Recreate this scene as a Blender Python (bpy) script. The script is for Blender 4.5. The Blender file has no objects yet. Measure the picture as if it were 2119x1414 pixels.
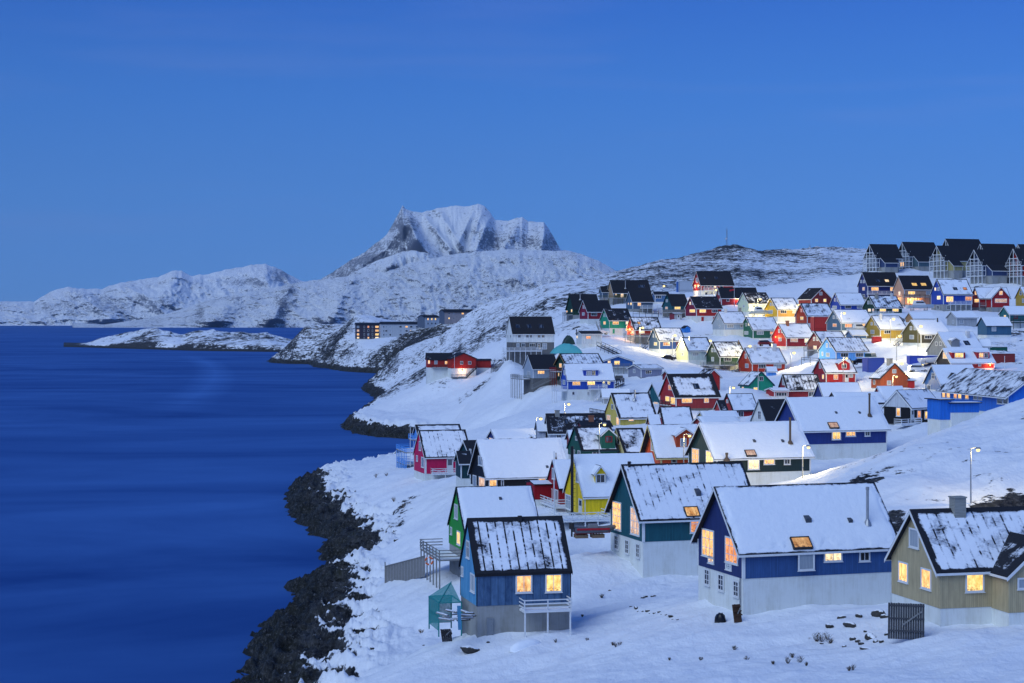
import bpy, math, random
import numpy as np
from mathutils import Vector, Matrix

random.seed(7)
W0, CX, HY, F, CAMZ = 2119.0, 1060.0, 668.0, 3800.0, 35.0   # photo width, centre column, horizon row, focal length in px, eye height
scene = bpy.context.scene
COL = scene.collection

# ------------------------------------------------------------------ helpers
def at(px, py, D):
    """point seen at photo position (px,py) standing D metres away along the view axis"""
    return Vector(((px - CX) / F * D, D, CAMZ - (py - HY) / F * D))

def link(o, parent=None):
    COL.objects.link(o)
    if parent is not None:
        o.parent = parent
    return o

def tag(o, label=None, cat=None, group=None, kind=None):
    if label: o['label'] = label
    if cat: o['category'] = cat
    if group: o['group'] = group
    if kind: o['kind'] = kind
    return o

def empty(name, loc, rz=0.0):
    o = bpy.data.objects.new(name, None)
    o.empty_display_size = 0.5
    o.location = loc
    o.rotation_euler = (0, 0, rz)
    return link(o)

class MB:
    def __init__(s):
        s.v = []; s.f = []; s.uv = []; s.uv2 = []
    def face(s, pts, uv=None, uv2=None):
        n = len(s.v)
        s.v += [tuple(p) for p in pts]
        s.f.append(list(range(n, n + len(pts))))
        s.uv.append(uv or [(0, 0)] * len(pts))
        s.uv2.append(uv2 or [(1, 1)] * len(pts))
    def hexa(s, c):
        """8 corners: bottom 0-3, top 4-7"""
        for q in ((3, 2, 1, 0), (4, 5, 6, 7), (0, 1, 5, 4), (1, 2, 6, 5), (2, 3, 7, 6), (3, 0, 4, 7)):
            P = [Vector(c[i]) for i in q]
            e = (P[1] - P[0]).length; g = (P[3] - P[0]).length
            s.face(P, [(0, 0), (e, 0), (e, g), (0, g)])
        return s
    def box(s, x0, x1, y0, y1, z0, z1):
        return s.hexa([(x0, y0, z0), (x1, y0, z0), (x1, y1, z0), (x0, y1, z0), (x0, y0, z1), (x1, y0, z1), (x1, y1, z1), (x0, y1, z1)])
    def bar(s, a, b, w, h=None, up=(0, 0, 1)):
        a = Vector(a); b = Vector(b); h = w if h is None else h
        d = (b - a).normalized(); up = Vector(up)
        if abs(d.dot(up)) > 0.98: up = Vector((0, 1, 0))
        x = d.cross(up).normalized() * (w / 2); y = x.normalized().cross(d) * (h / 2)
        return s.hexa([a - x - y, a + x - y, b + x - y, b - x - y, a - x + y, a + x + y, b + x + y, b - x + y])
    def tube(s, pts, rs, n=8, cap=True):
        rings = []
        pts = [Vector(p) for p in pts]
        if not hasattr(rs, '__len__'): rs = [rs] * len(pts)
        for i, p in enumerate(pts):
            d = (pts[min(i + 1, len(pts) - 1)] - pts[max(i - 1, 0)]).normalized()
            u = d.cross(Vector((0, 0, 1)))
            if u.length < .05: u = d.cross(Vector((0, 1, 0)))
            u.normalize(); w = u.cross(d)
            rings.append([p + (u * math.cos(2 * math.pi * k / n) + w * math.sin(2 * math.pi * k / n)) * rs[i] for k in range(n)])
        for i in range(len(rings) - 1):
            for k in range(n):
                k2 = (k + 1) % n
                s.face([rings[i][k], rings[i][k2], rings[i + 1][k2], rings[i + 1][k]])
        if cap:
            s.face(rings[0][::-1]); s.face(rings[-1])
        return s
    def xf(s, fn):
        s.v = [tuple(fn(Vector(p))) for p in s.v]; return s
    def build(s, name, mat, parent=None, smooth=False, color=None, T=None):
        if T is not None: s.xf(T)
        me = bpy.data.meshes.new(name)
        me.from_pydata(s.v, [], s.f)
        u1 = me.uv_layers.new(name='UVMap'); u2 = me.uv_layers.new(name='Edge')
        u1.data.foreach_set('uv', [c for f in s.uv for p in f for c in p])
        u2.data.foreach_set('uv', [c for f in s.uv2 for p in f for c in p])
        me.materials.append(mat)
        if smooth:
            me.polygons.foreach_set('use_smooth', [True] * len(me.polygons))
        me.update()
        o = bpy.data.objects.new(name, me)
        if color: o.color = color
        return link(o, parent)

# ------------------------------------------------------------------ numpy noise
_perm = np.random.RandomState(3).permutation(512).astype(np.int64)
def _h(ix, iy, seed):
    return _perm[(_perm[(ix + seed * 57) & 511] + iy) & 511]
_ang = np.linspace(0, 2 * np.pi, 512, endpoint=False)
_gx, _gy = np.cos(_ang), np.sin(_ang)
def perlin(x, y, seed=0):
    ix = np.floor(x).astype(np.int64); iy = np.floor(y).astype(np.int64)
    fx = x - ix; fy = y - iy
    u = fx * fx * fx * (fx * (fx * 6 - 15) + 10); v = fy * fy * fy * (fy * (fy * 6 - 15) + 10)
    def g(a, b):
        h = _h(ix + a, iy + b, seed)
        return _gx[h] * (fx - a) + _gy[h] * (fy - b)
    n0 = g(0, 0) * (1 - u) + g(1, 0) * u
    n1 = g(0, 1) * (1 - u) + g(1, 1) * u
    return (n0 * (1 - v) + n1 * v) * 1.5
def fbm(x, y, o=5, seed=0, ridge=False, gain=.5):
    t = 0; a = 1.0; s = 0
    for i in range(o):
        n = perlin(x * 2 ** i, y * 2 ** i, seed + i)
        if ridge: n = 1 - 2 * np.abs(n)
        t = t + n * a; s += a; a *= gain
    return t / s
def sstep(x, a, b):
    t = np.clip((x - a) / (b - a), 0, 1); return t * t * (3 - 2 * t)

# ------------------------------------------------------------------ materials
class NT:
    def __init__(s, name, world=False):
        if world:
            s.m = bpy.data.worlds.new(name); s.m.use_nodes = True
        else:
            s.m = bpy.data.materials.new(name); s.m.use_nodes = True
        s.t = s.m.node_tree; s.t.nodes.clear()
    def n(s, typ, **kw):
        nd = s.t.nodes.new(typ)
        for k, v in kw.items():
            if k == 'ins':
                for a, b in v.items():
                    if isinstance(b, tuple) and len(b) == 2 and hasattr(b[0], 'outputs'):
                        s.t.links.new(b[0].outputs[b[1]], nd.inputs[a])
                    elif hasattr(b, 'outputs'):
                        s.t.links.new(b.outputs[0], nd.inputs[a])
                    else:
                        nd.inputs[a].default_value = b
            else:
                setattr(nd, k, v)
        return nd
    def math(s, op, a, b=0.0, c=None, clamp=False):
        nd = s.n('ShaderNodeMath', operation=op, use_clamp=clamp)
        for i, v in enumerate((a, b) if c is None else (a, b, c)):
            if isinstance(v, tuple): s.t.links.new(v[0].outputs[v[1]], nd.inputs[i])
            elif hasattr(v, 'outputs'): s.t.links.new(v.outputs[0], nd.inputs[i])
            else: nd.inputs[i].default_value = v
        return nd
    def mix(s, fac, a, b):
        nd = s.n('ShaderNodeMix', data_type='RGBA')
        for i, v in ((0, fac), (6, a), (7, b)):
            if isinstance(v, tuple) and hasattr(v[0], 'outputs'): s.t.links.new(v[0].outputs[v[1]], nd.inputs[i])
            elif hasattr(v, 'outputs'): s.t.links.new(v.outputs[2 if v.bl_idname == 'ShaderNodeMix' else 0], nd.inputs[i])
            else: nd.inputs[i].default_value = v
        return nd
    def noise(s, vec, scale, detail=4, rough=.55, dist=0.0):
        nd = s.n('ShaderNodeTexNoise')
        nd.inputs['Scale'].default_value = scale; nd.inputs['Detail'].default_value = detail
        nd.inputs['Roughness'].default_value = rough; nd.inputs['Distortion'].default_value = dist
        if vec is not None: s.t.links.new(vec.outputs[0] if hasattr(vec, 'outputs') else vec[0].outputs[vec[1]], nd.inputs['Vector'])
        return nd
    def mapping(s, src, loc=(0, 0, 0), rot=(0, 0, 0), scale=(1, 1, 1)):
        nd = s.n('ShaderNodeMapping')
        nd.inputs['Location'].default_value = loc; nd.inputs['Rotation'].default_value = rot; nd.inputs['Scale'].default_value = scale
        s.t.links.new(src[0].outputs[src[1]] if isinstance(src, tuple) else src.outputs[0], nd.inputs['Vector'])
        return nd
    def pbsdf(s, color, rough=.6, bump=None, bstr=.3, bdist=.05, spec=.3, metal=0.0):
        p = s.n('ShaderNodeBsdfPrincipled')
        p.inputs['Roughness'].default_value = rough
        p.inputs['Specular IOR Level'].default_value = spec
        p.inputs['Metallic'].default_value = metal
        if hasattr(color, 'outputs'): s.t.links.new(color.outputs[2 if color.bl_idname == 'ShaderNodeMix' else 0], p.inputs['Base Color'])
        else: p.inputs['Base Color'].default_value = (*color, 1) if len(color) == 3 else color
        if bump is not None:
            b = s.n('ShaderNodeBump'); b.inputs['Strength'].default_value = bstr; b.inputs['Distance'].default_value = bdist
            s.t.links.new(bump.outputs[0], b.inputs['Height']); s.t.links.new(b.outputs[0], p.inputs['Normal'])
        return p
    def out(s, sh):
        o = s.n('ShaderNodeOutputMaterial'); s.t.links.new(sh.outputs[0], o.inputs[0]); return s.m

_mc = {}
def cached(f):
    def g(*a):
        k = (f.__name__,) + a
        if k not in _mc: _mc[k] = f(*a)
        return _mc[k]
    return g

SNOW = (.80, .83, .88, 1)

@cached
def m_plain(name, col, rough=.6, metal=0.0, var=.25, scale=3.0):
    t = NT(name); tc = t.n('ShaderNodeTexCoord')
    nz = t.noise((tc, 3), scale, 5)
    f = t.math('MULTIPLY_ADD', nz, var * 2, 1 - var)
    c = t.n('ShaderNodeVectorMath', operation='SCALE'); c.inputs[0].default_value = col; t.t.links.new(f.outputs[0], c.inputs[3])
    return t.out(t.pbsdf(c, rough, nz, .2, .02, .3, metal))

@cached
def m_wall(name, col, near=0):
    """painted boards: u runs along the wall in metres"""
    t = NT(name); uv = t.n('ShaderNodeUVMap', uv_map='UVMap'); tc = t.n('ShaderNodeTexCoord')
    sx = t.n('ShaderNodeSeparateXYZ', ins={0: uv})
    pitch = .16 if near else .22
    fr = t.math('FRACT', t.math('MULTIPLY', (sx, 0), 1 / pitch))
    groove = t.math('GREATER_THAN', t.math('ABSOLUTE', t.math('SUBTRACT', fr, .5)), .43)
    board = t.n('ShaderNodeTexWhiteNoise', noise_dimensions='1D'); t.t.links.new(t.math('FLOOR', t.math('MULTIPLY', (sx, 0), 1 / pitch)).outputs[0], board.inputs['W'])
    nz = t.noise(t.mapping(uv, scale=(1.5, .5, 1)), 1.6, 6, .6)
    streak = t.noise(t.mapping(uv, scale=(6, .35, 1)), 1.2, 4, .7)
    k = t.math('ADD', t.math('MULTIPLY', nz, .50), t.math('MULTIPLY', streak, .56))
    k = t.math('ADD', k, t.math('MULTIPLY', board, .16))
    k = t.math('ADD', k, .39)
    k = t.math('SUBTRACT', k, t.math('MULTIPLY', groove, .3 if near else .12))
    c = t.n('ShaderNodeVectorMath', operation='SCALE'); c.inputs[0].default_value = col; t.t.links.new(k.outputs[0], c.inputs[3])
    return t.out(t.pbsdf(c, .55, t.math('SUBTRACT', nz, groove), .35, .02, .25))

@cached
def m_weathered(name, a, b):
    """old paint worn off wide plywood sheets with battens"""
    t = NT(name); uv = t.n('ShaderNodeUVMap', uv_map='UVMap'); sx = t.n('ShaderNodeSeparateXYZ', ins={0: uv})
    cell = t.math('MULTIPLY', (sx, 0), 1 / .62)
    fr = t.math('ABSOLUTE', t.math('SUBTRACT', t.math('FRACT', cell), .5))
    batten = t.math('GREATER_THAN', fr, .45)
    wn = t.n('ShaderNodeTexWhiteNoise', noise_dimensions='1D'); t.t.links.new(t.math('FLOOR', cell).outputs[0], wn.inputs['W'])
    nz = t.noise(t.mapping(uv, scale=(1.2, .5, 1)), 1.7, 8, .7, .6)
    st = t.noise(t.mapping(uv, scale=(7, .5, 1)), 1.5, 5, .7)
    f = t.math('ADD', t.math('MULTIPLY', nz, 1.5), t.math('MULTIPLY', st, .9))
    f = t.math('ADD', f, t.math('MULTIPLY', wn, .35))
    f = t.math('SUBTRACT', f, .95, clamp=True)
    c = t.mix(f, (*a, 1), (*b, 1))
    c2 = t.mix(t.math('MULTIPLY', batten, .45), c, (*[x * .25 for x in a], 1))
    return t.out(t.pbsdf(c2, .7, t.math('ADD', nz, batten), .4, .03))

@cached
def m_concrete(name, col, stain=.5):
    t = NT(name); uv = t.n('ShaderNodeUVMap', uv_map='UVMap')
    n1 = t.noise(t.mapping(uv, scale=(1, 1, 1)), .6, 7, .62)
    n2 = t.noise(t.mapping(uv, scale=(3.5, .25, 1)), 1.1, 6, .7)
    n3 = t.noise(uv, 9, 3)
    f = t.math('MULTIPLY', t.math('SUBTRACT', t.math('ADD', n1, n2), .92, clamp=True), stain * 3.2, clamp=True)
    c = t.mix(f, (*col, 1), (col[0] * .55, col[1] * .52, col[2] * .42, 1))
    return t.out(t.pbsdf(c, .8, t.math('ADD', n1, t.math('MULTIPLY', n3, .4)), .35, .03))

@cached
def m_boards(name, col, pitch=.2):
    """horizontal boards, v runs up the wall"""
    t = NT(name); uv = t.n('ShaderNodeUVMap', uv_map='UVMap'); sx = t.n('ShaderNodeSeparateXYZ', ins={0: uv})
    fr = t.math('ABSOLUTE', t.math('SUBTRACT', t.math('FRACT', t.math('MULTIPLY', (sx, 1), 1 / pitch)), .5))
    g = t.math('GREATER_THAN', fr, .42)
    nz = t.noise(t.mapping(uv, scale=(.4, 3, 1)), 2.0, 7, .65)
    k = t.math('SUBTRACT', t.math('MULTIPLY_ADD', nz, .9, .55), t.math('MULTIPLY', g, .4))
    c = t.n('ShaderNodeVectorMath', operation='SCALE'); c.inputs[0].default_value = col; t.t.links.new(k.outputs[0], c.inputs[3])
    return t.out(t.pbsdf(c, .75, t.math('SUBTRACT', nz, g), .4, .03))

@cached
def m_roof(seed=0):
    """roofing felt or sheet with lying snow; Object Color = (cover, ribs, bare rim, offset).
       UVMap = (along the ridge, down the slope), Edge = (to nearer gable edge via two columns)"""
    t = NT('roof_with_snow'); uv = t.n('ShaderNodeUVMap', uv_map='UVMap'); ed = t.n('ShaderNodeUVMap', uv_map='Edge')
    oi = t.n('ShaderNodeObjectInfo'); oc = t.n('ShaderNodeSeparateColor', ins={0: (oi, 'Color')})
    su = t.n('ShaderNodeSeparateXYZ', ins={0: uv}); se = t.n('ShaderNodeSeparateXYZ', ins={0: ed})
    off = t.n('ShaderNodeCombineXYZ', ins={0: t.math('MULTIPLY', (oi, 'Alpha'), 91.0), 1: t.math('MULTIPLY', (oi, 'Alpha'), 57.0)})
    vec = t.n('ShaderNodeVectorMath', operation='ADD', ins={0: uv, 1: off})
    n1 = t.noise(vec, .55, 8, .62, .4)                       # big bare patches
    n2 = t.noise(t.mapping(vec, scale=(1.3, 2.6, 1)), 2.2, 6, .7)   # ragged edges
    n = t.math('ADD', t.math('MULTIPLY', n1, .72), t.math('MULTIPLY', n2, .28))
    # distances: su.y from ridge; se.x = to the nearer gable edge, se.y to the eave
    dist = t.math('MINIMUM', (se, 0), t.math('MINIMUM', t.math('MULTIPLY', (su, 1), 1.0), t.math('MULTIPLY', (se, 1), 1.6)))
    rim = t.math('MULTIPLY', (oc, 2), 1.3)                    # metres of bare rim
    r = t.math('DIVIDE', dist, t.math('ADD', rim, .04), clamp=True)
    rimf = t.math('MULTIPLY', t.math('SUBTRACT', r, 1.0), .45)
    # ribs of corrugated sheet poking through
    fr = t.math('ABSOLUTE', t.math('SUBTRACT', t.math('FRACT', t.math('MULTIPLY', (su, 0), 1 / .76)), .5))
    rib = t.math('GREATER_THAN', fr, .41)
    low = t.noise(t.mapping(vec, scale=(.5, 1.2, 1)), 1.3, 3)
    ribf = t.math('MULTIPLY', t.math('MULTIPLY', rib, (oc, 1)), t.math('MULTIPLY', t.math('MULTIPLY_ADD', low, 3.2, -1.15, clamp=True), -.30))
    # cover 0..1 -> threshold
    h = t.math('ADD', t.math('ADD', n, rimf), ribf)
    thr = t.math('MULTIPLY_ADD', (oc, 0), -.40, .695)
    thr = t.math('SUBTRACT', thr, t.math('MULTIPLY', t.math('MULTIPLY', t.math('SUBTRACT', (oc, 0), .93), 16, clamp=True), .30))
    thr = t.math('ADD', thr, t.math('MULTIPLY', t.math('MULTIPLY', t.math('SUBTRACT', .15, (oc, 0)), 8, clamp=True), .4))
    th = t.math('SUBTRACT', h, thr)
    mask = t.math('MULTIPLY', th, 22.0, clamp=True)
    rn = t.noise(t.mapping(uv, scale=(1, 6, 1)), 3, 4)
    dark = t.mix(rn, (.006, .007, .011, 1), (.028, .030, .038, 1))
    sn = t.noise(vec, 1.1, 6, .6)
    sc = t.mix(sn, (.72, .76, .83, 1), (.84, .87, .92, 1))
    fringe = t.math('MULTIPLY', th, 9.0, clamp=True)
    sc2 = t.mix(fringe, (.30, .33, .40, 1), sc)
    col = t.mix(mask, dark, sc2)
    bh = t.math('ADD', t.math('MULTIPLY', t.math('MULTIPLY', th, 9, clamp=True), .07), t.math('MULTIPLY', sn, .05))
    bh = t.math('ADD', bh, t.math('MULTIPLY', rib, t.math('MULTIPLY', (oc, 1), .03)))
    p = t.pbsdf(col, .75, bh, .9, 1.0, .2)
    return t.out(p)

@cached
def m_lit(kind, strength):
    cols = {'l': ((1.0, .42, .10), (1.0, .66, .30)), 'y': ((1.0, .52, .10), (1.0, .74, .30)), 'o': ((.85, .26, .08), (1.0, .45, .20)),
            'p': ((.75, .42, .32), (.95, .70, .55)), 'w': ((1.0, .66, .34), (1.0, .82, .55)), 'e': ((.75, .33, .10), (.95, .58, .26))}[kind]
    t = NT('lit_window_' + kind); tc = t.n('ShaderNodeTexCoord'); oi = t.n('ShaderNodeObjectInfo')
    uv = t.n('ShaderNodeUVMap', uv_map='UVMap')
    off = t.n('ShaderNodeCombineXYZ', ins={0: t.math('MULTIPLY', (oi, 'Random'), 57.0), 1: t.math('MULTIPLY', (oi, 'Random'), 91.0)})
    v = t.n('ShaderNodeVectorMath', operation='ADD', ins={0: uv, 1: off})
    n1 = t.noise(t.mapping(v, scale=(1.6, .9, 1)), 1.6, 3, .6)      # lamps and walls within
    n2 = t.noise(t.mapping(v, scale=(1.0, 1.6, 1)), 4.5, 2, .5)     # things on the sill
    col = t.mix(t.math('MULTIPLY_ADD', n1, 2.6, -.8, clamp=True), (*cols[0], 1), (*cols[1], 1))
    su = t.n('ShaderNodeSeparateXYZ', ins={0: uv})
    low = t.math('SUBTRACT', 1.0, t.math('MULTIPLY', (su, 1), 1.5), clamp=True)
    blob = t.math('MULTIPLY', t.math('MULTIPLY', t.math('SUBTRACT', n2, .50), 14.0, clamp=True), low)
    st = t.math('MULTIPLY', t.math('MULTIPLY_ADD', n1, 1.5, .28), strength)
    st = t.math('MULTIPLY', st, t.math('MULTIPLY_ADD', (oi, 'Random'), .5, .75))
    st = t.math('MULTIPLY', st, t.math('SUBTRACT', 1.0, t.math('MULTIPLY', blob, .75)))
    e = t.n('ShaderNodeEmission', ins={0: (col, 2), 1: st})
    g = t.n('ShaderNodeBsdfGlossy', ins={'Roughness': .08, 'Color': (.9, .9, .9, 1)})
    mx = t.n('ShaderNodeMixShader', ins={0: .06, 1: e, 2: g})
    m = t.out(mx)
    m.cycles.emission_sampling = 'NONE'
    return m

@cached
def m_glass():
    t = NT('dark_window_glass'); oi = t.n('ShaderNodeObjectInfo'); uv = t.n('ShaderNodeUVMap', uv_map='UVMap')
    off = t.n('ShaderNodeCombineXYZ', ins={0: t.math('MULTIPLY', (oi, 'Random'), 57.0)})
    v = t.n('ShaderNodeVectorMath', operation='ADD', ins={0: uv, 1: off})
    n = t.noise(t.mapping(v, scale=(2, .5, 1)), 1.4, 2)
    c = t.mix(t.math('MULTIPLY_ADD', n, 5.0, -2.4, clamp=True), (.012, .016, .025, 1), (.10, .12, .15, 1))
    return t.out(t.pbsdf(c, .12, None, spec=.8))

@cached
def m_pale_glass():
    t = NT('pale_curtained_glass')
    uv = t.n('ShaderNodeUVMap', uv_map='UVMap'); n = t.noise(t.mapping(uv, scale=(6, .3, 1)), 2, 3)
    c = t.mix(n, (.16, .20, .25, 1), (.42, .47, .52, 1))
    return t.out(t.pbsdf(c, .25, None, spec=.6))

def m_emit(name, col, s):
    if name in _mc: return _mc[name]
    t = NT(name); e = t.n('ShaderNodeEmission', ins={0: (*col, 1), 1: s}); m = t.out(e)
    m.cycles.emission_sampling = 'NONE'; _mc[name] = m
    return m

def m_white(): return m_plain('white_painted_wood', (.66, .68, .70), .55, 0.0, .12)
def m_grey_wood(): return m_plain('grey_weathered_wood', (.20, .20, .20), .8, 0.0, .35)
def m_dark_wood(): return m_plain('dark_stained_wood', (.03, .028, .03), .7, 0.0, .3)
def m_metal(): return m_plain('galvanised_steel', (.35, .36, .38), .4, .6, .2)
# ------------------------------------------------------------------ sky, camera, light
def build_world():
    w = NT('World', world=True); scene.world = w.m
    tc = w.n('ShaderNodeTexCoord')
    sky = w.n('ShaderNodeTexSky', sky_type='NISHITA')
    sky.sun_disc = False; sky.sun_elevation = math.radians(SUN_EL); sky.sun_rotation = math.radians(SUN_ROT)
    sky.altitude = 0; sky.air_density = 1.0; sky.dust_density = .3; sky.ozone_density = 3.0
    bg1 = w.n('ShaderNodeBackground', ins={0: sky, 1: .12})
    # the even blue of the air after sunset, by height above the horizon
    sx = w.n('ShaderNodeSeparateXYZ', ins={0: tc})
    ramp = w.n('ShaderNodeValToRGB', ins={0: w.math('ADD', w.math('MULTIPLY', (sx, 2), 1.0), 0.0)})
    cr = ramp.color_ramp
    cr.elements[0].position = 0.0; cr.elements[0].color = (.118, .300, .700, 1)
    cr.elements[1].position = 1.0; cr.elements[1].color = (.030, .095, .36, 1)
    for p, c in SKY_RAMP:
        e = cr.elements.new(p); e.color = (*c, 1)
    # faint high cloud streaks
    mp = w.mapping(tc, rot=(0, .02, 0), scale=(2.2, 2.2, 26))
    cl = w.noise(mp, 1.6, 4, .55)
    f = w.math('MULTIPLY', w.math('MULTIPLY_ADD', cl, 3.2, -1.75, clamp=True), .22)
    cc = w.mix(f, ramp, (.22, .30, .66, 1))
    # darker towards the left edge of the view, lighter to the right, as the glow lies
    lr = w.math('MULTIPLY_ADD', (sx, 0), .38, 1.0)
    bg2 = w.n('ShaderNodeBackground', ins={0: (cc, 2), 1: lr})
    add = w.n('ShaderNodeAddShader', ins={0: bg1, 1: bg2})
    o = w.n('ShaderNodeOutputWorld'); w.t.links.new(add.outputs[0], o.inputs[0])

SUN_EL, SUN_ROT = -4.0, 200.0
SKY_RAMP = [(.03, (.106, .290, .720)), (.07, (.084, .268, .720)), (.12, (.055, .215, .680)), (.17, (.036, .158, .610)), (.30, (.030, .130, .50))]
build_world()

cam = bpy.data.cameras.new('camera'); cam_o = bpy.data.objects.new('camera', cam); link(cam_o)
cam_o.location = (0, 0, CAMZ); cam_o.rotation_euler = (math.radians(90), 0, 0)
cam.sensor_width = 36; cam.lens = 36 * F / W0
cam.shift_x = (W0 / 2 - CX) / W0; cam.shift_y = (HY - 707) / W0
cam.clip_start = .5; cam.clip_end = 200000
scene.camera = cam_o
scene.view_settings.view_transform = 'Standard'; scene.view_settings.look = 'None'; scene.view_settings.exposure = 0

def sun(dirx, diry, dirz, e, ang, col):
    l = bpy.data.lights.new('twilight_glow', 'SUN'); l.energy = e; l.angle = math.radians(ang); l.color = col
    o = bpy.data.objects.new('twilight_glow', l); link(o)
    o.rotation_euler = Vector((dirx, diry, dirz)).to_track_quat('-Z', 'Y').to_euler()
# afterglow comes from behind the camera and to the left
sun(.70, .74, -.90, 2.12, 48, (.68, .83, 1.0))

# ------------------------------------------------------------------ terrain
ctrl = []      # (X, Y, Z)
def cp(px, py, D): 
    p = at(px, py, D); ctrl.append((p.x, p.y, p.z))
def cw(px, D, z): ctrl.append(((px - CX) / F * D, D, z))

OPEN = [ # visible open ground: photo px, py, distance
 (760,1300,187),(770,1110,268),(700,1003,345),(850,1000,318),(850,1120,225),(800,1200,205),(900,1080,235),(900,1380,166),(760,1390,172),
 (1060,1400,146),(1300,1414,128),(1300,1340,146),(1600,1414,124),(1900,1400,122),(2119,1400,118),(2300,1400,118),(1280,1230,174),(1230,1150,186),(1300,1290,158),
 (1720,1300,145),(1800,1330,138),(2119,1330,128),(1700,1260,152),(1250,1115,190),
 (2119,832,236),(2050,860,230),(1960,905,222),(1880,930,215),(1820,975,207),(1760,1010,200),(1700,985,235),(1690,1010,215),
 (2020,960,205),(2013,1053,190),(2100,1000,195),(1900,1010,196),(1860,1060,188),(2000,1080,180),(2119,1080,182),(2300,1000,190),(2300,830,240),(2250,900,210),
 (1860,950,262),(1800,960,255),
 (740,868,592),(716,884,612),(850,878,570),(900,862,572),(1000,862,540),(1000,820,590),(900,820,625),(830,820,690),(783,828,815),(860,772,770),(940,792,650),(1015,782,620),
 (1060,800,520),(1050,760,585),(1100,845,450),(1050,870,440),(1000,905,430),(900,912,500),(860,790,740),(800,800,900),(1100,800,500),
 (1600,780,462),(1500,775,455),(1400,765,450),(1440,800,405),(1560,800,400),(1650,790,420),(1850,735,480),(1800,700,520),(1880,720,490),(1960,770,440),(1400,752,478),(1330,730,490),(1300,715,500),
 (1450,690,540),(1540,640,610),(1600,600,720),(1700,590,740),(1750,560,850),(1280,740,470),(1260,700,530),(1240,650,600),
 (1450,765,455),(1340,760,445),(1950,660,560),(2080,700,480),(2119,680,500),(2060,740,450),(2119,760,420),(2000,600,600),(2119,600,590),
 (1150,700,560),(1180,660,640),(1140,620,760),(1060,640,830),(1000,700,760),(960,720,790),(920,700,950),(1060,700,680),(1250,600,800),
 (1100,602,880),(1250,583,880),(985,640,930),(1330,563,900),(1420,537,950),(1500,512,1000),(1600,521,1050),(1700,516,1100),(1790,530,1100),(1900,530,1100),(2100,530,1100),(2300,530,1100),
 (1400,590,800),(1500,560,880),(1600,560,900),(1650,540,1000),(1450,570,850),(1560,535,960),
 (900,740,870),(860,712,1030),(800,765,1150),(780,775,1240),(870,694,1250),(840,704,1290),
 (620,702,1650),(700,655,1550),(640,672,1620),(575,738,1640),(700,745,1420),(770,722,1320),(660,725,1560),(760,658,1500),(830,665,1450),
]
for a in OPEN: cp(*a)
for a in [(737,706,1400),(760,705,1400),(788,703,1392),(790,700,1385),(830,699,1385),(865,699,1380),(880,682,1300),(910,682,1300),(920,673,1230),(975,672,1235),(1560,779,466),(1600,780,466),(1625,780,468),(1640,778,466)]: cp(*a)
for a in [(2119,832,238),(2050,858,232),(2119,836,232),(1960,904,224),(2200,815,240)]: cp(*a)
for a in [(0,60,15),(600,60,12),(1060,60,15),(1600,60,16),(2119,60,18),(2800,60,20),(0,110,8),(500,120,8),(2800,120,16),(2800,240,28),(2800,500,40),(2600,900,60),
          (1100,1080,32),(1250,1080,36),(985,1150,28),(1330,1150,40),(1500,1250,50),(1600,1350,55),(1790,1400,60),(2119,1400,60),(2600,1400,60),(1500,1700,30),(2400,1700,30),
          (700,1800,10),(760,1750,12),(870,1500,18),(940,1400,20),(620,1900,5),(800,2200,4),(1500,2300,8),(1060,1800,10)]: cw(*a)

ROCKS = [  # rock patches laid bare: px, py, D, rx, ry, amount
 (1848,1035,184,2.6,6,.85),(1790,1000,202,2.2,5,.75),(2062,1035,186,3.0,6,.75),(1950,1000,194,5,5,.42),(1985,940,208,7,5,.36),(1760,960,222,5,6,.40),(2119,880,222,6,6,.42),(2040,985,197,2.2,4,.55),(2119,1030,188,2.5,5,.9),(1900,930,215,5,3,.35),(2090,930,208,4,6,.35),(1830,985,206,5,4,.45),(1870,900,216,3,7,.35),
 (840,1045,290,3.2,10,.5),(820,1065,275,2,8,.5),(720,1030,325,2,8,.55),
 (990,795,600,9,14,.5),(920,805,640,6,20,.42),(1000,855,545,7,10,.3),(960,840,580,7,12,.3),(1500,700,530,6,9,.45),(1460,700,530,8,8,.4),(1100,830,460,6,9,.35),
 (1180,680,580,12,22,.45),(1215,690,560,8,18,.4),(1060,745,640,12,30,.45),(2060,700,470,8,10,.5),(2095,745,430,6,8,.5),(2100,690,490,6,10,.5),(1960,880,225,3,5,.3),
 (1700,935,240,2,4,.3),(1500,630,640,10,10,.5),(1720,560,850,25,40,.5),(1980,505,640,10,20,.4),(1880,570,600,10,10,.5),(1990,590,600,10,10,.5),
]

SHORE = [(300,1700),(380,1500),(480,1406),(506,1358),(509,1329),(535,1300),(554,1286),(605,1246),(596,1232),(583,1223),(600,1208),(634,1198),(679,1172),(668,1160),(653,1149),(660,1135),(669,1120),
 (645,1108),(628,1095),(610,1082),(602,1072),(592,1058),(589,1043),(590,1030),(592,1019),(602,1010),(602,1002),(625,997),(653,994),(690,985),(715,983),(762,973),(800,968),(835,950),(870,938),(880,925),(866,912),(850,909),(790,905),(740,898),(712,886),
 (713,879),(745,860),(770,840),(783,828),(780,823),(764,812),(758,804),(762,795),(768,789),(788,773),(760,772),(712,769),(680,763),(653,760),(642,754),(589,753),(562,751),(557,748),(566,740)]
shore_w = []
for px, py in SHORE:
    D = CAMZ * F / (py - HY); shore_w.append(((px - CX) / F * D, D))
shore_w += [((590 - CX) / F * 2050, 2050), ((640 - CX) / F * 2300, 2300), (100, 2600), (2500, 2700), (2500, -200), (-45, -200), (-45, 60)]
shore_w = np.array(shore_w)

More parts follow.
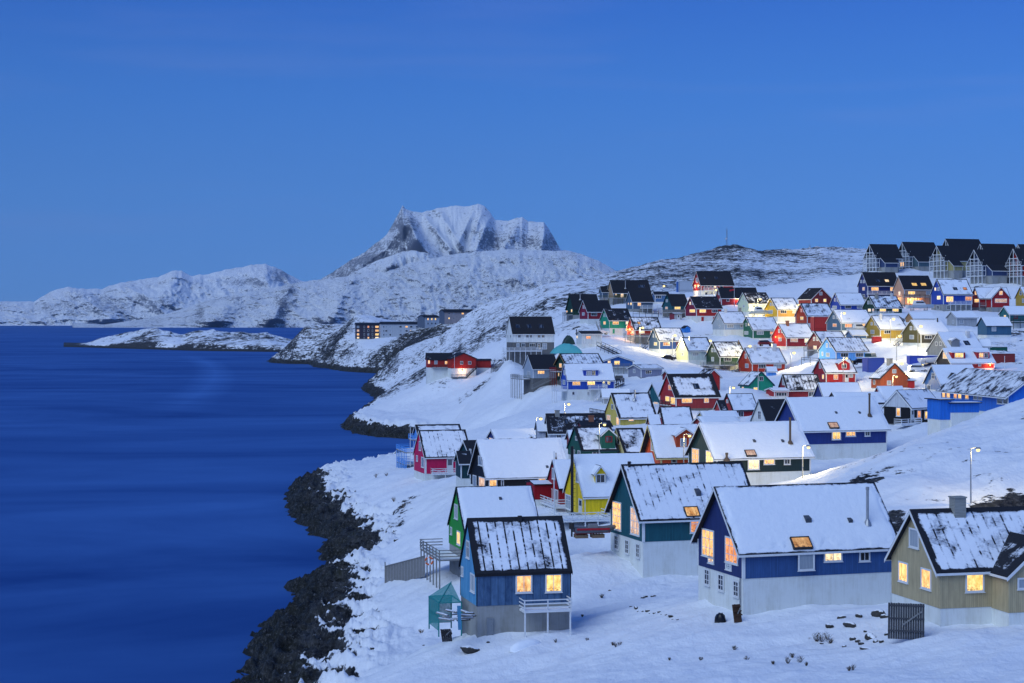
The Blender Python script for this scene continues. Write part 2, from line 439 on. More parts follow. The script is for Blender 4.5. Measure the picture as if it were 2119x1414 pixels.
def shore_dist(X, Y):
    P = shore_w; n = len(P)
    best = np.full(X.shape, 1e9); inside = np.zeros(X.shape, bool)
    for i in range(n):
        ax, ay = P[i]; bx, by = P[(i + 1) % n]
        dx, dy = bx - ax, by - ay
        t = np.clip(((X - ax) * dx + (Y - ay) * dy) / (dx * dx + dy * dy + 1e-9), 0, 1)
        best = np.minimum(best, np.hypot(X - ax - t * dx, Y - ay - t * dy))
        if ay != by:
            c = ((ay > Y) != (by > Y)) & (X < (bx - ax) * (Y - ay) / (by - ay) + ax)
            inside ^= c
    return np.where(inside, best, -best)

_rbf = {}
def rbf_fit():
    P = np.array(ctrl); n = len(P)
    d = np.hypot(P[:, None, 0] - P[None, :, 0], P[:, None, 1] - P[None, :, 1])
    K = -np.sqrt(d * d + 36.0)
    K[np.diag_indices(n)] += .5 + P[:, 1] * .001
    A = np.zeros((n + 3, n + 3)); A[:n, :n] = K; A[:n, n] = 1; A[:n, n + 1] = P[:, 0]; A[:n, n + 2] = P[:, 1]; A[n:, :n] = A[:n, n:].T
    b = np.zeros(n + 3); b[:n] = P[:, 2]
    _rbf['w'] = np.linalg.solve(A, b); _rbf['P'] = P
def rbf_eval(X, Y):
    P, w = _rbf['P'], _rbf['w']; n = len(P); out = np.empty(X.size); x = X.ravel(); y = Y.ravel()
    for i in range(0, x.size, 40000):
        d = np.hypot(x[i:i + 40000, None] - P[None, :, 0], y[i:i + 40000, None] - P[None, :, 1])
        out[i:i + 40000] = -np.sqrt(d * d + 36.0) @ w[:n] + w[n] + w[n + 1] * x[i:i + 40000] + w[n + 2] * y[i:i + 40000]
    return out.reshape(X.shape)

def rock_amount(X, Y):
    am = .22 + sstep(Y, 640, 780) * .42 + .03 * sstep(Y, 820, 950) * sstep(X, 60, 120) - .22 * (1 - sstep(Y, 330, 460))
    am = np.where((X < -5) & (Y > 480) & (Y < 700), am * .35, am)
    am = am * (1 - .30 * sstep(-X, 60, 110) * sstep(Y, 1050, 1200)) * (1 - .22 * sstep(-X, -60, 20) * (1 - sstep(Y, 1000, 1150)))
    bxy = fbm(X / 120, Y / 160, 3, 11)
    am = am * (1 + .6 * bxy)
    wob = fbm(X / 2.2, Y / 3.5, 4, 31) * .55
    for px, py, D, rx, ry, a in ROCKS:
        x0 = (px - CX) / F * D
        q = ((X - x0) / rx) ** 2 + ((Y - D) / ry) ** 2
        am = np.maximum(am, a * np.clip(1.35 - q + wob, 0, 1))
    return np.clip(am, 0, 1)

def height(X, Y, detail=True):
    h = rbf_eval(X, Y)
    d = shore_dist(X, Y)
    d = d + fbm(X / 5, Y / 5, 4, 5) * np.clip(1.2 + (Y - 300) * .004, 1.2, 3.0) * np.clip(1 - np.abs(d) / 40, 0, 1)
    d = d - 1.1 * (1 - sstep(Y, 380, 520))
    slope = .29 + .16 * sstep(Y, 205, 270) + (.90 - .43) * sstep(Y, 360, 520)
    base = np.maximum(h, 4.6 + .01 * np.clip(d, 0, 200))
    coast = np.where(d > 0, slope * d + np.clip(d - 9, 0, 200) * .25, d * .5)
    k = 1.4
    hh = -k * np.log(np.exp(-np.clip(base, -50, 200) / k) + np.exp(-np.clip(coast, -60, 200) / k))
    if detail:
        am = rock_amount(X, Y)
        low = sstep(-hh, -4.9, -3.3)                    # wave washed rock belt
        sc = np.clip(Y / 260, .6, 4)
        hh = hh + fbm(X / 9, Y / 9, 4, 21) * .35 * sc ** .5 * (1 - low)
        rg = fbm((X + .25 * Y) / (14 * sc), (Y - .25 * X) / (6 * sc), 6, 41, True)
        ledge = (rg - .3) * (.75 * sc) * np.clip(am * 1.5, 0, 1) * (.3 + .7 * sstep(Y, 400, 650))
        hh = hh + ledge
        blk = fbm((X + .5 * Y) / 4.6, (Y - .5 * X) / 11, 7, 61, True, .56)
        hh = hh + (blk - .2) * low * (2.5 - 1.2 * sstep(Y, 500, 900)) * np.clip(d + 2.5, .0, 3) / 3
        hh = hh + (fbm(X / 2.6, Y / 4.0, 3, 71) * .05 + fbm((X + .6 * Y) / 16, (Y - .6 * X) / 7, 4, 81, True) * .55) * (1 - low)
        return hh, am
    return hh, None

def grid_object(name, X, Y, Z, mat, keep=None, attrs=None):
    nr, nc = X.shape
    co = np.stack([X, Y, Z], -1).reshape(-1, 3)
    idx = np.arange(nr * nc).reshape(nr, nc)
    q = np.stack([idx[:-1, :-1], idx[:-1, 1:], idx[1:, 1:], idx[1:, :-1]], -1).reshape(-1, 4)
    if keep is not None:
        k = (keep[:-1, :-1] | keep[:-1, 1:] | keep[1:, 1:] | keep[1:, :-1]).ravel()
        q = q[k]
        used = np.zeros(nr * nc, bool); used[q.ravel()] = True
        remap = np.cumsum(used) - 1; co = co[used]; q = remap[q]
        if attrs: attrs = {a: v.ravel()[used] for a, v in attrs.items()}
    me = bpy.data.meshes.new(name)
    me.vertices.add(len(co)); me.vertices.foreach_set('co', co.astype(np.float32).ravel())
    me.loops.add(q.size); me.loops.foreach_set('vertex_index', q.astype(np.int32).ravel())
    me.polygons.add(len(q)); me.polygons.foreach_set('loop_start', np.arange(0, q.size, 4, dtype=np.int32))
    me.polygons.foreach_set('use_smooth', np.ones(len(q), bool))
    me.update(calc_edges=True)
    for a, v in (attrs or {}).items():
        at_ = me.attributes.new(a, 'FLOAT', 'POINT'); at_.data.foreach_set('value', v.astype(np.float32).ravel())
    me.materials.append(mat)
    o = bpy.data.objects.new(name, me); return link(o)

def m_ground(name, zsnow=3.9, strata=(.42, .75, 3.0), sc=.15, far=False):
    t = NT(name); geo = t.n('ShaderNodeNewGeometry'); pos = (geo, 'Position')
    at_ = t.n('ShaderNodeAttribute', attribute_name='rock')
    sp = t.n('ShaderNodeSeparateXYZ', ins={0: pos})
    mp = t.mapping(pos, rot=(.05, -.32, .10), scale=strata)
    s1 = t.noise(mp, sc, 7, .60, .5)
    mp2 = t.mapping(pos, rot=(.1, -.40, .2), scale=(.7, 1.0, 2.6))
    s2 = t.noise(mp2, sc * 3, 8, .72)
    s5 = t.noise(t.mapping(pos, rot=(.1, -.35, .2), scale=(.8, 1.2, 2.4)), sc * 9, 5, .68)
    n = t.math('ADD', t.math('MULTIPLY', s1, .40), t.math('ADD', t.math('MULTIPLY', t.math('MULTIPLY_ADD', s2, 2.2, -.6), .37), t.math('MULTIPLY', t.math('MULTIPLY_ADD', s5, 1.8, -.4), .23)))
    th = t.math('SUBTRACT', n, t.math('MULTIPLY_ADD', (at_, 'Fac'), -.44, .76))
    # steeper faces shed snow where there is rock at all
    sn = t.n('ShaderNodeSeparateXYZ', ins={0: (geo, 'Normal')})
    steep = t.math('MULTIPLY', t.math('SUBTRACT', .93, (sn, 2)), t.math('MULTIPLY', (at_, 'Fac'), .9))
    th = t.math('ADD', th, steep)
    hill = t.math('MULTIPLY', th, 30.0, clamp=True)
    zn = t.noise(t.mapping(pos, scale=(1, .6, 1)), .30, 7, .68)
    zz = t.math('SUBTRACT', t.math('MULTIPLY_ADD', zn, 5.2, zsnow - 2.9), (sp, 2))
    tide = t.math('MULTIPLY', zz, 6.0, clamp=True)
    mask = t.math('MAXIMUM', hill, tide)
    # rock colour
    r1 = t.noise(t.mapping(pos, rot=(0, .3, .5), scale=(1, .45, 2.2)), .42, 9, .70, .8); r2 = t.noise(pos, .25, 4); r3 = t.noise(t.mapping(pos, scale=(1, .5, 1)), 2.8, 6, .75)
    rc = t.mix(t.math('MULTIPLY_ADD', r1, 4.4, -1.85, clamp=True), (.003, .004, .005, 1), (.075, .075, .075, 1))
    rc = t.mix(t.math('MULTIPLY_ADD', r2, 5, -2.6, clamp=True), rc, (.032, .034, .020, 1))
    wet = t.math('MULTIPLY', t.math('SUBTRACT', 2.4, (sp, 2), clamp=True), .75)
    rc = t.mix(wet, rc, (.012, .014, .010, 1))
    rc = t.mix(t.math('MULTIPLY_ADD', r3, 6, -3.1, clamp=True), rc, (.15, .15, .155, 1))
    # snow colour
    s3 = t.noise(pos, .35, 8, .65); s4 = t.noise(t.mapping(pos, rot=(0, 0, .5), scale=(1, .4, 1)), 1.6, 6, .6)
    tuft = t.noise(t.mapping(pos, scale=(1, .6, 1)), 1.1, 8, .82)
    sc_ = t.mix(s3, (.70, .74, .81, 1), (.86, .88, .91, 1))
    ctr = t.noise(pos, .06, 3)
    tf = t.math('MULTIPLY', t.math('SUBTRACT', t.math('ADD', tuft, t.math('MULTIPLY', ctr, .35)), .845, clamp=True), 9.0, clamp=True)
    sc_ = t.mix(tf, sc_, (.17, .13, .09, 1))
    col = t.mix(mask, sc_, rc)
    bs = t.math('ADD', t.math('MULTIPLY', s3, .9), t.math('MULTIPLY', s4, .30))
    br = t.math('ADD', t.math('MULTIPLY', r1, 1.2), t.math('MULTIPLY', r3, .45))
    bs = t.math('MULTIPLY', bs, .38)
    bh = t.math('ADD', t.math('MULTIPLY', bs, t.math('SUBTRACT', 1.0, mask)), t.math('MULTIPLY', br, mask))
    p = t.pbsdf(col, .7, bh, .9, 1.1, .25)
    return t.out(p)

def m_mountain(name, sc=.004, bias=0.0, tint=(.07, .075, .10)):
    t = NT(name); geo = t.n('ShaderNodeNewGeometry'); pos = (geo, 'Position')
    sn = t.n('ShaderNodeSeparateXYZ', ins={0: (geo, 'Normal')})
    at_ = t.n('ShaderNodeAttribute', attribute_name='rock')
    n1 = t.noise(t.mapping(pos, rot=(.3, -.5, 0), scale=(1, .5, 1.6)), sc, 9, .68)
    n2 = t.noise(t.mapping(pos, rot=(.0, .6, 0), scale=(1, .6, 1.8)), sc * 5, 12, .84, .4)
    n3 = t.noise(t.mapping(pos, rot=(.2, -.5, .3), scale=(1, .7, 1.5)), sc * 14, 5, .7)
    n = t.math('ADD', t.math('MULTIPLY', n1, .16), t.math('ADD', t.math('MULTIPLY', t.math('MULTIPLY_ADD', n2, 3.0, -1.0), .54), t.math('MULTIPLY', t.math('MULTIPLY_ADD', n3, 2.6, -.8), .30)))
    a = t.math('ADD', t.math('MULTIPLY', t.math('SUBTRACT', .80, (sn, 2)), .18), t.math('MULTIPLY_ADD', (at_, 'Fac'), .34, bias))
    th = t.math('ADD', n, a)
    mask = t.math('MULTIPLY', t.math('SUBTRACT', th, .612), 12.0, clamp=True)
    rc = t.mix(n2, (*[c * .5 for c in tint], 1), (*[c * 1.8 for c in tint], 1))
    col = t.mix(t.math('MULTIPLY', mask, .86), (.90, .92, .95, 1), rc)
    return t.out(t.pbsdf(col, .85, n2, .8, 30.0, .1))

def build_ground():
    rbf_fit()
    nr, nc = 1040, 860
    Ys = np.exp(np.linspace(math.log(58), math.log(2350), nr))
    pxs = np.concatenate([np.linspace(-1500, 300, 60, endpoint=False), np.linspace(300, 2119, 700, endpoint=False), np.linspace(2119, 3600, 100)])
    Y, PX = np.meshgrid(Ys, pxs, indexing='ij'); X = (PX - CX) / F * Y
    Z, am = height(X, Y)
    o = grid_object('snowy_ground', X, Y, Z, m_ground('snow_and_rock'), keep=Z > -2.5, attrs={'rock': am})
    tag(o, kind='structure')
    # rest of the land behind and beside the viewpoint
    return o

def zground(x, y):
    X = np.array([[float(x)]]); Y = np.array([[float(y)]])
    return float(height(X, Y)[0][0, 0])

# ---- sea
def build_sea():
    t = NT('blue_sea_long_swell'); geo = t.n('ShaderNodeNewGeometry'); pos = (geo, 'Position')
    a = t.noise(t.mapping(pos, rot=(0, 0, .12), scale=(.0050, .0095, 1)), 1.0, 6, .58, 1.5)
    b = t.noise(t.mapping(pos, rot=(0, 0, -.06), scale=(.011, .026, 1)), 1.0, 5, .55, 1.2)
    c = t.noise(t.mapping(pos, scale=(.0012, .0022, 1)), 1.0, 3, .5)
    f = t.math('ADD', t.math('MULTIPLY', a, .60), t.math('ADD', t.math('MULTIPLY', b, .13), t.math('MULTIPLY', c, .42)))
    k = t.math('MULTIPLY_ADD', f, 2.3, -.95, clamp=True)
    sp = t.n('ShaderNodeSeparateXYZ', ins={0: pos})      # pale wake of a boat that went round the headland
    y1 = t.math('SUBTRACT', (sp, 1), 773.0); y2 = t.math('SUBTRACT', (sp, 1), 1007.0)
    xc = t.math('ADD', t.math('MULTIPLY_ADD', y1, -.115, -140.0), t.math('MULTIPLY', t.math('MULTIPLY', y1, y2), -6.3e-5))
    dx = t.math('ABSOLUTE', t.math('DIVIDE', t.math('SUBTRACT', (sp, 0), xc), 15.0))
    wk = t.math('MULTIPLY', t.math('SUBTRACT', 1.0, dx, clamp=True), t.math('MULTIPLY', t.math('MULTIPLY', t.math('SUBTRACT', (sp, 1), 700.0), .006, clamp=True), t.math('MULTIPLY', t.math('SUBTRACT', 2100.0, (sp, 1)), .002, clamp=True)))
    k = t.math('ADD', k, t.math('MULTIPLY', wk, t.math('MULTIPLY', b, .7)), clamp=True)
    col = t.mix(k, (.010, .048, .200, 1), (.060, .175, .46, 1))
    d = t.n('ShaderNodeBsdfDiffuse', ins={0: (col, 2)})
    bm = t.n('ShaderNodeBump', ins={0: .12, 1: 1.0, 'Height': t.noise(t.mapping(pos, scale=(.3, .9, 1)), 1.0, 4, .6)})
    g = t.n('ShaderNodeBsdfGlossy', ins={'Color': (.55, .68, .95, 1), 'Roughness': .34, 'Normal': bm})
    lw = t.n('ShaderNodeLayerWeight', ins={0: .35})
    fac = t.math('MULTIPLY_ADD', (lw, 'Fresnel'), .10, t.math('MULTIPLY', k, .10))
    mx = t.n('ShaderNodeMixShader', ins={0: fac, 1: d, 2: g})
    mat = t.out(mx)
    nr, nc = 160, 80
    Ys = np.concatenate([[-300.0], np.exp(np.linspace(math.log(40), math.log(30500), nr - 1))])
    u = np.linspace(-1, 1, nc)
    Y, U = np.meshgrid(Ys, u, indexing='ij'); X = U * np.maximum(np.abs(Y) * .9, 500)
    o = grid_object('sea', X, Y, X * 0, mat); tag(o, kind='structure')

# ---- distant mountains
def mountain(name, crest, D0, D1, D2, z0, pw, gully, seed, mat, rockf=None, nc=520, nr=150, spurs=(), tc=.62, bumps=0.0, gw=9.0):
    cx = np.array([c[0] for c in crest], float); cy = np.array([c[1] for c in crest], float)
    px = np.linspace(cx[0], cx[-1], nc); t = np.linspace(0, 1, nr)
    T, PX = np.meshgrid(t, px, indexing='ij')
    CY = np.interp(PX, cx, cy)
    CY = CY - fbm(PX / 22, PX * 0 + seed, 5, seed) * 4.0 * np.clip((HY - CY) / 60, 0, 1) * (1 if bumps >= 0 else 0)
    YC = D0 + (D2 - D0) * tc
    Zc = CAMZ + (HY - CY) * YC / F
    p = np.where(T < tc, np.clip(T / tc, 0, 1) ** pw, 1 - ((T - tc) / (1 - tc)) ** 1.4)
    Y = D0 + (D2 - D0) * T
    Z = z0 + (Zc - z0) * p
    bell = np.clip(T / tc, 0, 1) * np.clip(1 - T / tc, 0, 1) * 4 * (T < tc)
    near = np.clip((1 - T / tc) * 6, 0, 1) * np.clip(T / tc * 8, 0, 1) * (T < tc)
    yy = Z / np.maximum(Zc, 1)
    gl = fbm(PX / gw + seed + yy * 3.2, yy * 5.5, 7, seed, True, .68)
    g2 = fbm(PX / (gw * 3.3) + 7 + yy * 1.2, yy * 1.7, 4, seed + 9, True)
    off = (gl * .55 + g2 * 1.1) * gully * near
    for (x0, y0, x1, y1, w, a) in spurs:
        # a rib standing out of the face from (x0,y0) down to (x1,y1)
        PY = HY - (Z - CAMZ) * F / Y
        dx, dy = x1 - x0, y1 - y0; L2 = dx * dx + dy * dy
        tt = np.clip(((PX - x0) * dx + (PY - y0) * dy) / L2, 0, 1)
        dist = np.hypot(PX - x0 - tt * dx, PY - y0 - tt * dy)
        off = off + a * np.exp(-(dist / w) ** 1.5) * near
    Y2 = Y - off
    Z = Z + fbm(PX / 30, T * 9, 5, seed + 20) * abs(bumps) * bell * (Zc - z0)
    X = (PX - CX) / F * Y2
    PY = HY - (Z - CAMZ) * F / Y2
    rk = rockf(PX, PY, T / tc) if rockf else np.zeros_like(PX)
    o = grid_object(name, X, Y2, Z, mat, attrs={'rock': np.clip(rk + fbm(PX / 40, PY / 25, 4, seed + 30) * .45, -1, 1)})
    tag(o, kind='structure'); return o

def blob(PX, PY, x, y, rx, ry, a):
    return a * np.exp(-(((PX - x) / rx) ** 2 + ((PY - y) / ry) ** 2))

def build_mountains():
    mm = m_mountain('snowy_mountain_rock', .0045)
    peak = [(655,584),(668,576),(700,556),(722,540),(755,522),(775,505),(800,487),(812,465),(824,442),(833,425),(840,433),(850,437),(872,440),(884,436),(905,431),(930,428),(950,425),(972,427),(988,421),(1003,428),(1015,440),(1025,454),(1042,457),(1060,455),(1080,449),(1093,458),(1108,458),(1125,460),(1138,478),(1150,498),(1161,517),(1200,524),(1235,540),(1262,556),(1292,578),(1330,600)]
    def rk(PX, PY, tt):
        r = PX * 0 + .10
        r += blob(PX, PY, 840, 470, 26, 42, .42) + blob(PX, PY, 760, 530, 66, 34, .48) + blob(PX, PY, 700, 570, 40, 20, .45)
        r += blob(PX, PY, 1010, 498, 22, 22, .30) + blob(PX, PY, 1146, 480, 14, 36, .50) + blob(PX, PY, 1075, 500, 60, 26, .30) + blob(PX, PY, 900, 470, 12, 40, .18) + blob(PX, PY, 960, 470, 8, 40, .12) + blob(PX, PY, 860, 530, 45, 14, .4)
        r -= blob(PX, PY, 955, 445, 55, 30, .16) + blob(PX, PY, 1075, 470, 30, 16, .15) + blob(PX, PY, 950, 490, 30, 30, .2)
        return r
    mountain('mountains', peak, 14200, 0, 17500, 0, 1.15, 70, 4, mm, rk, 760, 260, tc=.6, gw=15.0,
             spurs=[(840,438,862,505,12,420),(862,505,905,545,14,380),(838,470,740,560,18,330),(1012,455,985,520,13,220),(1078,452,1040,522,14,220),(1130,465,1118,525,12,240),(872,442,935,520,9,170),(905,434,955,512,7,120),(985,425,950,505,8,170),(1000,432,970,520,8,140)])
    sh = [(630,612),(655,600),(675,590),(705,578),(735,562),(765,546),(800,532),(835,520),(862,518),(885,524),(905,534),(925,545),(960,562),(1000,580)]
    mountain('mountains', sh, 13800, 0, 15600, 0, 1.0, 150, 44, mm, lambda PX, PY, tt: .12 + blob(PX, PY, 720, 560, 50, 22, .35) - blob(PX, PY, 800, 540, 30, 18, .15), 460, 130, tc=.6, gw=12.0, spurs=[(835,511,800,560,14,160),(765,531,735,575,14,160)])
    dome = [(150,668),(215,672),(300,660),(360,645),(430,622),(500,606),(560,596),(620,584),(668,578),(720,572),(790,556),(860,542),(930,527),(990,520),(1060,516),(1120,518),(1180,521),(1240,540),(1300,575),(1380,610),(1500,640),(1700,660)]
    def rk2(PX, PY, tt):
        r = PX * 0 + .02
        r += blob(PX, PY, 585, 635, 14, 30, .55) + blob(PX, PY, 605, 605, 14, 18, .5) + blob(PX, PY, 415, 645, 10, 20, .5) + blob(PX, PY, 455, 615, 30, 10, .35)
        r += blob(PX, PY, 960, 605, 120, 30, .12)
        r -= blob(PX, PY, 650, 640, 45, 25, .18)
        return r
    mountain('mountains', dome, 13000, 0, 15600, 0, .80, 130, 14, m_mountain('snowy_foothill_rock', .007, .045), rk2, 800, 200, tc=.62, bumps=.05, gw=26.0,
             spurs=[(600,590,560,670,16,260),(500,606,440,668,22,240),(720,572,690,660,26,200)])
    left = [(-260,632),(-120,628),(0,624),(70,624),(105,603),(140,594),(170,598),(210,597),(250,585),(300,577),(332,572),(355,561),(375,560),(395,571),(430,567),(470,557),(505,552),(530,547),(552,546),(570,553),(590,564),(625,582),(660,590),(720,620),(760,650)]
    def rk3(PX, PY, tt):
        r = PX * 0 + .0
        r += blob(PX, PY, 510, 585, 60, 9, .35) + blob(PX, PY, 585, 572, 20, 12, .55) + blob(PX, PY, 200, 635, 110, 22, .28) + blob(PX, PY, 330, 625, 90, 12, .25)
        r -= blob(PX, PY, 380, 575, 60, 8, .2)
        return r
    mountain('mountains', left, 21500, 0, 27500, 0, .95, 330, 24, m_mountain('far_snowy_range_rock', .0038, .04, (.10, .11, .15)), rk3, 620, 150, tc=.6, bumps=.06, gw=24.0,
             spurs=[(140,594,230,660,26,600),(370,562,330,640,30,500),(550,548,560,610,24,500),(250,600,420,650,22,500)])
    # small island off the headland
    prof = [(128,718),(170,715),(200,706),(235,698),(270,690),(300,684),(322,682),(350,689),(375,696),(400,690),(420,687),(440,686),(470,692),(500,691),(520,694),(550,692),(575,700),(620,712),(660,718)]
    nr, nc = 150, 620
    px = np.linspace(110, 680, nc); t = np.linspace(0, 1, nr); T, PX = np.meshgrid(t, px, indexing='ij')
    front = np.interp(PX, [110, 130, 250, 400, 600, 680], [2680, 2640, 2480, 2280, 2170, 2150])
    Yd = front + T * 420
    cy = np.interp(PX, [p[0] for p in prof], [p[1] for p in prof])
    Yc = front + .45 * 420
    zc = CAMZ - (cy - HY) * Yc / F
    prf = np.where(T < .45, np.clip(T / .45, 0, 1) ** .6, np.clip(1 - ((T - .45) / .55) ** 2, 0, 1))
    zr = np.clip(T / .06, 0, 1) * 3.5
    Z = -1.2 + np.maximum(zr + 1.0, 0) * np.clip(T / .05, 0, 1) + np.maximum(zc - 3, 0) * prf
    X = (PX - CX) / F * Yd
    Z = Z + fbm(X / 40, Yd / 60, 6, 77, True) * 4.5 * np.clip(prf, 0, 1) * np.clip((PX - 150) / 60, 0.1, 1) - 1.2
    Z = np.where((PX < 132) | (T > .97) | (T < .01), -3, Z)
    o = grid_object('island', X, Yd, Z, m_ground('island_snow_and_rock', 3.4, (1.0, .4, 4.0), .05), keep=Z > -2.9, attrs={'rock': np.clip(.55 + fbm(X / 80, Yd / 120, 4, 5) * .5, 0, 1)})
    tag(o, kind='structure')
def build_haze():
    m = bpy.data.meshes.new('haze'); b = MB(); b.box(-30000, 60000, -400, 31000, -4, 2600)
    t = NT('thin_air'); v = t.n('ShaderNodeVolumePrincipled'); v.inputs['Color'].default_value = (.45, .66, .98, 1); v.inputs['Density'].default_value = 1.25e-5; v.inputs['Anisotropy'].default_value = 0
    o = t.n('ShaderNodeOutputMaterial'); t.t.links.new(v.outputs[0], o.inputs['Volume'])
    h = b.build('haze', t.m); tag(h, kind='stuff'); return h
# ------------------------------------------------------------------ houses
PAINT = dict(navy=(.018,.032,.15), blue=(.020,.060,.36), skyblue=(.10,.33,.78), slate=(.07,.12,.19), red=(.36,.018,.022), crimson=(.55,.012,.085), rust=(.42,.060,.018),
    darkred=(.22,.014,.020), green=(.012,.10,.070), brightgreen=(.015,.34,.19), grass=(.035,.32,.045), teal=(.010,.085,.11), darkteal=(.008,.040,.050), olive=(.42,.345,.205), moss=(.10,.095,.035),
    ochre=(.44,.30,.045), yellow=(.82,.58,.012), gold=(.72,.42,.025), mustard=(.52,.42,.09), cream=(.56,.60,.38), straw=(.50,.46,.24), paleblue=(.30,.38,.46), white=(.62,.64,.64), grey=(.22,.24,.26), lightgrey=(.36,.38,.40),
    black=(.008,.008,.011), salmon=(.52,.32,.22), lavender=(.22,.24,.34), cobalt=(.016,.15,.60), steel=(.055,.14,.30), forest=(.010,.045,.028), aqua=(.02,.20,.19), medblue=(.032,.088,.24), tan=(.36,.21,.09), pine=(.012,.030,.035))
FOUND = dict(w=(.68,.71,.70), g=(.30,.31,.31), d=(.14,.14,.14))
HOUSES = {}
FR = [(0, 0, 1.0)]
def frame(x, y, s): FR[0] = (x, y, s)
def P2(x, y):
    ox, oy, s = FR[0]; return ox + x / s, oy + y / s

class House:
    def __init__(h, label, n, gx, rx, ey, ay, by, fy, D, wall, th=14, kind='L', roof=(.9, 0, .2), trim='w', fcol='w', near=0, ov=.30, eo=.35, cat='house', group='gabled wooden houses of the town', parent=None, fdepth=4.5, matw=None, matq=None, depthpx=None, Bm=None, Am=None, name='wooden_house', ctrlpts=True, trimw=.16, back=0):
        """n: column of the near corner; gx/rx: columns where the left and right faces end; ey eave row, ay ridge row, by row where the boards end, fy row of the ground"""
        x, _ = P2(n, 0); _, eyy = P2(0, ey); _, ayy = P2(0, ay); _, byy = P2(0, by); _, fyy = P2(0, fy)
        lx, _ = P2(gx, 0); rrx, _ = P2(rx, 0)
        h.P = at(x, fyy, D); h.D = D; h.kind = kind; X, Y = h.P.x, D
        def solve(th):
            c, s = math.cos(math.radians(th)), math.sin(math.radians(th))
            q = rrx - CX; A = Am or (F * X - q * Y) / (q * s - F * c)
            q = lx - CX; B = Bm or (F * X - q * Y) / (q * c + F * s)
            return A, B
        if th is None or th == 14:
            th = 14
            if not Bm:
                want = 5.4
                while th > 2 and not (solve(th)[1] > want): th -= 1
                while th < 40 and (solve(th)[1] > 9.5 or solve(th)[1] < 0): th += 1
        h.A, h.B = solve(th)
        h.th = math.radians(th); c, s = math.cos(h.th), math.sin(h.th)
        h.off = Vector((h.A / 2, h.B / 2, 0))
        h.zb = (fyy - byy) * D / F; h.ze = (fyy - eyy) * D / F
        # ridge height at its own depth
        if kind == 'L': rp = h.P + Vector((-s, c, 0)) * h.B / 2
        else: rp = h.P + Vector((c, s, 0)) * h.A / 2
        h.zr = CAMZ - (ayy - HY) / F * rp.y - h.P.z
        h.R = Matrix.Rotation(h.th, 4, 'Z')
        h.M = Matrix.Translation(h.P) @ h.R                       # corner frame -> world
        h.parent = parent
        if parent is None:
            base = h.M @ h.off
            h.root = empty(name, base, h.th); tag(h.root, label, cat, group)
            h.root.matrix_world = Matrix.Translation(base) @ h.R
            h.rootM = Matrix.Translation(base) @ h.R
            if ctrlpts:
                for a, b in ((0, 0), (h.A, 0), (0, h.B), (h.A, h.B)):
                    p = h.M @ Vector((a, b, 0)); ctrl.append((p.x, p.y, p.z))
            HOUSES[label] = h
        else:
            h.root = parent.root; h.rootM = parent.rootM
        I = h.rootM.inverted()
        h.T = lambda p: I @ (h.M @ p)
        h.near = near; h.wall = wall; h.ov = ov; h.eo = eo; h.trim = trim
        h.wm = matw or m_wall('painted_boards_' + wall, PAINT[wall], near)
        h.seed = random.random()
        h.body(wall, roof, trim, fcol, fdepth, matq, trimw, back)
        if abs(h.A) > 40 or abs(h.B) > 40 or h.A < 2 or h.B < 2: print('CHECK', label, th, round(h.A, 1), round(h.B, 1), round(h.zr, 1))
        if VERB: print('%-60s A%.1f B%.1f ze%.1f zr%.1f z%.1f' % (str(label)[:60], h.A, h.B, h.ze, h.zr, h.P.z))
    def put(h, mb, name, mat, parent=None, color=None, smooth=False):
        o = mb.build(name, mat, h.root if parent is None else parent, color=color, T=h.T, smooth=smooth)
        return o
    def body(h, wall, roof, trim, fcol, fdepth, matq, trimw, back):
        A, B, ze, zr, zb = h.A, h.B, h.ze, h.zr, h.zb
        # swap so that l = coordinate along the ridge, g = across it
        if h.kind == 'L': L, G = A, B; sw = lambda l, g, z: (l, g, z)
        else: L, G = B, A; sw = lambda l, g, z: (g, l, z)
        m = MB(); mq = m if matq is None else MB()
        def rect(mm, p, q, z0, z1):
            d = (Vector(q) - Vector(p)).length
            mm.face([(*p, z0), (*q, z0), (*q, z1), (*p, z1)], [(0, z0), (d, z0), (d, z1), (0, z1)])
        # long walls
        for g in (0, G):
            a = sw(0, g, 0)[:2]; b = sw(L, g, 0)[:2]; rect(m, a, b, zb, ze)
        for l in (0, L):
            pts = [sw(l, 0, zb), sw(l, G, zb), sw(l, G, ze), sw(l, G / 2, zr - .05), sw(l, 0, ze)]
            (mq if l == 0 else m).face(pts, [(0, zb), (G, zb), (G, ze), (G / 2, zr), (0, ze)])
        h.put(m, 'wall', h.wm)
        if matq is not None: h.put(mq, 'gable_wall', matq)
        # foundation
        f = MB(); i = .04
        f.box(i, A - i, i, B - i, -fdepth, zb)
        h.put(f, 'foundation', m_concrete('rendered_foundation_' + fcol, FOUND[fcol], .30 if fcol == 'w' else .5))
        if zb > .02:
            k = MB(); k.box(-.02, A + .02, -.02, B + .02, zb - .05, zb + .04)
        # roof slabs
        slope = (zr - ze) / (G / 2); t = .14; ov, eo = h.ov, h.eo
        r = MB(); run = math.hypot(G / 2 + eo, (zr - ze) + eo * slope)
        l0, l1 = -ov, L + ov; LL = l1 - l0
        for side in (0, 1):
            ge = -eo if side == 0 else G + eo; gm = G / 2; z0 = ze - eo * slope
            n = 12
            for k in range(n):
                la = l0 + LL * k / n; lb = l0 + LL * (k + 1) / n
                dl = lambda l: min(l - l0, l1 - l)
                # split at the middle so that the edge distance interpolates properly
                r.face([sw(la, ge, z0 + t), sw(lb, ge, z0 + t), sw(lb, gm, zr + t), sw(la, gm, zr + t)],
                       [(la, run), (lb, run), (lb, 0), (la, 0)], [(dl(la), 0), (dl(lb), 0), (dl(lb), run), (dl(la), run)])
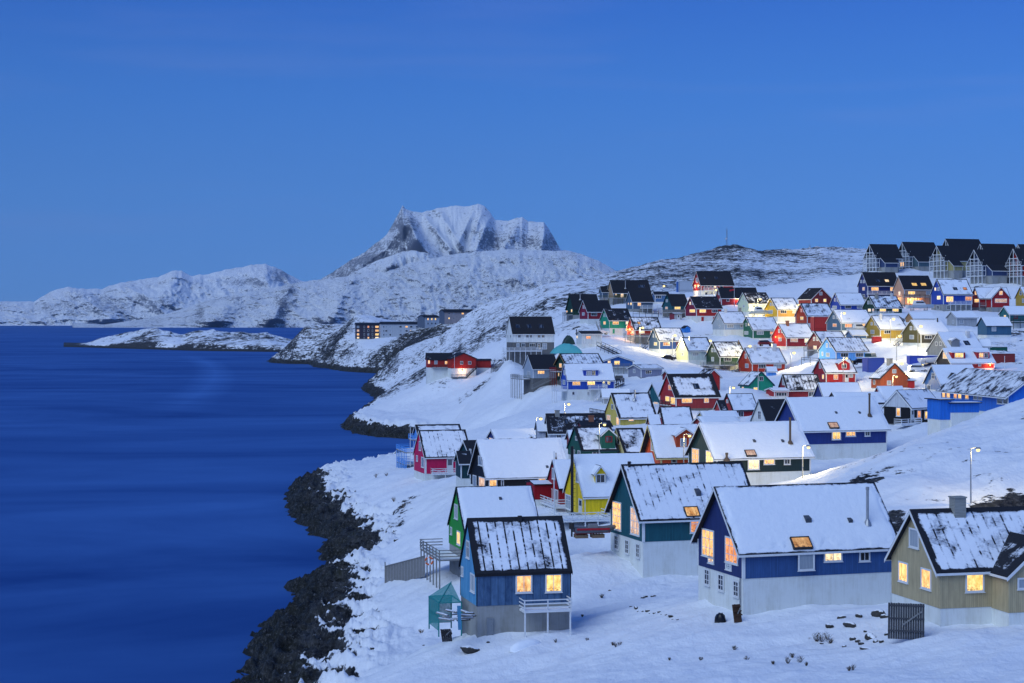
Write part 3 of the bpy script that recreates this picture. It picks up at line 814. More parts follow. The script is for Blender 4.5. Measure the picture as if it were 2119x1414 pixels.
        h.roofo = h.put(r, 'roof', m_roof(), color=(roof[0], roof[1], roof[2], h.seed))
        u = MB()
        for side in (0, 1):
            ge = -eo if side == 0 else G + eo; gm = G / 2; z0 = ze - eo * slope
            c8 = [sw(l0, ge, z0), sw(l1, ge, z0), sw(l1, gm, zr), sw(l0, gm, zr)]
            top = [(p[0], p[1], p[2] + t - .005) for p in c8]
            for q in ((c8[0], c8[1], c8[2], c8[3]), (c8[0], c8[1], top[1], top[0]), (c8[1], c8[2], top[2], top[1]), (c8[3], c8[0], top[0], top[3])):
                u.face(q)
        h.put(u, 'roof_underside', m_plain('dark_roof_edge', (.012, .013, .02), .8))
        h.slope, h.run, h.G, h.L, h.sw = slope, run, G, L, sw
        if roof[0] >= .93 and h.D < 345 and h.parent is None:
            nu, nv = 64, 26; z0 = ze - eo * slope; l = np.linspace(l0 + .05, l1 - .05, nu); v = np.linspace(0, 1, nv)
            LL_, VV = np.meshgrid(l, v, indexing='ij'); GG = -eo + .03 + VV * (G / 2 + eo - .05)
            ed = np.minimum(np.minimum(LL_ - l[0], l[-1] - LL_), np.minimum(GG + eo - .03, (G / 2 - GG - .02) * 1.5))
            sd = h.seed * 50
            wob = fbm(LL_ * .9 + sd, GG * .9, 5, 7)
            hgt = np.clip((ed - .10 - (roof[2] * .9 + .12) * np.clip(.35 + wob * 1.6, 0, 1.6)) / .35, -.3, 1)
            ZZ = ze + slope * GG + t + np.where(hgt > 0, .13 * np.sqrt(np.clip(hgt, 0, 1)) + .03 * fbm(LL_ * .6 + sd, GG * .5, 4, 17), -.10)
            Pn = [sw(a_, b_, c_) for a_, b_, c_ in zip(LL_.ravel(), GG.ravel(), ZZ.ravel())]
            Pn = np.array([h.T(Vector(p)) for p in Pn]).reshape(nu, nv, 3)
            so = grid_object('snow_cover', Pn[..., 0], Pn[..., 1], Pn[..., 2], m_snow(), keep=hgt > -.05); so.parent = h.roofo; 
        if trim != 'n':
            tm = m_white() if trim == 'w' else m_plain('trim_' + trim, PAINT[trim] if trim in PAINT else (.03, .03, .04), .6)
            bd = .17 * (1 if not h.near else 1.3)
            for l in (l0 - .03, l1):
                b = MB()
                for ge, z0 in ((-eo, ze - eo * slope), (G + eo, ze - eo * slope)):
                    P = [sw(l, ge, z0 - bd), sw(l + .03, ge, z0 - bd), sw(l + .03, G / 2, zr - bd), sw(l, G / 2, zr - bd)]
                    Q = [(p[0], p[1], p[2] + bd + .06) for p in P]
                    b.hexa(P + Q)
                h.put(b, 'barge_board', tm)
            for ge in (-eo - .03, G + eo):
                b = MB()
                a0 = sw(l0, ge, ze - eo * slope - .10); a1 = sw(l1, ge + .03, ze - eo * slope + .08)
                b.box(min(a0[0], a1[0]), max(a0[0], a1[0]), min(a0[1], a1[1]), max(a0[1], a1[1]), a0[2], a1[2])
                h.put(b, 'fascia', tm)
            w = trimw
            if w > 0:
                b = MB(); b.box(-.025, w, -.025, 0, zb, ze); b.box(-.025, 0, 0, w, zb, ze); h.put(b, 'corner_board', tm)
                b = MB(); b.box(A - w, A + .025, -.025, 0, zb, ze); h.put(b, 'corner_board', tm)
                b = MB(); b.box(-.025, 0, B - w, B + .025, zb, ze); h.put(b, 'corner_board', tm)
    # --- projection helpers (photo pixels -> local corner frame)
    def ray(h, x, y):
        px, py = P2(x, y)
        I = h.M.inverted()
        o = I @ Vector((0, 0, CAMZ)); d = I.to_3x3() @ Vector(((px - CX) / F, 1, -(py - HY) / F))
        return o, d
    def onP(h, x, y, b=0.0):
        o, d = h.ray(x, y); t = (b - o.y) / d.y; return o + d * t
    def onQ(h, x, y, a=0.0):
        o, d = h.ray(x, y); t = (a - o.x) / d.x; return o + d * t
    def onRoof(h, x, y):
        """front-facing slope: for L the slope over face P, for R the slope over face Q"""
        o, d = h.ray(x, y)
        ax = 1 if h.kind == 'L' else 0
        # z = ze + slope*g + .14
        t = (h.ze + h.slope * o[ax] + .14 - o.z) / (d.z - h.slope * d[ax]); return o + d * t
    # --- parts
    def win(h, x0, x1, y0, y1, kind='d', mull=None, proud=0.0, face=None, sill=None):
        xm = (x0 + x1) / 2
        if face is None:
            face = 'P' if P2(xm, 0)[0] > h.P.x / h.D * F + CX else 'Q'
        if face == 'P':
            p0 = h.onP(x0, y1); p1 = h.onP(x1, y0); s0, s1, z0, z1 = p0.x, p1.x, p0.z, p1.z
            zz = h.onP(xm, y1).z; z1 = h.onP(xm, y0).z; z0 = zz
            mp = lambda s, o, z: (s, -o, z)
        else:
            p0 = h.onQ(x0, y1); p1 = h.onQ(x1, y0); s0, s1 = sorted((p0.y, p1.y)); z0 = h.onQ(xm, y1).z; z1 = h.onQ(xm, y0).z
            mp = lambda s, o, z: (-o, s, z)
        h.window(mp, s0, s1, z0, z1, kind, mull, proud, sill)
    def window(h, mp, s0, s1, z0, z1, kind, mull=None, proud=0.0, sill=None, name='window', fm=None):
        w = s1 - s0; hh = z1 - z0
        if w < .15 or hh < .15: return
        if h.D > 380 and w > .9:                     # keep glazing slim on the far houses
            s0 += w * .05; s1 -= w * .05; w = s1 - s0; z1 -= hh * .06; hh = z1 - z0
        fw = min(.13 if h.near else .10, w * .2); o1 = .07 + proud; o0 = proud + .004
        f = MB()
        def bx(a, b, c, d, oa=o0, ob=o1):
            f.hexa([mp(a, oa, c), mp(b, oa, c), mp(b, ob, c), mp(a, ob, c), mp(a, oa, d), mp(b, oa, d), mp(b, ob, d), mp(a, ob, d)])
        bx(s0, s1, z1 - fw, z1); bx(s0, s1, z0, z0 + fw); bx(s0, s0 + fw, z0 + fw, z1 - fw); bx(s1 - fw, s1, z0 + fw, z1 - fw)
        if mull is None:
            mull = (0 if w < .7 else 1 if w < 1.5 else 2 if w < 2.6 else 3, 1 if hh > 1.25 and w < 1.6 else 0)
        nv, nh = mull; mw = .05
        for k in range(1, nv + 1):
            c = s0 + w * k / (nv + 1); bx(c - mw / 2, c + mw / 2, z0 + fw, z1 - fw, o0, o1 - .012)
        for k in range(1, nh + 1):
            c = z0 + hh * k / (nh + 1) if nh > 1 else z0 + hh * .62; bx(s0 + fw, s1 - fw, c - mw / 2, c + mw / 2, o0, o1 - .016)
        fm = fm or (m_white() if kind != 'R' else m_plain('red_frame', (.25, .015, .02), .5))
        fo = h.put(f, name, fm)
        p = MB(); oo = o0 + .02
        a, b, c, d = s0 + fw * .5, s1 - fw * .5, z0 + fw * .5, z1 - fw * .5
        p.face([mp(a, oo, c), mp(b, oo, c), mp(b, oo, d), mp(a, oo, d)], [(0, 0), (b - a, 0), (b - a, d - c), (0, d - c)])
        if kind in 'dR': mat = m_glass()
        elif kind == 'g': mat = m_pale_glass()
        else: mat = m_lit(kind, {'l': 1.35, 'y': 1.5, 'o': 1.1, 'p': .85, 'w': 1.5, 'e': 1.05}[kind])
        h.put(p, 'pane', mat, parent=fo)
        if sill or (sill is None and h.near):
            s = MB(); s0_, s1_ = s0 - .05, s1 + .05
            s.hexa([mp(s0_, o0, z0 - .05), mp(s1_, o0, z0 - .05), mp(s1_, o1 + .06, z0 - .05), mp(s0_, o1 + .06, z0 - .05), mp(s0_, o0, z0 - .003), mp(s1_, o0, z0 - .003), mp(s1_, o1 + .06, z0 - .003), mp(s0_, o1 + .06, z0 - .003)])
            h.put(s, 'sill', fm, parent=fo)
    def wins(h, *ws, **k):
        for w in ws: h.win(*w, **k)
        return h
    def door(h, x0, x1, y0, y1, col='white', face=None, glass=True):
        xm = (x0 + x1) / 2
        if face is None: face = 'P' if P2(xm, 0)[0] > h.P.x / h.D * F + CX else 'Q'
        if face == 'P':
            s0, s1 = h.onP(x0, y1).x, h.onP(x1, y1).x; z0, z1 = h.onP(xm, y1).z, h.onP(xm, y0).z; mp = lambda s, o, z: (s, -o, z)
        else:
            s0, s1 = sorted((h.onQ(x0, y1).y, h.onQ(x1, y1).y)); z0, z1 = h.onQ(xm, y1).z, h.onQ(xm, y0).z; mp = lambda s, o, z: (-o, s, z)
        d = MB()
        def bx(a, b, c, e, oa, ob): d.hexa([mp(a, oa, c), mp(b, oa, c), mp(b, ob, c), mp(a, ob, c), mp(a, oa, e), mp(b, oa, e), mp(b, ob, e), mp(a, ob, e)])
        w = s1 - s0
        bx(s0, s1, z0, z1, .003, .05); bx(s0, s0 + .1, z0, z1, .05, .08); bx(s1 - .1, s1, z0, z1, .05, .08); bx(s0 + .1, s1 - .1, z1 - .1, z1, .05, .08)
        do = h.put(d, 'door', m_plain('door_' + col, PAINT[col] if col in PAINT else (.6, .6, .6), .5, 0.0, .1))
        if glass and w > .5:
            g = MB(); zz = z0 + (z1 - z0) * .52
            g.face([mp(s0 + .2, .055, zz), mp(s1 - .2, .055, zz), mp(s1 - .2, .055, z1 - .2), mp(s0 + .2, .055, z1 - .2)])
            h.put(g, 'door_glass', m_glass(), parent=do)
        k = MB(); k.box(0, .001, 0, .001, 0, .001)
        hd = MB(); c = [mp(s1 - .2, .05, z0 + 1.0), mp(s1 - .2, .11, z0 + 1.0)]; hd.bar(c[0], c[1], .05)
        h.put(hd, 'door_handle', m_metal(), parent=do)
        return h
    def sky(h, x0, x1, y0, y1, kind='d'):
        """roof window: frame stands proud of the slope"""
        a = h.onRoof((x0 + x1) / 2, y1); b = h.onRoof((x0 + x1) / 2, y0)
        l = h.onRoof(x0, y1); r = h.onRoof(x1, y1)
        ax = 0 if h.kind == 'L' else 1; gx = 1 - ax
        w = abs(r[ax] - l[ax]); w = max(w, .4); lc = a[ax]; g0, g1 = a[gx], b[gx]
        if g1 - g0 < .3: g1 = g0 + .5
        nrm = Vector((0, -h.slope, 1)).normalized() if h.kind == 'L' else Vector((-h.slope, 0, 1)).normalized()
        def pt(s, g, o):
            z = h.ze + h.slope * g + .14
            p = Vector((s, g, z)) if h.kind == 'L' else Vector((g, s, z)); return p + nrm * o
        s0, s1 = lc - w / 2, lc + w / 2; f = MB(); t = .09 + (.17 if any(c.name.startswith('snow_cover') for c in h.roofo.children) else 0)
        def bx(a0, a1, b0, b1): f.hexa([pt(a0, b0, -.02), pt(a1, b0, -.02), pt(a1, b1, -.02), pt(a0, b1, -.02), pt(a0, b0, t), pt(a1, b0, t), pt(a1, b1, t), pt(a0, b1, t)])
        bx(s0, s1, g0, g0 + .07); bx(s0, s1, g1 - .07, g1); bx(s0, s0 + .08, g0 + .07, g1 - .07); bx(s1 - .08, s1, g0 + .07, g1 - .07)
        fo = h.put(f, 'skylight', m_dark_wood())
        p = MB(); p.face([pt(s0, g0, t - .04), pt(s1, g0, t - .04), pt(s1, g1, t - .04), pt(s0, g1, t - .04)], [(0, 0), (w, 0), (w, g1 - g0), (0, g1 - g0)])
        h.put(p, 'pane', m_glass() if kind in 'dg' else m_lit(kind, {'l': 1.0, 'y': 1.1, 'o': .8, 'p': .8, 'e': .8, 'w': 1.2}[kind]), parent=fo)
        return h
    def chim(h, x, y0, y1, wpx, kind='c', cap=True):
        """chimney: stands on the slope at (x,y1) and tops out at y0"""
        p = h.onRoof(x, y1); g = p.y if h.kind == 'L' else p.x
        if g > h.G / 2:
            if h.kind == 'L': p = h.onP(x, y1, h.G / 2)
            else: p = h.onQ(x, y1, h.G / 2)
        q = h.M @ p; sc = q.y / F / FR[0][2]
        H = (y1 - y0) * sc; w = wpx * sc
        m = MB(); z = p.z
        if kind in 'cb':
            m.box(p.x - w / 2, p.x + w / 2, p.y - w / 2 + .1, p.y + w / 2 + .1, z - .9, z + H)
            if cap: m.box(p.x - w / 2 - .06, p.x + w / 2 + .06, p.y - w / 2 + .04, p.y + w / 2 + .16, z + H, z + H + .1)
            mat = m_boards('brick_chimney', (.30, .12, .07), .08) if kind == 'b' else m_boards('concrete_chimney', (.28, .28, .26), .12)
            if kind == 'c' and False: pass
            h.put(m, 'chimney', mat)
        elif kind == 'w':
            m.box(p.x - w / 2, p.x + w / 2, p.y - w / 2 + .1, p.y + w / 2 + .1, z - .9, z + H); h.put(m, 'chimney', m_plain('white_rendered_chimney', (.55, .56, .58), .8))
        elif kind == 'k':
            m.box(p.x - w / 2, p.x + w / 2, p.y - w / 2 + .1, p.y + w / 2 + .1, z - .9, z + H); h.put(m, 'chimney', m_plain('black_chimney', (.02, .02, .025), .8))
        else:
            m.tube([(p.x, p.y, z - .2), (p.x, p.y, z + H)], w / 2, 10)
            m.tube([(p.x, p.y, z - .1), (p.x, p.y, z + .18), (p.x, p.y, z + .42)], [w * 1.5, w * 1.1, w * .5], 10)
            m.tube([(p.x, p.y, z + H - .25), (p.x, p.y, z + H)], w * .62, 10)
            h.put(m, 'flue_pipe', m_metal() if kind == 'm' else m_plain('rusty_pipe', (.10, .07, .05), .7), smooth=True)
        return h
    def downpipe(h, x, y0, y1):
        f = h.onP if P2(x, 0)[0] > h.P.x / h.D * F + CX else h.onQ
        a = f(x, y0, -.09); b = f(x, y1, -.09); m = MB(); m.tube([a, b], .05, 8); h.put(m, 'downpipe', m_plain('grey_downpipe', (.16, .17, .19), .5)); return h
    def vent(h, x, y, wpx):
        p = h.onRoof(x, y); sc = (h.M @ p).y / F / FR[0][2]; w = wpx * sc
        m = MB(); m.hexa([(p.x - w / 2, p.y - .1, p.z - .15), (p.x + w / 2, p.y - .1, p.z - .15), (p.x + w / 2, p.y + w, p.z + .2), (p.x - w / 2, p.y + w, p.z + .2),
                          (p.x - w / 2, p.y - .15, p.z + w * .7), (p.x + w / 2, p.y - .15, p.z + w * .7), (p.x + w / 2, p.y + w, p.z + w * 1.2), (p.x - w / 2, p.y + w, p.z + w * 1.2)])
        h.put(m, 'roof_vent', m_plain('grey_roof_vent', (.07, .08, .10), .7)); return h
    def dormer(h, x0, x1, ye, yb, ya=None, col=None, wins=(), cov=.95, trim=True):
        """front face between columns x0..x1, from row yb (on the roof) up to ye; ya: apex row of a gabled dormer (None = shed)"""
        a = h.onRoof(x0, yb); b = h.onRoof(x1, yb); g0 = min(a.y, b.y); g0 = (a.y + b.y) / 2
        s0, s1 = h.onP(x0, yb, g0).x, h.onP(x1, yb, g0).x; zb = h.ze + h.slope * g0 + .1; xm = (x0 + x1) / 2
        zt = h.onP(xm, ye, g0).z
        def groof(z): return (z - h.ze - .14) / h.slope
        m = MB(); gt = min(groof(zt), h.G / 2)
        wm = m_wall('painted_boards_' + (col or h.wall), PAINT[col or h.wall], h.near)
        m.face([(s0, g0, zb - .3), (s1, g0, zb - .3), (s1, g0, zt), (s0, g0, zt)], [(s0, zb), (s1, zb), (s1, zt), (s0, zt)])
        for s in (s0, s1): m.face([(s, g0, zb - .3), (s, gt, zt), (s, g0, zt)], [(g0, zb), (gt, zt), (g0, zt)])
        d = None
        if ya is not None:
            za = h.onP(xm, ya, g0).z; sm = (s0 + s1) / 2; ga = min(groof(za), h.G / 2)
            m.face([(s0, g0, zt), (s1, g0, zt), (sm, g0, za)], [(s0, zt), (s1, zt), (sm, za)])
            d = h.put(m, 'dormer', wm)
            r = MB(); e = .22; sl = (za - zt) / (sm - s0); gt2 = groof(zt - e * sl)
            for sg, se in ((-1, s0 - e), (1, s1 + e)):
                z0 = zt - e * sl; rn = math.hypot(sm - se, za - z0)
                r.face([(se, g0 - .25, z0 + .1), (se, gt2, z0 + .1), (sm, ga + .1, za + .1), (sm, g0 - .25, za + .1)], [(0, rn), (gt2 - g0, rn), (ga - g0, 0), (0, 0)], [(.0, 0), (2, 0), (2, rn), (.0, rn)])
            h.put(r, 'dormer_roof', m_roof(), parent=d, color=(cov, 0, .08, random.random()))
            b_ = MB()
            for se in (s0 - e, s1 + e):
                z0 = zt - e * sl
                b_.hexa([(se, g0 - .29, z0 - .12), (sm, g0 - .29, za - .12), (sm, g0 - .25, za - .12), (se, g0 - .25, z0 - .12), (se, g0 - .29, z0 + .1), (sm, g0 - .29, za + .1), (sm, g0 - .25, za + .1), (se, g0 - .25, z0 + .1)])
            h.put(b_, 'dormer_trim', m_white(), parent=d)
        else:
            d = h.put(m, 'dormer', wm)
            r = MB(); zt2 = zt + (h.zr - zt) * .30; gt2 = groof(zt2); rn = math.hypot(gt2 - g0 + .3, zt2 - zt)
            r.hexa([(s0 - .2, g0 - .3, zt - .02), (s1 + .2, g0 - .3, zt - .02), (s1 + .2, gt2 + .3, zt2 - .02), (s0 - .2, gt2 + .3, zt2 - .02),
                    (s0 - .2, g0 - .3, zt + .1), (s1 + .2, g0 - .3, zt + .1), (s1 + .2, gt2 + .05, zt2 + .1), (s0 - .2, gt2 + .05, zt2 + .1)])
            r.uv2 = [[(1.5, 1.5)] * 4 for _ in r.uv2]; r.uv = [[(a_ + 1, b_ + 1) for a_, b_ in f_] for f_ in r.uv]
            h.put(r, 'dormer_roof', m_roof(), parent=d, color=(cov, 0, .05, random.random()))
        # windows belong to the dormer's face
        for (wx0, wx1, wy0, wy1, k) in wins:
            ws0, ws1 = h.onP(wx0, wy1, g0).x, h.onP(wx1, wy1, g0).x; wz0, wz1 = h.onP((wx0 + wx1) / 2, wy1, g0).z, h.onP((wx0 + wx1) / 2, wy0, g0).z
            h.window(lambda s, o, z: (s, g0 - o, z), ws0, ws1, wz0, wz1, k)
        return h
    def deck(h, x0, x1, y, dp=1.8, face=None, rail='w', rh=.95, stilt=True, xbr=False, zoff=None):
        """balcony or terrace at row y along a wall"""
        xm = (x0 + x1) / 2
        if face is None: face = 'P' if P2(xm, 0)[0] > h.P.x / h.D * F + CX else 'Q'
        mat = m_white() if rail == 'w' else m_grey_wood() if rail == 'g' else m_dark_wood() if rail == 'd' else m_plain('railing_' + rail, PAINT[rail], .6)
        if face == 'P':
            s0, s1 = h.onP(x0, y, -dp).x, h.onP(x1, y, -dp).x; z = h.onP(xm, y, -dp).z; mp = lambda s, o, zz: (s, -o, zz)
        else:
            s0, s1 = sorted((h.onQ(x0, y, -dp).y, h.onQ(x1, y, -dp).y)); z = h.onQ(xm, y, -dp).z; mp = lambda s, o, zz: (-o, s, zz)
        m = MB(); fl = MB()
        def bx(mm, a, b, o0, o1, c, d): mm.hexa([mp(a, o0, c), mp(b, o0, c), mp(b, o1, c), mp(a, o1, c), mp(a, o0, d), mp(b, o0, d), mp(b, o1, d), mp(a, o1, d)])
        bx(fl, s0, s1, .02, dp, z - .16, z)
        d = h.put(fl, 'deck', m_grey_wood() if rail != 'w' else m_white())
        sn = MB(); bx(sn, s0 + .08, s1 - .08, .08, dp - .08, z + .003, z + .08); h.put(sn, 'snow_cover', m_snow(), parent=d)
        n = max(2, int((s1 - s0) / 1.5) + 1)
        for k in range(n):
            s = s0 + .05 + (s1 - s0 - .1) * k / (n - 1); bx(m, s - .05, s + .05, dp - .1, dp, z, z + rh)
        for zz in (rh, rh * .68, rh * .36):
            hgt = .09 if zz == rh else .11
            for (a, b, o0, o1) in ((s0 - .02, s1 + .02, dp, dp + .035), (s0 - .035, s0, .05, dp), (s1, s1 + .035, .05, dp)):
                bx(m, a, b, o0, o1, z + zz - hgt, z + zz)
        if xbr:
            for k in range(n - 1):
                sa = s0 + (s1 - s0) * k / (n - 1); sb = s0 + (s1 - s0) * (k + 1) / (n - 1)
                m.bar(mp(sa, dp + .02, z + .08), mp(sb, dp + .02, z + rh - .08), .05); m.bar(mp(sa, dp + .02, z + rh - .08), mp(sb, dp + .02, z + .08), .05)
        h.put(m, 'railing', mat, parent=d)
        if stilt:
            for k in range(n):
                s = s0 + .1 + (s1 - s0 - .2) * k / (n - 1)
                st = MB(); st.bar(mp(s, dp - .1, z - .16), mp(s, dp - .1, -2.8), .12)
                h.put(st, 'stilt', mat, parent=d)
        return h
    def stairs(h, xa, ya, xb, yb, wid=1.0, dp=1.2, mat='g', face='P', n=None):
        """flight of steps running beside a wall from (xa,ya) down to (xb,yb)"""
        m = MB(); mm = m_white() if mat == 'w' else m_grey_wood() if mat == 'g' else m_dark_wood()
        f = h.onP if face == 'P' else h.onQ
        a = f(xa, ya, -dp); b = f(xb, yb, -dp)
        n = n or max(3, int(abs(a.z - b.z) / .2))
        ax = 0 if face == 'P' else 1; ox = 1 - ax
        def pt(t, o, dz=0):
            p = a.lerp(b, t); q = [p.x, p.y, p.z + dz]; q[ox] = -dp - o; return Vector(q)
        for o in (0, wid): m.bar(pt(0, o), pt(1, o), .06, .24)
        for k in range(n):
            t = (k + .5) / n; p = pt(t, 0); q = pt(t, wid); m.bar(p, q, .26, .05)
        for o in (0, wid):
            m.bar(pt(0, o, .9), pt(1, o, .9), .05, .08); m.bar(pt(0, o, .5), pt(1, o, .5), .04, .06)
            for t in (0, .33, .66, 1): m.bar(pt(t, o, -.1), pt(t, o, .9), .07)
        h.put(m, 'staircase', mm); return h
    def step_end(h, L2, frac=.72):
        pass

@cached
def m_snow():
    t = NT('lying_snow'); tc = t.n('ShaderNodeTexCoord'); n = t.noise((tc, 3), 2.0, 6, .6)
    return t.out(t.pbsdf(t.mix(n, (.74, .78, .84, 1), (.85, .88, .92, 1)), .75, n, .6, .1))

VERB = False
# ------------------------------------------------------------------ the houses, read off the photograph
def H(label, n, gx, rx, ey, ay, by, fy, D, wall, **k): return House(label, n, gx, rx, ey, ay, by, fy, D, wall, **k)
K = House

# ---- foreground
frame(860, 980, 3.93)
h = H('weathered light and dark blue house with a streaky half bare roof, grey concrete base', 497, 365, 1262, 815, 375, 1080, 1345, 156, 'medblue', near=1, fcol='g', roof=(.76, 1.0, .40), trim='black',
      matw=m_weathered('worn_blue_paint', (.020, .055, .13), (.10, .20, .35)), matq=m_weathered('worn_pale_blue_paint', (.05, .24, .46), (.16, .42, .66)), ov=.12, eo=.12, trimw=.05)
h.wins((812, 948, 822, 973, 'l'), (1053, 1191, 815, 968, 'y'), mull=(1, 0)); h.wins((415, 440, 545, 690, 'd'), (448, 483, 815, 965, 'g'), (374, 390, 755, 835, 'd'))
h.chim(850, 345, 392, 30, 'k'); h.door(575, 632, 1175, 1320, 'grey', glass=False)
h.deck(883, 1270, 1115, 1.7, rail='w', rh=.95)
h = H('grass green house with a fully snowed roof behind the weathered blue house', 405, 272, 1010, 470, 118, 640, 840, 192, 'grass', near=1, fcol='g', roof=(.95, .30, .12), trim='forest', ov=.15, eo=.15, trimw=.06)
h.wins((318, 345, 250, 370, 'g'), (284, 298, 435, 497, 'd'), (338, 366, 468, 582, 'y'))
h.deck(36, 190, 655, 2.6, face='Q', rail='g', rh=1.0)
h.vent(690, 215, 22)

frame(1240, 940, 3.311)
h = H('large two storey blue house on a white base, steel flue pipe on its snowy roof', 985, 675, 2030, 665, 232, 855, 1125, 150, 'medblue', near=1, roof=(.97, .0, .40), ov=.55, eo=.35, trimw=.2, fcol='w',
      matq=m_wall('painted_boards_deep_blue', (.020, .034, .13), 1))
h.wins((706, 788, 515, 705, 'l'), (748, 788, 700, 750, 'l'), (865, 952, 570, 750, 'o'), (868, 908, 745, 795, 'g'), mull=(2, 2))
h.wins((722, 758, 785, 900, 'd'), (815, 855, 820, 938, 'd'), (920, 958, 865, 980, 'd'), mull=(1, 2))
h.wins((1538, 1665, 665, 738, 'w'), (1780, 1855, 665, 737, 'd'), mull=(1, 0))
h.win(1352, 1465, 665, 795, 'g', proud=.25, mull=(0, 0)); h.sky(1330, 1462, 575, 655, 'e')
h.downpipe(965, 850, 1100); h.vent(1432, 470, 42); h.vent(1720, 470, 30); h.chim(1838, 225, 480, 20, 'm')
h = H('dark teal two storey house on a white base with a wind scoured roof', 300, 75, 1075, 440, 78, 602, 855, 181, 'teal', near=1, roof=(.90, .45, .25), ov=.55, eo=.35, trimw=.2)
h.wins((92, 152, 325, 520, 'l'), (216, 278, 365, 555, 'p'), mull=(2, 3)); h.wins((105, 133, 555, 655, 'd'), (178, 204, 585, 685, 'd'), (253, 278, 612, 712, 'd'), mull=(1, 2))
h.win(615, 700, 436, 540, 'o', proud=.2); h.sky(598, 695, 360, 430, 'l'); h.vent(680, 280, 35)
h.chim(207, 52, 90, 16, 'k')

frame(1700, 880, 3.074)
h = H('olive yellow house with white trim and a brick chimney at the right edge', 755, 445, 1500, 922, 545, 1168, 1300, 136, 'olive', near=1, roof=(.80, .45, .45), ov=.45, eo=.3, fcol='w', trimw=0)
h.wins((560, 622, 657, 782, 'g'), mull=(0, 0)); h.wins((492, 552, 870, 1000, 'l'), (635, 700, 912, 1045, 'l'), (914, 1034, 942, 1063, 'y'), mull=(0, 0))
h.chim(870, 462, 556, 78, 'c')
w2 = K(None, 1190, 1087, 1700, 950, 735, 1195, 1225, 134.6, 'olive', kind='R', near=1, parent=h, roof=(.55, .4, .8), ov=.3, eo=.3, trimw=0, Bm=5.5, Am=5.6)
w2.win(1245, 1330, 970, 1045, 'g', mull=(0, 0))

# ---- second rank
frame(1080, 820, 5.439)
h = H('bright yellow house with a gabled dormer and a snow white roof', 710, 487, 1570, 1130, 665, 1345, 1400, 217, 'yellow', near=1, roof=(1.0, 0, .05), ov=.25, eo=.2, fcol='g', trimw=.05)
h.wins((612, 648, 855, 970, 'g'), (495, 553, 1108, 1275, 'g'), mull=(1, 1)); h.door(643, 680, 1155, 1320, 'white', face='Q')
h.dormer(822, 945, 870, 985, 790, wins=[(828, 940, 875, 982, 'd')]); h.chim(1213, 735, 768, 28, 'k')
h.deck(420, 1010, 1400, 4.4, face='P', rail='w', xbr=True)
h.chim(566, 565, 1180, 24, 'k', cap=False)
h = H('deep red gabled house beside the bright yellow house', 425, 275, 740, 1040, 725, 1232, 1275, 228, 'red', near=1, roof=(1.0, 0, .05), ov=.1, eo=.15, fcol='g', trim='black', trimw=.0, matw=m_wall('painted_boards_deep_red', (.30, .006, .012), 1))
h.wins((342, 376, 810, 935, 'g'), (308, 345, 1035, 1160, 'g'), (375, 410, 1052, 1185, 'g'), mull=(0, 0))
an = K(None, 140, 130, 420, 1000, 960, 1165, 1200, 231, 'red', parent=h, roof=(1, 0, 0), trim='n', Bm=4, ov=.1, eo=.2, matw=m_wall('painted_boards_deep_red', (.30, .006, .012), 1))
h.deck(165, 370, 1215, 1.5, face='Q', rail='w')
h = H('rust red house with broad cream eaves and a gabled dormer under a street lamp', 1565, 1385, 2010, 680, 330, 800, 850, 252, 'rust', near=0, roof=(.97, .05, .15), ov=.8, eo=.3, trim='straw')
h.wins((1455, 1510, 455, 620, 'g'), mull=(1, 0)); h.door(1678, 1745, 690, 800, 'grey'); h.dormer(1735, 1950, 440, 585, 365, wins=[(1782, 1850, 475, 568, 'g'), (1880, 1935, 475, 568, 'g')])
h = H('dark green house with a broad green dormer and a patchy snow roof', 675, 520, 1075, 600, 350, 690, 740, 268, 'green', roof=(.74, .1, .35), ov=.15, trim='darkteal', fcol='w', trimw=.06)
h.wins((603, 625, 450, 500, 'd'), (580, 598, 600, 665, 'd'), (630, 660, 612, 668, 'd'), (792, 880, 622, 670, 'd')); h.dormer(895, 1050, 435, 590, 365, wins=[(940, 1015, 450, 520, 'R')])
h = H('pale straw yellow gabled house with a blotchy bare roof left of the rust red house', 1155, 980, 1440, 628, 370, 700, 740, 268, 'straw', roof=(.70, .15, .3), ov=.12, trim='straw')
h.win(1072, 1103, 452, 545, 'd', mull=(0, 0))
h = H('pale grey white house with a large bare topped roof and long lean-to on its left', 308, 262, 945, 405, 203, 575, 590, 300, 'lavender', roof=(.52, .4, .5), matw=m_wall('painted_boards_pale_grey', (.42, .45, .52)))
h.wins((387, 445, 430, 495, 'd'), (500, 525, 430, 495, 'd')); h.chim(398, 165, 215, 50, 'c'); h.sky(478, 525, 260, 320, 'g')
an = K(None, 195, 160, 268, 395, 285, 490, 500, 302, 'lavender', parent=h, roof=(1, 0, 0), trim='n', matw=m_wall('painted_boards_pale_grey', (.42, .45, .52)))
h.deck(225, 310, 575, 1.2, rail='w', xbr=True)
h = H('low dark roofed house with brick chimney between the pale grey and dark green houses', 690, 632, 1000, 335, 283, 400, 420, 285, 'darkred', roof=(.40, .1, .5), trim='d'); h.chim(780, 225, 285, 55, 'b')
h = H('tiny dark red gabled shed against the left side of the green dormered house', 560, 505, 620, 500, 390, 620, 640, 277, 'darkred', roof=(1, 0, .0), name='wooden_shed', cat='shed')
h = H('mustard yellow house with a bare black left roof strip and grey flue', 1100, 930, 1510, 240, -30, 340, 350, 352, 'mustard', roof=(.86, .25, .42), ov=.25, trimw=.08)
h.wins((1007, 1030, 90, 150, 'd'), (1047, 1066, 95, 155, 'd'), (957, 1000, 210, 275, 'p'), (1065, 1095, 235, 325, 'l'), (1198, 1260, 240, 282, 'l')); h.chim(1268, -70, 45, 18, 'm')

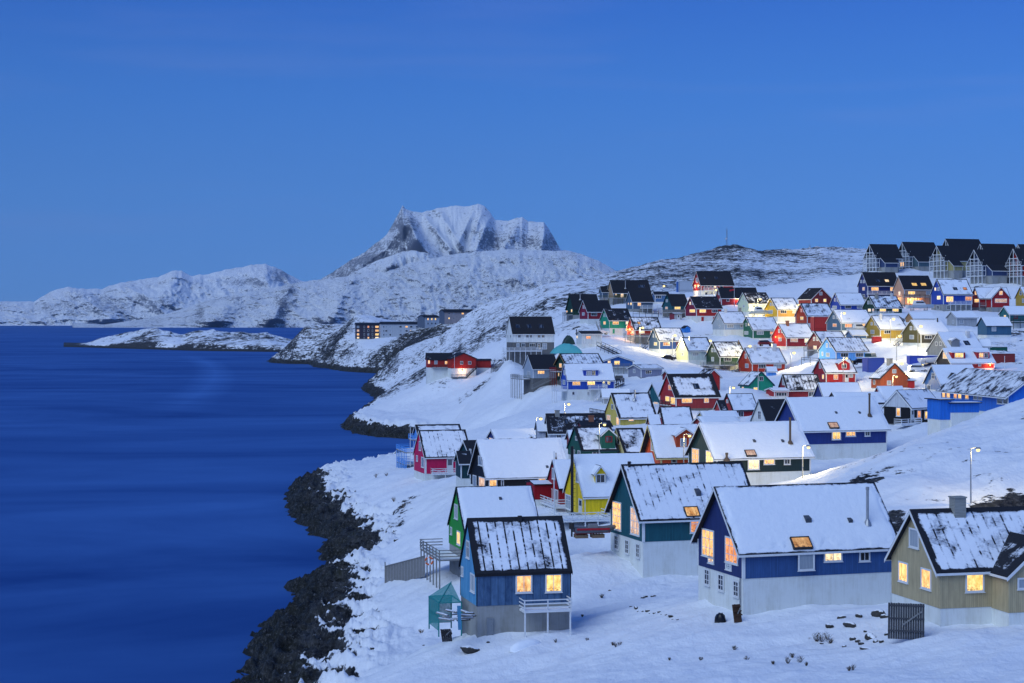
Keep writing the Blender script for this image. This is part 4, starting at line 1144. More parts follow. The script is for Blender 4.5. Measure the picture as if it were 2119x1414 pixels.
frame(800, 840, 5.05)
h = H('magenta pink house with a ribbed snowy roof and white corner boards by the water', 400, 285, 880, 530, 262, 712, 775, 312, 'crimson', near=1, roof=(.92, .5, .30), fcol='w', trimw=.28, ov=.15)
h.wins((340, 362, 370, 468, 'g'), (312, 328, 518, 580, 'g'), (364, 392, 535, 645, 'g'), mull=(0, 0)); h.door(628, 695, 548, 700, 'white'); h.deck(480, 750, 712, 1.4, rail='w', xbr=True)
h = H('black house with a deep unbroken snow roof in the second row', 1060, 880, 1895, 740, 358, 870, 905, 262, 'black', near=1, roof=(1.0, .1, .30), ov=.4, eo=.35, trimw=0)
h.wins((960, 1003, 525, 625, 'g'), (903, 940, 725, 850, 'g'), (967, 1030, 745, 855, 'p'), mull=(0, 0)); h.win(1067, 1155, 768, 850, 'l', mull=(0, 0)); h.wins((1195, 1225, 775, 850, 'd'), (1580, 1665, 752, 785, 'l')); h.vent(1678, 650, 25)
h.chim(1770, 490, 560, 8, 'r')
h = H('very dark teal gabled house squeezed between the magenta and black houses', 910, 730, 1060, 590, 368, 770, 830, 285, 'darkteal', roof=(.15, 0, .4), near=1, trimw=.05)
h.wins((866, 886, 450, 515, 'g'), (765, 785, 610, 680, 'g'))
an = K(None, 775, 722, 880, 600, 480, 760, 830, 277, 'darkteal', parent=h, roof=(.35, 0, .5))
h = H('sky blue house on tall stilts at the waterline, behind the magenta house', 345, 280, 785, 330, 203, 470, 660, 345, 'skyblue', roof=(.78, 0, .4), fcol='d', fdepth=2.0)
h.deck(100, 200, 470, 2.8, face='Q', rail='skyblue'); h.deck(228, 270, 350, 1.2, face='Q', rail='skyblue', stilt=False); h.deck(105, 190, 600, 2.6, face='Q', rail='skyblue')
h = H('low navy gabled house with a wide smooth snow roof behind the black house', 1150, 1060, 1570, 350, 250, 400, 410, 330, 'navy', roof=(1, 0, 0), trimw=.0); h.win(1075, 1112, 335, 356, 'l')
h.dormer(1475, 1545, 345, 360, 312, col='black')

frame(1340, 800, 3.924)
h = H('dark green black house with two tall lit gable windows and a rusty flue', 560, 332, 1325, 578, 300, 705, 830, 241, 'pine', near=1, roof=(1.0, 0, .10), ov=.5, eo=.35, trimw=.18, matq=m_wall('painted_boards_dark_green', (.022, .05, .045), 1))
h.wins((362, 420, 503, 640, 'l'), (476, 537, 522, 650, 'y'), mull=(2, 2)); h.win(808, 903, 588, 675, 'w', proud=.2, mull=(1, 0)); h.sky(803, 886, 523, 572, 'p'); h.wins((942, 1032, 585, 635, 'l'), (1107, 1160, 585, 635, 'd'))
h.vent(868, 455, 22); h.vent(1098, 455, 22); h.chim(1158, 250, 462, 18, 'r'); h.chim(643, 538, 600, 20, 'r')
h = H('indigo blue house with a thin tall flue, highest of three long snow roofed houses', 1265, 1035, 1945, 352, 95, 472, 610, 265, 'medblue', near=1, roof=(1.0, 0, .08), ov=.5, eo=.35, trimw=.18, matw=m_wall('painted_boards_indigo', (.018, .040, .20), 1))
h.win(1490, 1564, 358, 433, 'y', proud=.2, mull=(1, 0)); h.sky(1478, 1557, 298, 345, 'p'); h.wins((1608, 1690, 360, 407, 'l'), (1762, 1808, 362, 405, 'd')); h.vent(1532, 222, 18); h.vent(1722, 222, 18); h.chim(1802, 55, 240, 16, 'r')
h = H('white gabled house with a bare dark roof left of the indigo house', 972, 845, 1250, 288, 110, 330, 350, 300, 'white', roof=(.25, 0, .3), ov=.2, trim='paleblue'); h.win(897, 923, 198, 268, 'd')

# ---- middle of the town
frame(1340, 680, 5.886)
h = H('large brick red house with a half snowed black roof in the middle of the town', 345, 150, 875, 830, 560, 975, 1005, 382, 'red', roof=(.80, .2, 1.1), ov=.3, fcol='d', matw=m_wall('painted_boards_brick_red', (.24, .025, .035)), matq=m_wall('painted_boards_red', PAINT['red']))
h.wins((252, 308, 682, 752, 'o'), (217, 272, 820, 892, 'y'), (280, 340, 830, 925, 'y'), (408, 550, 836, 908, 'l'), (683, 750, 836, 906, 'e')); h.sky(570, 640, 672, 738, 'd')
h.deck(140, 250, 935, .8, face='Q', rail='d')
h = H('red house end with a white edged roof just behind the large brick red house', 712, 605, 888, 590, 500, 770, 780, 405, 'red', kind='R', roof=(.55, 0, .2), th=25)
h = H('low red shed with a snow roof behind the large brick red house', 275, 180, 585, 575, 515, 640, 650, 410, 'darkred', roof=(1, 0, 0), name='wooden_shed', cat='shed')
h = H('navy gabled house with smooth snow roof left of the large brick red house', 162, -20, 330, 860, 665, 905, 925, 395, 'teal', roof=(1, 0, 0), th=30, ov=.4, fcol='w'); h.win(0, 35, 752, 800, 'g'); h.win(75, 130, 893, 920, 'l', face='Q')
h = H('small dark red house with a speckled snow roof beside a street lamp', 1050, 905, 1335, 988, 800, 1142, 1160, 356, 'red', roof=(.88, 0, .15), trim='d', fcol='d'); h.wins((1102, 1170, 1010, 1078, 'd'), (962, 985, 865, 910, 'g'))
an = K(None, 905, 820, 965, 995, 880, 1060, 1080, 352, 'red', parent=h, roof=(.5, 0, .3))
h = H('small dark red gabled house with a speckled roof behind the rust red house', 208, 115, 550, 1165, 960, 1240, 1250, 325, 'darkred', roof=(.90, 0, .25), trim='d'); h.win(143, 168, 1030, 1085, 'g')
an = K(None, 48, 0, 145, 1170, 1055, 1230, 1240, 318, 'darkred', parent=h, roof=(1, 0, 0))
h = H('low maroon gabled house buried under thick snow before the small dark red house', 690, 560, 1125, 1165, 1080, 1230, 1240, 306, 'darkred', roof=(1, 0, 0)); 
h = H('low snow roofed hut just above the buried maroon house', 690, 620, 1100, 1080, 1012, 1110, 1120, 330, 'straw', roof=(1, 0, 0))
h = H('emerald green house whose bright gable faces right', 1237, 1125, 1527, 685, 530, 792, 806, 408, 'brightgreen', kind='R', th=28, roof=(.78, .3, .15), trim='teal', matw=m_wall('painted_boards_emerald', (.012, .30, .19)), trimw=.0)
h.wins((1285, 1343, 712, 765, 'y'), (1358, 1412, 580, 640, 'd')); h.win(1150, 1175, 708, 760, 'l', face='Q')
h = H('red house with a black and white striped roof and glazed porch', 1705, 1600, 2110, 740, 565, 842, 852, 395, 'red', roof=(.62, .95, .25), fcol='d', matw=m_wall('painted_boards_wine', (.22, .016, .028)))
h.wins((1640, 1670, 620, 690, 'g'), (1955, 2035, 768, 836, 'd'))
an = K(None, 1545, 1440, 1715, 760, 728, 828, 840, 390, 'red', parent=h, roof=(1, 0, 0), trim='w'); an.wins((1555, 1705, 775, 826, 'd'), mull=(3, 0))
h = H('small light blue shed with snow roof before the orange red house', 1470, 1445, 1567, 520, 470, 585, 590, 440, 'skyblue', roof=(1, 0, 0), name='wooden_shed', cat='shed', trimw=0)
h = H('orange red house with twin gable windows and white trimmed side windows', 1275, 1105, 1680, 418, 240, 530, 562, 470, 'rust', roof=(.84, .1, .22), matw=m_wall('painted_boards_orange_red', (.42, .035, .016)))
h.wins((1185, 1210, 305, 365, 'g'), (1225, 1250, 305, 365, 'g'), (1188, 1233, 425, 480, 'g'), (1345, 1447, 430, 485, 'd'), (1530, 1635, 430, 485, 'g')); h.chim(1310, 200, 262, 30, 'w'); h.chim(1540, 185, 262, 50, 'w'); h.stairs(1130, 520, 1050, 570, face='Q')
h = H('bottle green house with a mottled roof and wooden terrace', 882, 712, 1195, 338, 165, 445, 505, 480, 'forest', roof=(.72, .35, .35), fcol='g', matw=m_wall('painted_boards_bottle_green', (.014, .050, .030)))
h.wins((778, 803, 235, 288, 'g'), (812, 835, 235, 288, 'g'), (778, 812, 345, 400, 'g'), (925, 1025, 350, 400, 'd'), (1100, 1165, 350, 400, 'p')); h.deck(680, 1070, 452, 2.4, rail='g', face='P'); h.chim(1108, 140, 185, 8, 'r')
h = H('cream white house with a snow and slate roof, dark car parked at its left', 497, 350, 790, 270, 112, 385, 440, 488, 'cream', roof=(.80, .25, .35), fcol='w', matw=m_wall('painted_boards_pale_mint', (.50, .58, .56)), matq=m_wall('painted_boards_cream', PAINT['cream']), trimw=.06)
h.wins((415, 427, 180, 222, 'd'), (445, 456, 180, 222, 'd'), (415, 440, 290, 335, 'g'), (545, 628, 290, 335, 'g'), (710, 750, 290, 335, 'p')); h.chim(517, 95, 150, 14, 'w'); h.stairs(345, 345, 260, 420, face='Q', mat='d')

frame(1150, 540, 7.063)
h = H('blue and slate house with a lit street lamp before its roof', 1515, 1362, 1885, 1165, 985, 1290, 1380, 510, 'medblue', roof=(.78, .3, .25), matw=m_wall('painted_boards_royal_blue', (.025, .075, .27)), matq=m_wall('painted_boards_slate', PAINT['slate']))
h.wins((1420, 1437, 1062, 1120, 'g'), (1457, 1475, 1062, 1120, 'g'), (1436, 1484, 1186, 1240, 'y'), (1563, 1675, 1186, 1242, 'o'), (1762, 1805, 1190, 1240, 'R')); h.stairs(1350, 1250, 1235, 1350, face='Q', mat='d')
h = H('red house with a long wooden balcony, brilliant porch lamp at its left', 1155, 1040, 1535, 1000, 825, 1082, 1215, 528, 'rust', roof=(.66, .3, .3), fcol='g', matw=m_wall('painted_boards_orange_red', (.42, .035, .016)))
h.wins((1100, 1118, 905, 950, 'g'), (1110, 1145, 1018, 1066, 'w'), (1210, 1305, 1015, 1066, 'w'), (1385, 1425, 1020, 1070, 'l')); h.sky(1200, 1245, 893, 930, 'e'); h.deck(1010, 1400, 1112, 1.8, rail='g', face='P')
h = H('bright green house with white base and green door', 785, 650, 1105, 865, 700, 985, 1067, 540, 'brightgreen', roof=(.36, .3, .3), matw=m_wall('painted_boards_bright_green', (.018, .30, .17)), trimw=.05)
h.wins((700, 718, 768, 820, 'g'), (730, 748, 768, 820, 'g'), (697, 735, 880, 934, 'l'), (825, 927, 880, 934, 'l'), (1018, 1070, 880, 934, 'w')); h.door(832, 860, 997, 1062, 'brightgreen', glass=False); h.stairs(640, 930, 690, 1060, face='Q', mat='g')
h = H('crimson house with a bare black roof left of the bright green house', 470, 347, 815, 740, 580, 850, 935, 560, 'red', roof=(.08, 0, .2), matw=m_wall('painted_boards_wine', (.22, .016, .028)), matq=m_wall('painted_boards_maroon', (.20, .012, .035)))
h.wins((396, 412, 645, 700, 'g'), (422, 438, 645, 700, 'g'), (385, 425, 752, 800, 'g'), (510, 608, 755, 806, 'd'))
h = H('dark green house with black roof and timber stilts, leftmost on the upper slope', 262, 155, 640, 700, 490, 790, 870, 590, 'forest', roof=(.05, 0, .2), fcol='g', trim='forest', fdepth=2)
h.wins((225, 245, 705, 755, 'y'), (155, 175, 725, 760, 'l')); h.chim(357, 488, 570, 14, 'm'); h.deck(100, 165, 790, 2.0, face='Q', rail='d')
h = H('yellow lit black roofed house with a steel flue on the skyline left of centre', 845, 755, 1385, 460, 285, 545, 645, 640, 'tan', roof=(.05, 0, .2), fcol='g', trim='w', matw=m_wall('painted_boards_mossy_brown', (.08, .07, .03)), matq=m_wall('painted_boards_sand', (.40, .28, .17)))
h.wins((868, 892, 470, 505, 'y'), (945, 995, 465, 535, 'w'), (1040, 1065, 475, 500, 'g')); h.chim(1018, 285, 405, 12, 'm'); h.deck(640, 1050, 545, 2.0, rail='moss', face='P'); h.sky(1205, 1310, 350, 400, 'd')
an = K(None, 680, 640, 770, 455, 378, 550, 640, 645, 'slate', parent=h, roof=(.05, 0, .2), fcol='g')
h = H('slate blue black roofed house with a white carport terrace', 1125, 1028, 1425, 592, 450, 702, 760, 600, 'slate', roof=(.08, 0, .2), fcol='g')
h.wins((1090, 1115, 605, 650, 'y'), (1192, 1250, 605, 662, 'l'), (1058, 1070, 610, 645, 'l')); h.deck(1265, 1565, 690, 2.5, rail='w')
h = H('small blue house with a dark roof and one square window above the white terrace', 1450, 1415, 1650, 495, 455, 600, 650, 625, 'steel', roof=(.1, 0, .1)); h.win(1455, 1550, 500, 550, 'd', face='P')
h = H('dark teal house with black roof and one wide amber window', 1700, 1565, 1940, 655, 490, 712, 840, 590, 'teal', roof=(.18, 0, .2), fcol='d', trim='teal', trimw=.05)
h.wins((1600, 1642, 668, 708, 'p'), (1730, 1830, 665, 712, 'y'), (1610, 1640, 560, 605, 'g')); h.deck(1500, 1900, 760, 1.8, rail='g')
h = H('small white flat roofed house with a lit window above the turquoise tarpaulin', 385, 300, 672, 1068, 1030, 1215, 1280, 500, 'white', roof=(.10, 0, .2), fcol='w', matw=m_wall('painted_boards_offwhite', (.56, .60, .62))); h.wins((435, 520, 1095, 1145, 'o'), (303, 327, 1088, 1138, 'w')); h.chim(305, 1000, 1040, 10, 'k')

frame(1400, 540, 7.063)
h = H('tall red house with white base and bare black roof standing alone before the hill', 358, 240, 832, 348, 155, 432, 515, 610, 'red', roof=(.04, 0, .2), fcol='w')
h.wins((282, 320, 245, 320, 'g'), (262, 285, 350, 400, 'w'), (308, 335, 352, 400, 'g'), (402, 448, 352, 394, 'd'), (455, 492, 352, 394, 'd'), (500, 545, 352, 394, 'd'), (628, 685, 352, 394, 'd'), (415, 450, 460, 500, 'd'), (505, 540, 460, 500, 'd'), (545, 580, 352, 394, 'w'), mull=(0, 0)); h.deck(400, 600, 432, 1.2, rail='w'); h.sky(392, 430, 235, 270); h.sky(560, 612, 230, 275)
h = H('crimson house with bare black roof and a white framed window behind a flagpole', 655, 580, 960, 535, 395, 645, 670, 590, 'red', roof=(.04, 0, .2), fcol='d', matw=m_wall('painted_boards_wine', (.22, .016, .028)))
h.wins((727, 775, 550, 597, 'd'), (605, 628, 460, 500, 'g'), (622, 645, 550, 595, 'g'))
h = H('maroon house with long dark roof at the foot of the rocky hill', 905, 850, 1175, 490, 395, 560, 600, 620, 'darkred', roof=(.04, 0, .2), fcol='d')
h = H('red house on a white base with two red cellar hatches', 290, 130, 660, 690, 525, 805, 880, 545, 'red', roof=(.32, 0, .25), fcol='w', matw=m_wall('painted_boards_warm_red', (.36, .022, .018)), matq=m_wall('painted_boards_maroon', (.20, .012, .035)))
h.wins((190, 212, 595, 645, 'w'), (225, 245, 595, 645, 'g'), (188, 278, 705, 758, 'y'), (328, 436, 705, 760, 'y'), (510, 607, 708, 758, 'd')); h.door(362, 396, 820, 880, 'red', glass=False); h.door(535, 565, 820, 865, 'red', glass=False)
h = H('pale lime white house with slate roof and twin dark windows', 1060, 895, 1378, 620, 465, 745, 810, 565, 'cream', roof=(.48, .3, .3), matw=m_wall('painted_boards_pale_aqua', (.48, .56, .58)), matq=m_wall('painted_boards_lime_white', (.58, .66, .48)), trimw=.05)
h.wins((968, 982, 540, 580, 'd'), (1002, 1017, 540, 580, 'd'), (968, 1000, 645, 680, 'g'), (1112, 1145, 645, 682, 'd'), (1160, 1193, 645, 682, 'd'))
h = H('golden yellow house with white windows at the foot of the rocky hill', 1475, 1290, 1795, 705, 545, 815, 885, 550, 'gold', roof=(.78, .2, .25), matw=m_wall('painted_boards_amber', (.50, .27, .075)), matq=m_wall('painted_boards_gold', PAINT['gold']))
h.wins((1365, 1390, 610, 658, 'g'), (1402, 1427, 610, 658, 'g'), (1345, 1410, 715, 775, 'g'), (1515, 1612, 712, 768, 'd'), (1690, 1778, 714, 768, 'w'))
h = H('pale ice blue house with two white chimneys on a snowy roof', 700, 527, 1035, 910, 745, 1005, 1100, 525, 'paleblue', roof=(.85, .1, .2), matw=m_wall('painted_boards_ice_blue', (.30, .40, .56)), matq=m_wall('painted_boards_ice_grey', (.34, .40, .46)), trimw=.05)
h.wins((597, 612, 820, 860, 'd'), (635, 648, 820, 860, 'd'), (735, 838, 928, 980, 'g'), (930, 968, 930, 972, 'd'), (618, 640, 935, 975, 'g')); h.chim(720, 700, 750, 38, 'w'); h.chim(930, 690, 740, 32, 'c')
h = H('forest green house with a bare right roof end among the upper houses', 1118, 930, 1495, 1005, 825, 1130, 1165, 520, 'green', roof=(.86, .2, .18), matw=m_wall('painted_boards_pine_green', (.020, .115, .075)))
h.wins((1008, 1030, 905, 958, 'd'), (1045, 1072, 905, 950, 'w'), (990, 1052, 1025, 1078, 'g'), (1168, 1277, 1025, 1080, 'g'), (1360, 1455, 1030, 1076, 'o'))
h = H('wine red house with an orange porch light on its gable', 1605, 1390, 2012, 1115, 925, 1250, 1290, 495, 'red', roof=(.87, .1, .2), fcol='w', matw=m_wall('painted_boards_wine', (.22, .016, .028)), matq=m_wall('painted_boards_red', PAINT['red']))
h.wins((1488, 1512, 995, 1055, 'g'), (1530, 1552, 995, 1055, 'g'), (1490, 1538, 1120, 1175, 'g'), (1655, 1778, 1130, 1186, 'p'), (1862, 1980, 1130, 1196, 'w')); h.chim(1622, 880, 945, 40, 'b')
h = H('rust red house with a red skip standing at its right end', 1910, 1735, 2290, 800, 625, 912, 975, 540, 'rust', roof=(.72, .2, .25), matw=m_wall('painted_boards_orange_red', (.42, .035, .016)))
h.wins((1815, 1835, 700, 750, 'o'), (1850, 1872, 700, 750, 'g'), (1807, 1858, 812, 865, 'y'), (1975, 2070, 812, 865, 'w'), (2150, 2240, 812, 862, 'w'))

frame(1650, 460, 4.518)
h = H('brown red gable-front house with two stovepipes and a wind blown roof', 130, 10, 320, 715, 618, 772, 790, 560, 'red', kind='R', th=30, roof=(.30, 0, .3), fcol='d', matw=m_wall('painted_boards_brown_red', (.22, .03, .03)))
h.wins((203, 234, 650, 684, 'g'), (163, 194, 714, 748, 'y'), (242, 272, 714, 748, 'y'))
h = H('ultramarine house with snowy roof left of the dark green skyline house', 405, 308, 637, 768, 665, 822, 838, 555, 'blue', roof=(.90, .1, .12), trimw=.06)
h.wins((345, 358, 708, 742, 'g'), (370, 384, 708, 742, 'g'), (328, 370, 780, 812, 'g'), (442, 506, 775, 808, 'd'), (555, 612, 775, 808, 'g'))
h = H('dark green house with two pale chimneys and white fence below', 735, 612, 980, 798, 690, 848, 866, 540, 'forest', roof=(.70, .4, .22), trimw=.08)
h.wins((655, 676, 732, 768, 'g'), (684, 704, 732, 768, 'g'), (660, 690, 806, 838, 'w'), (700, 720, 806, 838, 'p'), (765, 832, 806, 840, 'y'), (884, 950, 806, 838, 'y')); h.chim(743, 668, 712, 26, 'c'); h.chim(882, 664, 712, 18, 'w')
h.deck(715, 900, 862, 1.2, rail='w', stilt=False)
h = H('slate blue house behind a street lamp, wide strip of lit windows', 410, 275, 705, 938, 822, 1012, 1030, 500, 'slate', roof=(.92, .1, .08), matw=m_wall('painted_boards_slate_blue', (.075, .14, .22)))
h.wins((332, 350, 870, 905, 'g'), (360, 378, 870, 905, 'g'), (330, 370, 945, 980, 'o'), (440, 515, 948, 985, 'o'), (552, 662, 945, 982, 'l'))
h = H('ochre yellow house with white base beside the road', 775, 622, 1022, 998, 878, 1085, 1118, 470, 'ochre', roof=(.86, .1, .2), matw=m_wall('painted_boards_ochre', (.40, .27, .05)))
h.wins((686, 705, 932, 965, 'g'), (718, 738, 932, 965, 'g'), (684, 722, 1005, 1045, 'g'), (806, 876, 1006, 1044, 'd')); h.chim(778, 856, 905, 22, 'w')
h = H('brown end wall of a low snow roofed shed behind the moss green house', 1090, 1012, 1285, 900, 845, 935, 950, 510, 'tan', roof=(1, 0, 0), name='wooden_shed', cat='shed')
h = H('moss green brown house with smooth snow roof at the road bend', 1155, 980, 1420, 1042, 918, 1130, 1165, 452, 'moss', roof=(1, 0, .03), matq=m_wall('painted_boards_moss', (.13, .11, .04)), matw=m_wall('painted_boards_dark_moss', (.06, .055, .04)))
h.wins((1052, 1075, 970, 1010, 'g'), (1088, 1110, 970, 1010, 'g'), (1048, 1092, 1052, 1094, 'g'), (1185, 1262, 1055, 1092, 'd')); h.chim(1312, 895, 935, 9, 'k'); h.stairs(985, 1110, 930, 1165, face='Q', mat='g')
h = H('pale grey garage like hut with snow roof on the right slope', 1490, 1397, 1682, 890, 838, 1005, 1018, 520, 'lightgrey', roof=(1, 0, 0), cat='hut', name='wooden_hut'); h.wins((1515, 1555, 908, 950, 'g'), (1448, 1466, 912, 950, 'g'))
h = H('dark steel blue hut with snow roof and grey base on the right slope', 1770, 1685, 2000, 965, 890, 1055, 1090, 480, 'steel', roof=(1, 0, 0), cat='hut', name='wooden_hut', trimw=0, trim='n', matw=m_wall('painted_boards_steel_blue', (.04, .115, .20))); h.win(1815, 1860, 975, 1020, 'g', mull=(1, 0))
h = H('sea green house with a railed balcony at the right edge', 1985, 1888, 2180, 858, 788, 945, 995, 500, 'aqua', roof=(.98, 0, .05), matw=m_wall('painted_boards_sea_green', (.025, .13, .14))); h.wins((1930, 1955, 866, 892, 'y'), (2024, 2062, 866, 905, 'R')); h.deck(2020, 2150, 930, 1.4, rail='d'); h.chim(1848, 862, 890, 30, 'b') if False else None
h = H('navy house with bare black roof, two snow rimmed roof windows and white balcony', 658, 568, 950, 588, 470, 700, 722, 580, 'navy', roof=(.06, 0, .1), fcol='d')
h.wins((588, 606, 538, 570, 'g'), (614, 632, 538, 570, 'g'), (608, 633, 605, 640, 'p'), (686, 764, 605, 642, 'l'), (865, 900, 605, 645, 'l'), (610, 634, 672, 700, 'd')); h.sky(738, 782, 535, 562); h.sky(822, 862, 535, 562, 'w'); h.deck(660, 880, 672, 1.0, rail='w', stilt=False)
h = H('salmon pink house with bare black roof and glowing terrace', 1000, 900, 1268, 622, 502, 770, 795, 570, 'salmon', roof=(.08, 0, .1), fcol='g', matw=m_wall('painted_boards_salmon', PAINT['salmon']))
h.wins((946, 966, 645, 685, 'w'), (1030, 1105, 642, 680, 'y'), (1200, 1245, 642, 680, 'g'), (1020, 1120, 705, 760, 'y')); h.sky(1075, 1125, 568, 598, 'y'); h.sky(1160, 1212, 568, 598, 'y'); h.deck(1000, 1245, 700, 1.5, rail='d')
h = H('royal blue house with snow roof, white balcony and grey cellar', 1365, 1250, 1635, 668, 535, 768, 835, 550, 'blue', roof=(.88, .1, .22), fcol='g', matw=m_wall('painted_boards_royal', (.022, .065, .36)))
h.wins((1282, 1300, 608, 642, 'w'), (1310, 1330, 608, 642, 'g'), (1305, 1342, 685, 725, 'w'), (1387, 1462, 690, 748, 'l'), (1565, 1635, 692, 735, 'o'), (1395, 1432, 775, 818, 'd'), (1300, 1330, 775, 815, 'd')); h.sky(1462, 1500, 610, 635, 'd'); h.sky(1555, 1590, 610, 635, 'o'); h.deck(1430, 1630, 768, 1.3, rail='w')
h = H('red house with broad white edged cross gable and three lit windows', 1700, 1628, 1985, 705, 612, 796, 855, 555, 'red', roof=(.93, 0, .1), fcol='g')
h.wins((1658, 1683, 640, 682, 'l'), (1655, 1702, 714, 752, 'l'), (1768, 1812, 712, 748, 'p')); h.deck(1715, 1820, 782, 1.0, rail='g', stilt=False)
w2 = K(None, 1815, 1790, 1985, 705, 608, 796, 855, 551.5, 'red', kind='R', parent=h, roof=(.93, 0, .1), fcol='g', Bm=3.5, ov=.4); w2.wins((1840, 1965, 712, 754, 'p'), (1884, 1922, 640, 682, 'l'))
h = H('small ochre house cut by the right edge below the tall balcony blocks', 2135, 2040, 2300, 700, 605, 785, 800, 560, 'ochre', roof=(.9, 0, .1)); h.wins((2078, 2100, 640, 682, 'd'), (2100, 2125, 712, 755, 'g'))
h = H('dark red house on grey stilts left of the light blue house', 240, 90, 480, 1140, 1022, 1192, 1215, 462, 'darkred', roof=(.80, .2, .25), fcol='g', matw=m_wall('painted_boards_maroon', (.20, .012, .035)))
h.wins((148, 168, 1070, 1110, 'g'), (178, 198, 1070, 1110, 'g'), (148, 185, 1152, 1192, 'w')); h.deck(58, 100, 1200, 1.8, face='Q', rail='g')
h = H('light sky blue house with a striped snowy roof beside parked cars', 362, 200, 660, 1205, 1080, 1292, 1312, 442, 'skyblue', roof=(.80, .5, .22), fcol='w')
h.wins((268, 286, 1130, 1172, 'g'), (298, 318, 1130, 1172, 'g'), (268, 305, 1218, 1260, 'g'), (400, 480, 1220, 1262, 'd'), (540, 622, 1220, 1262, 'd'), (228, 244, 1210, 1250, 'g'))
h = H('grey gabled house with a huge snow roof, small dormer and pale chimney', 1425, 1215, 1740, 1205, 1030, 1285, 1300, 430, 'grey', roof=(.97, 0, .05), matw=m_wall('painted_boards_mid_grey', (.20, .22, .24)), fcol='g', trimw=.05)
h.wins((1290, 1312, 1115, 1155, 'd'), (1328, 1350, 1115, 1155, 'd')); h.chim(1595, 1020, 1075, 32, 'w'); h.dormer(1440, 1518, 1105, 1165, 1082, col='grey'); h.sky(1572, 1620, 1110, 1150)

frame(1650, 640, 4.518)
h = H('red lodge with two wide lit shed dormers and an orange door lamp', 1437, 1300, 1842, 497, 368, 552, 570, 402, 'red', roof=(.99, 0, .04), ov=.3, matq=m_wall('painted_boards_charcoal', (.02, .02, .025)), matw=m_wall('painted_boards_vermilion', (.40, .03, .025)))
h.wins((1360, 1405, 400, 465, 'l'), mull=(2, 1)); h.dormer(1445, 1570, 405, 462, col='red', wins=[(1465, 1558, 405, 455, 'y')]); h.dormer(1680, 1797, 402, 462, col='red', wins=[(1695, 1742, 405, 455, 'l'), (1745, 1785, 405, 455, 'd')])
h.win(1690, 1718, 508, 535, 'g')
h = H('red cottage with a steep gabled dormer and a white door', 268, 150, 545, 590, 470, 683, 695, 400, 'red', roof=(.93, .1, .22), trim='w', fcol='d')
h.wins((203, 226, 508, 556, 'g'), (232, 252, 606, 655, 'y'), (336, 382, 608, 658, 'o'), (485, 520, 604, 640, 'g')); h.door(442, 478, 604, 680, 'white', face='P'); h.dormer(385, 490, 505, 570, 470, wins=[(412, 462, 508, 553, 'd')])
h = H('orange brown gable-front house with a dark chimney under a street lamp', 778, 690, 1032, 640, 510, 740, 755, 385, 'rust', kind='R', th=24, roof=(.82, .55, .08), trim='d', trimw=0, matw=m_wall('painted_boards_orange_brown', (.36, .08, .03)))
h.wins((885, 925, 560, 600, 'g'), (835, 878, 665, 712, 'g'), (710, 728, 660, 705, 'd')); h.chim(865, 465, 512, 40, 'c')
an = K(None, 1030, 1000, 1097, 670, 655, 740, 755, 388, 'red', parent=h, roof=(1, 0, 0), trim='n')
h = H('denim blue gabled house with smooth snow roof right of the road', 1345, 1190, 1700, 690, 525, 758, 775, 362, 'steel', roof=(1, 0, .03), ov=.35, matq=m_wall('painted_boards_denim', (.07, .17, .36)), matw=m_wall('painted_boards_denim', (.07, .17, .36)))
h.wins((1254, 1288, 595, 655, 'd'), (1216, 1248, 708, 755, 'd')); h.dormer(1415, 1520, 640, 655, 600, col='lightgrey', cov=.1)
h = H('long bright blue building with wide white eaves at the right edge', 1972, 1345, 2300, 798, 600, 982, 1000, 286, 'cobalt', kind='R', th=8, near=1, roof=(.66, 0, .02), ov=.5, eo=.8, trimw=.06, fcol='w', Am=9.0)
for x0, x1, k in ((1355, 1387, 'l'), (1396, 1430, 'l'), (1463, 1495, 'o'), (1504, 1537, 'l'), (1570, 1605, 'l'), (1648, 1685, 'd'), (1693, 1728, 'd')): h.win(x0, x1, 765, 830 + (x0 - 1355) * .06, k, mull=(0, 0), face='Q')
h.wins((1868, 1920, 805, 888, 'd'), (1925, 1970, 808, 890, 'd'), mull=(0, 0), face='Q')
an = K(None, 1335, 1258, 1440, 850, 842, 1035, 1045, 262, 'cobalt', parent=h, near=1, roof=(1, 0, 0), trim='n', Bm=4)
an = K(None, 1440, 1430, 1700, 882, 876, 968, 985, 262, 'cobalt', parent=h, near=1, roof=(1, 0, 0), trim='n', Bm=3)
h = H('black house with a white gable top, lit windows and white railed porch', 1062, 808, 1345, 915, 762, 1080, 1098, 292, 'black', th=38, near=1, roof=(.90, .2, .1), ov=.2, eo=.4, fcol='d', trimw=.05)
g = MB(); B, ze, zr = h.B, h.ze, h.zr
g.face([(-.03, 0, ze - .1), (-.03, B, ze - .1), (-.03, B / 2, zr - .1)], [(0, 0), (B, 0), (B / 2, zr - ze)]); h.put(g, 'gable_boarding', m_wall('painted_boards_white', (.50, .53, .58), 0))
h.wins((925, 967, 920, 1003, 'l'), mull=(0, 0)); h.wins((1118, 1155, 945, 1020, 'o'), (1186, 1255, 950, 1028, 'y'), mull=(0, 0)); h.door(1060, 1090, 940, 1035, 'white', face='P'); h.deck(975, 1165, 1080, 1.6, face='P', rail='w', stilt=False)
h = H('small maroon gabled house under snow beside the black and white house', 805, 700, 1025, 850, 725, 900, 910, 322, 'darkred', roof=(1, 0, .02), ov=.2)
h = H('navy gabled house with snow roof beside the striped roof house', 252, 155, 605, 822, 690, 850, 860, 372, 'navy', roof=(.97, 0, .15), matw=m_wall('painted_boards_deep_navy', (.018, .035, .16)))
h = H('long low snow roof with dark rim right behind the indigo house', 385, 285, 805, 872, 783, 900, 910, 318, 'paleblue', roof=(1, 0, .02), trim='d')

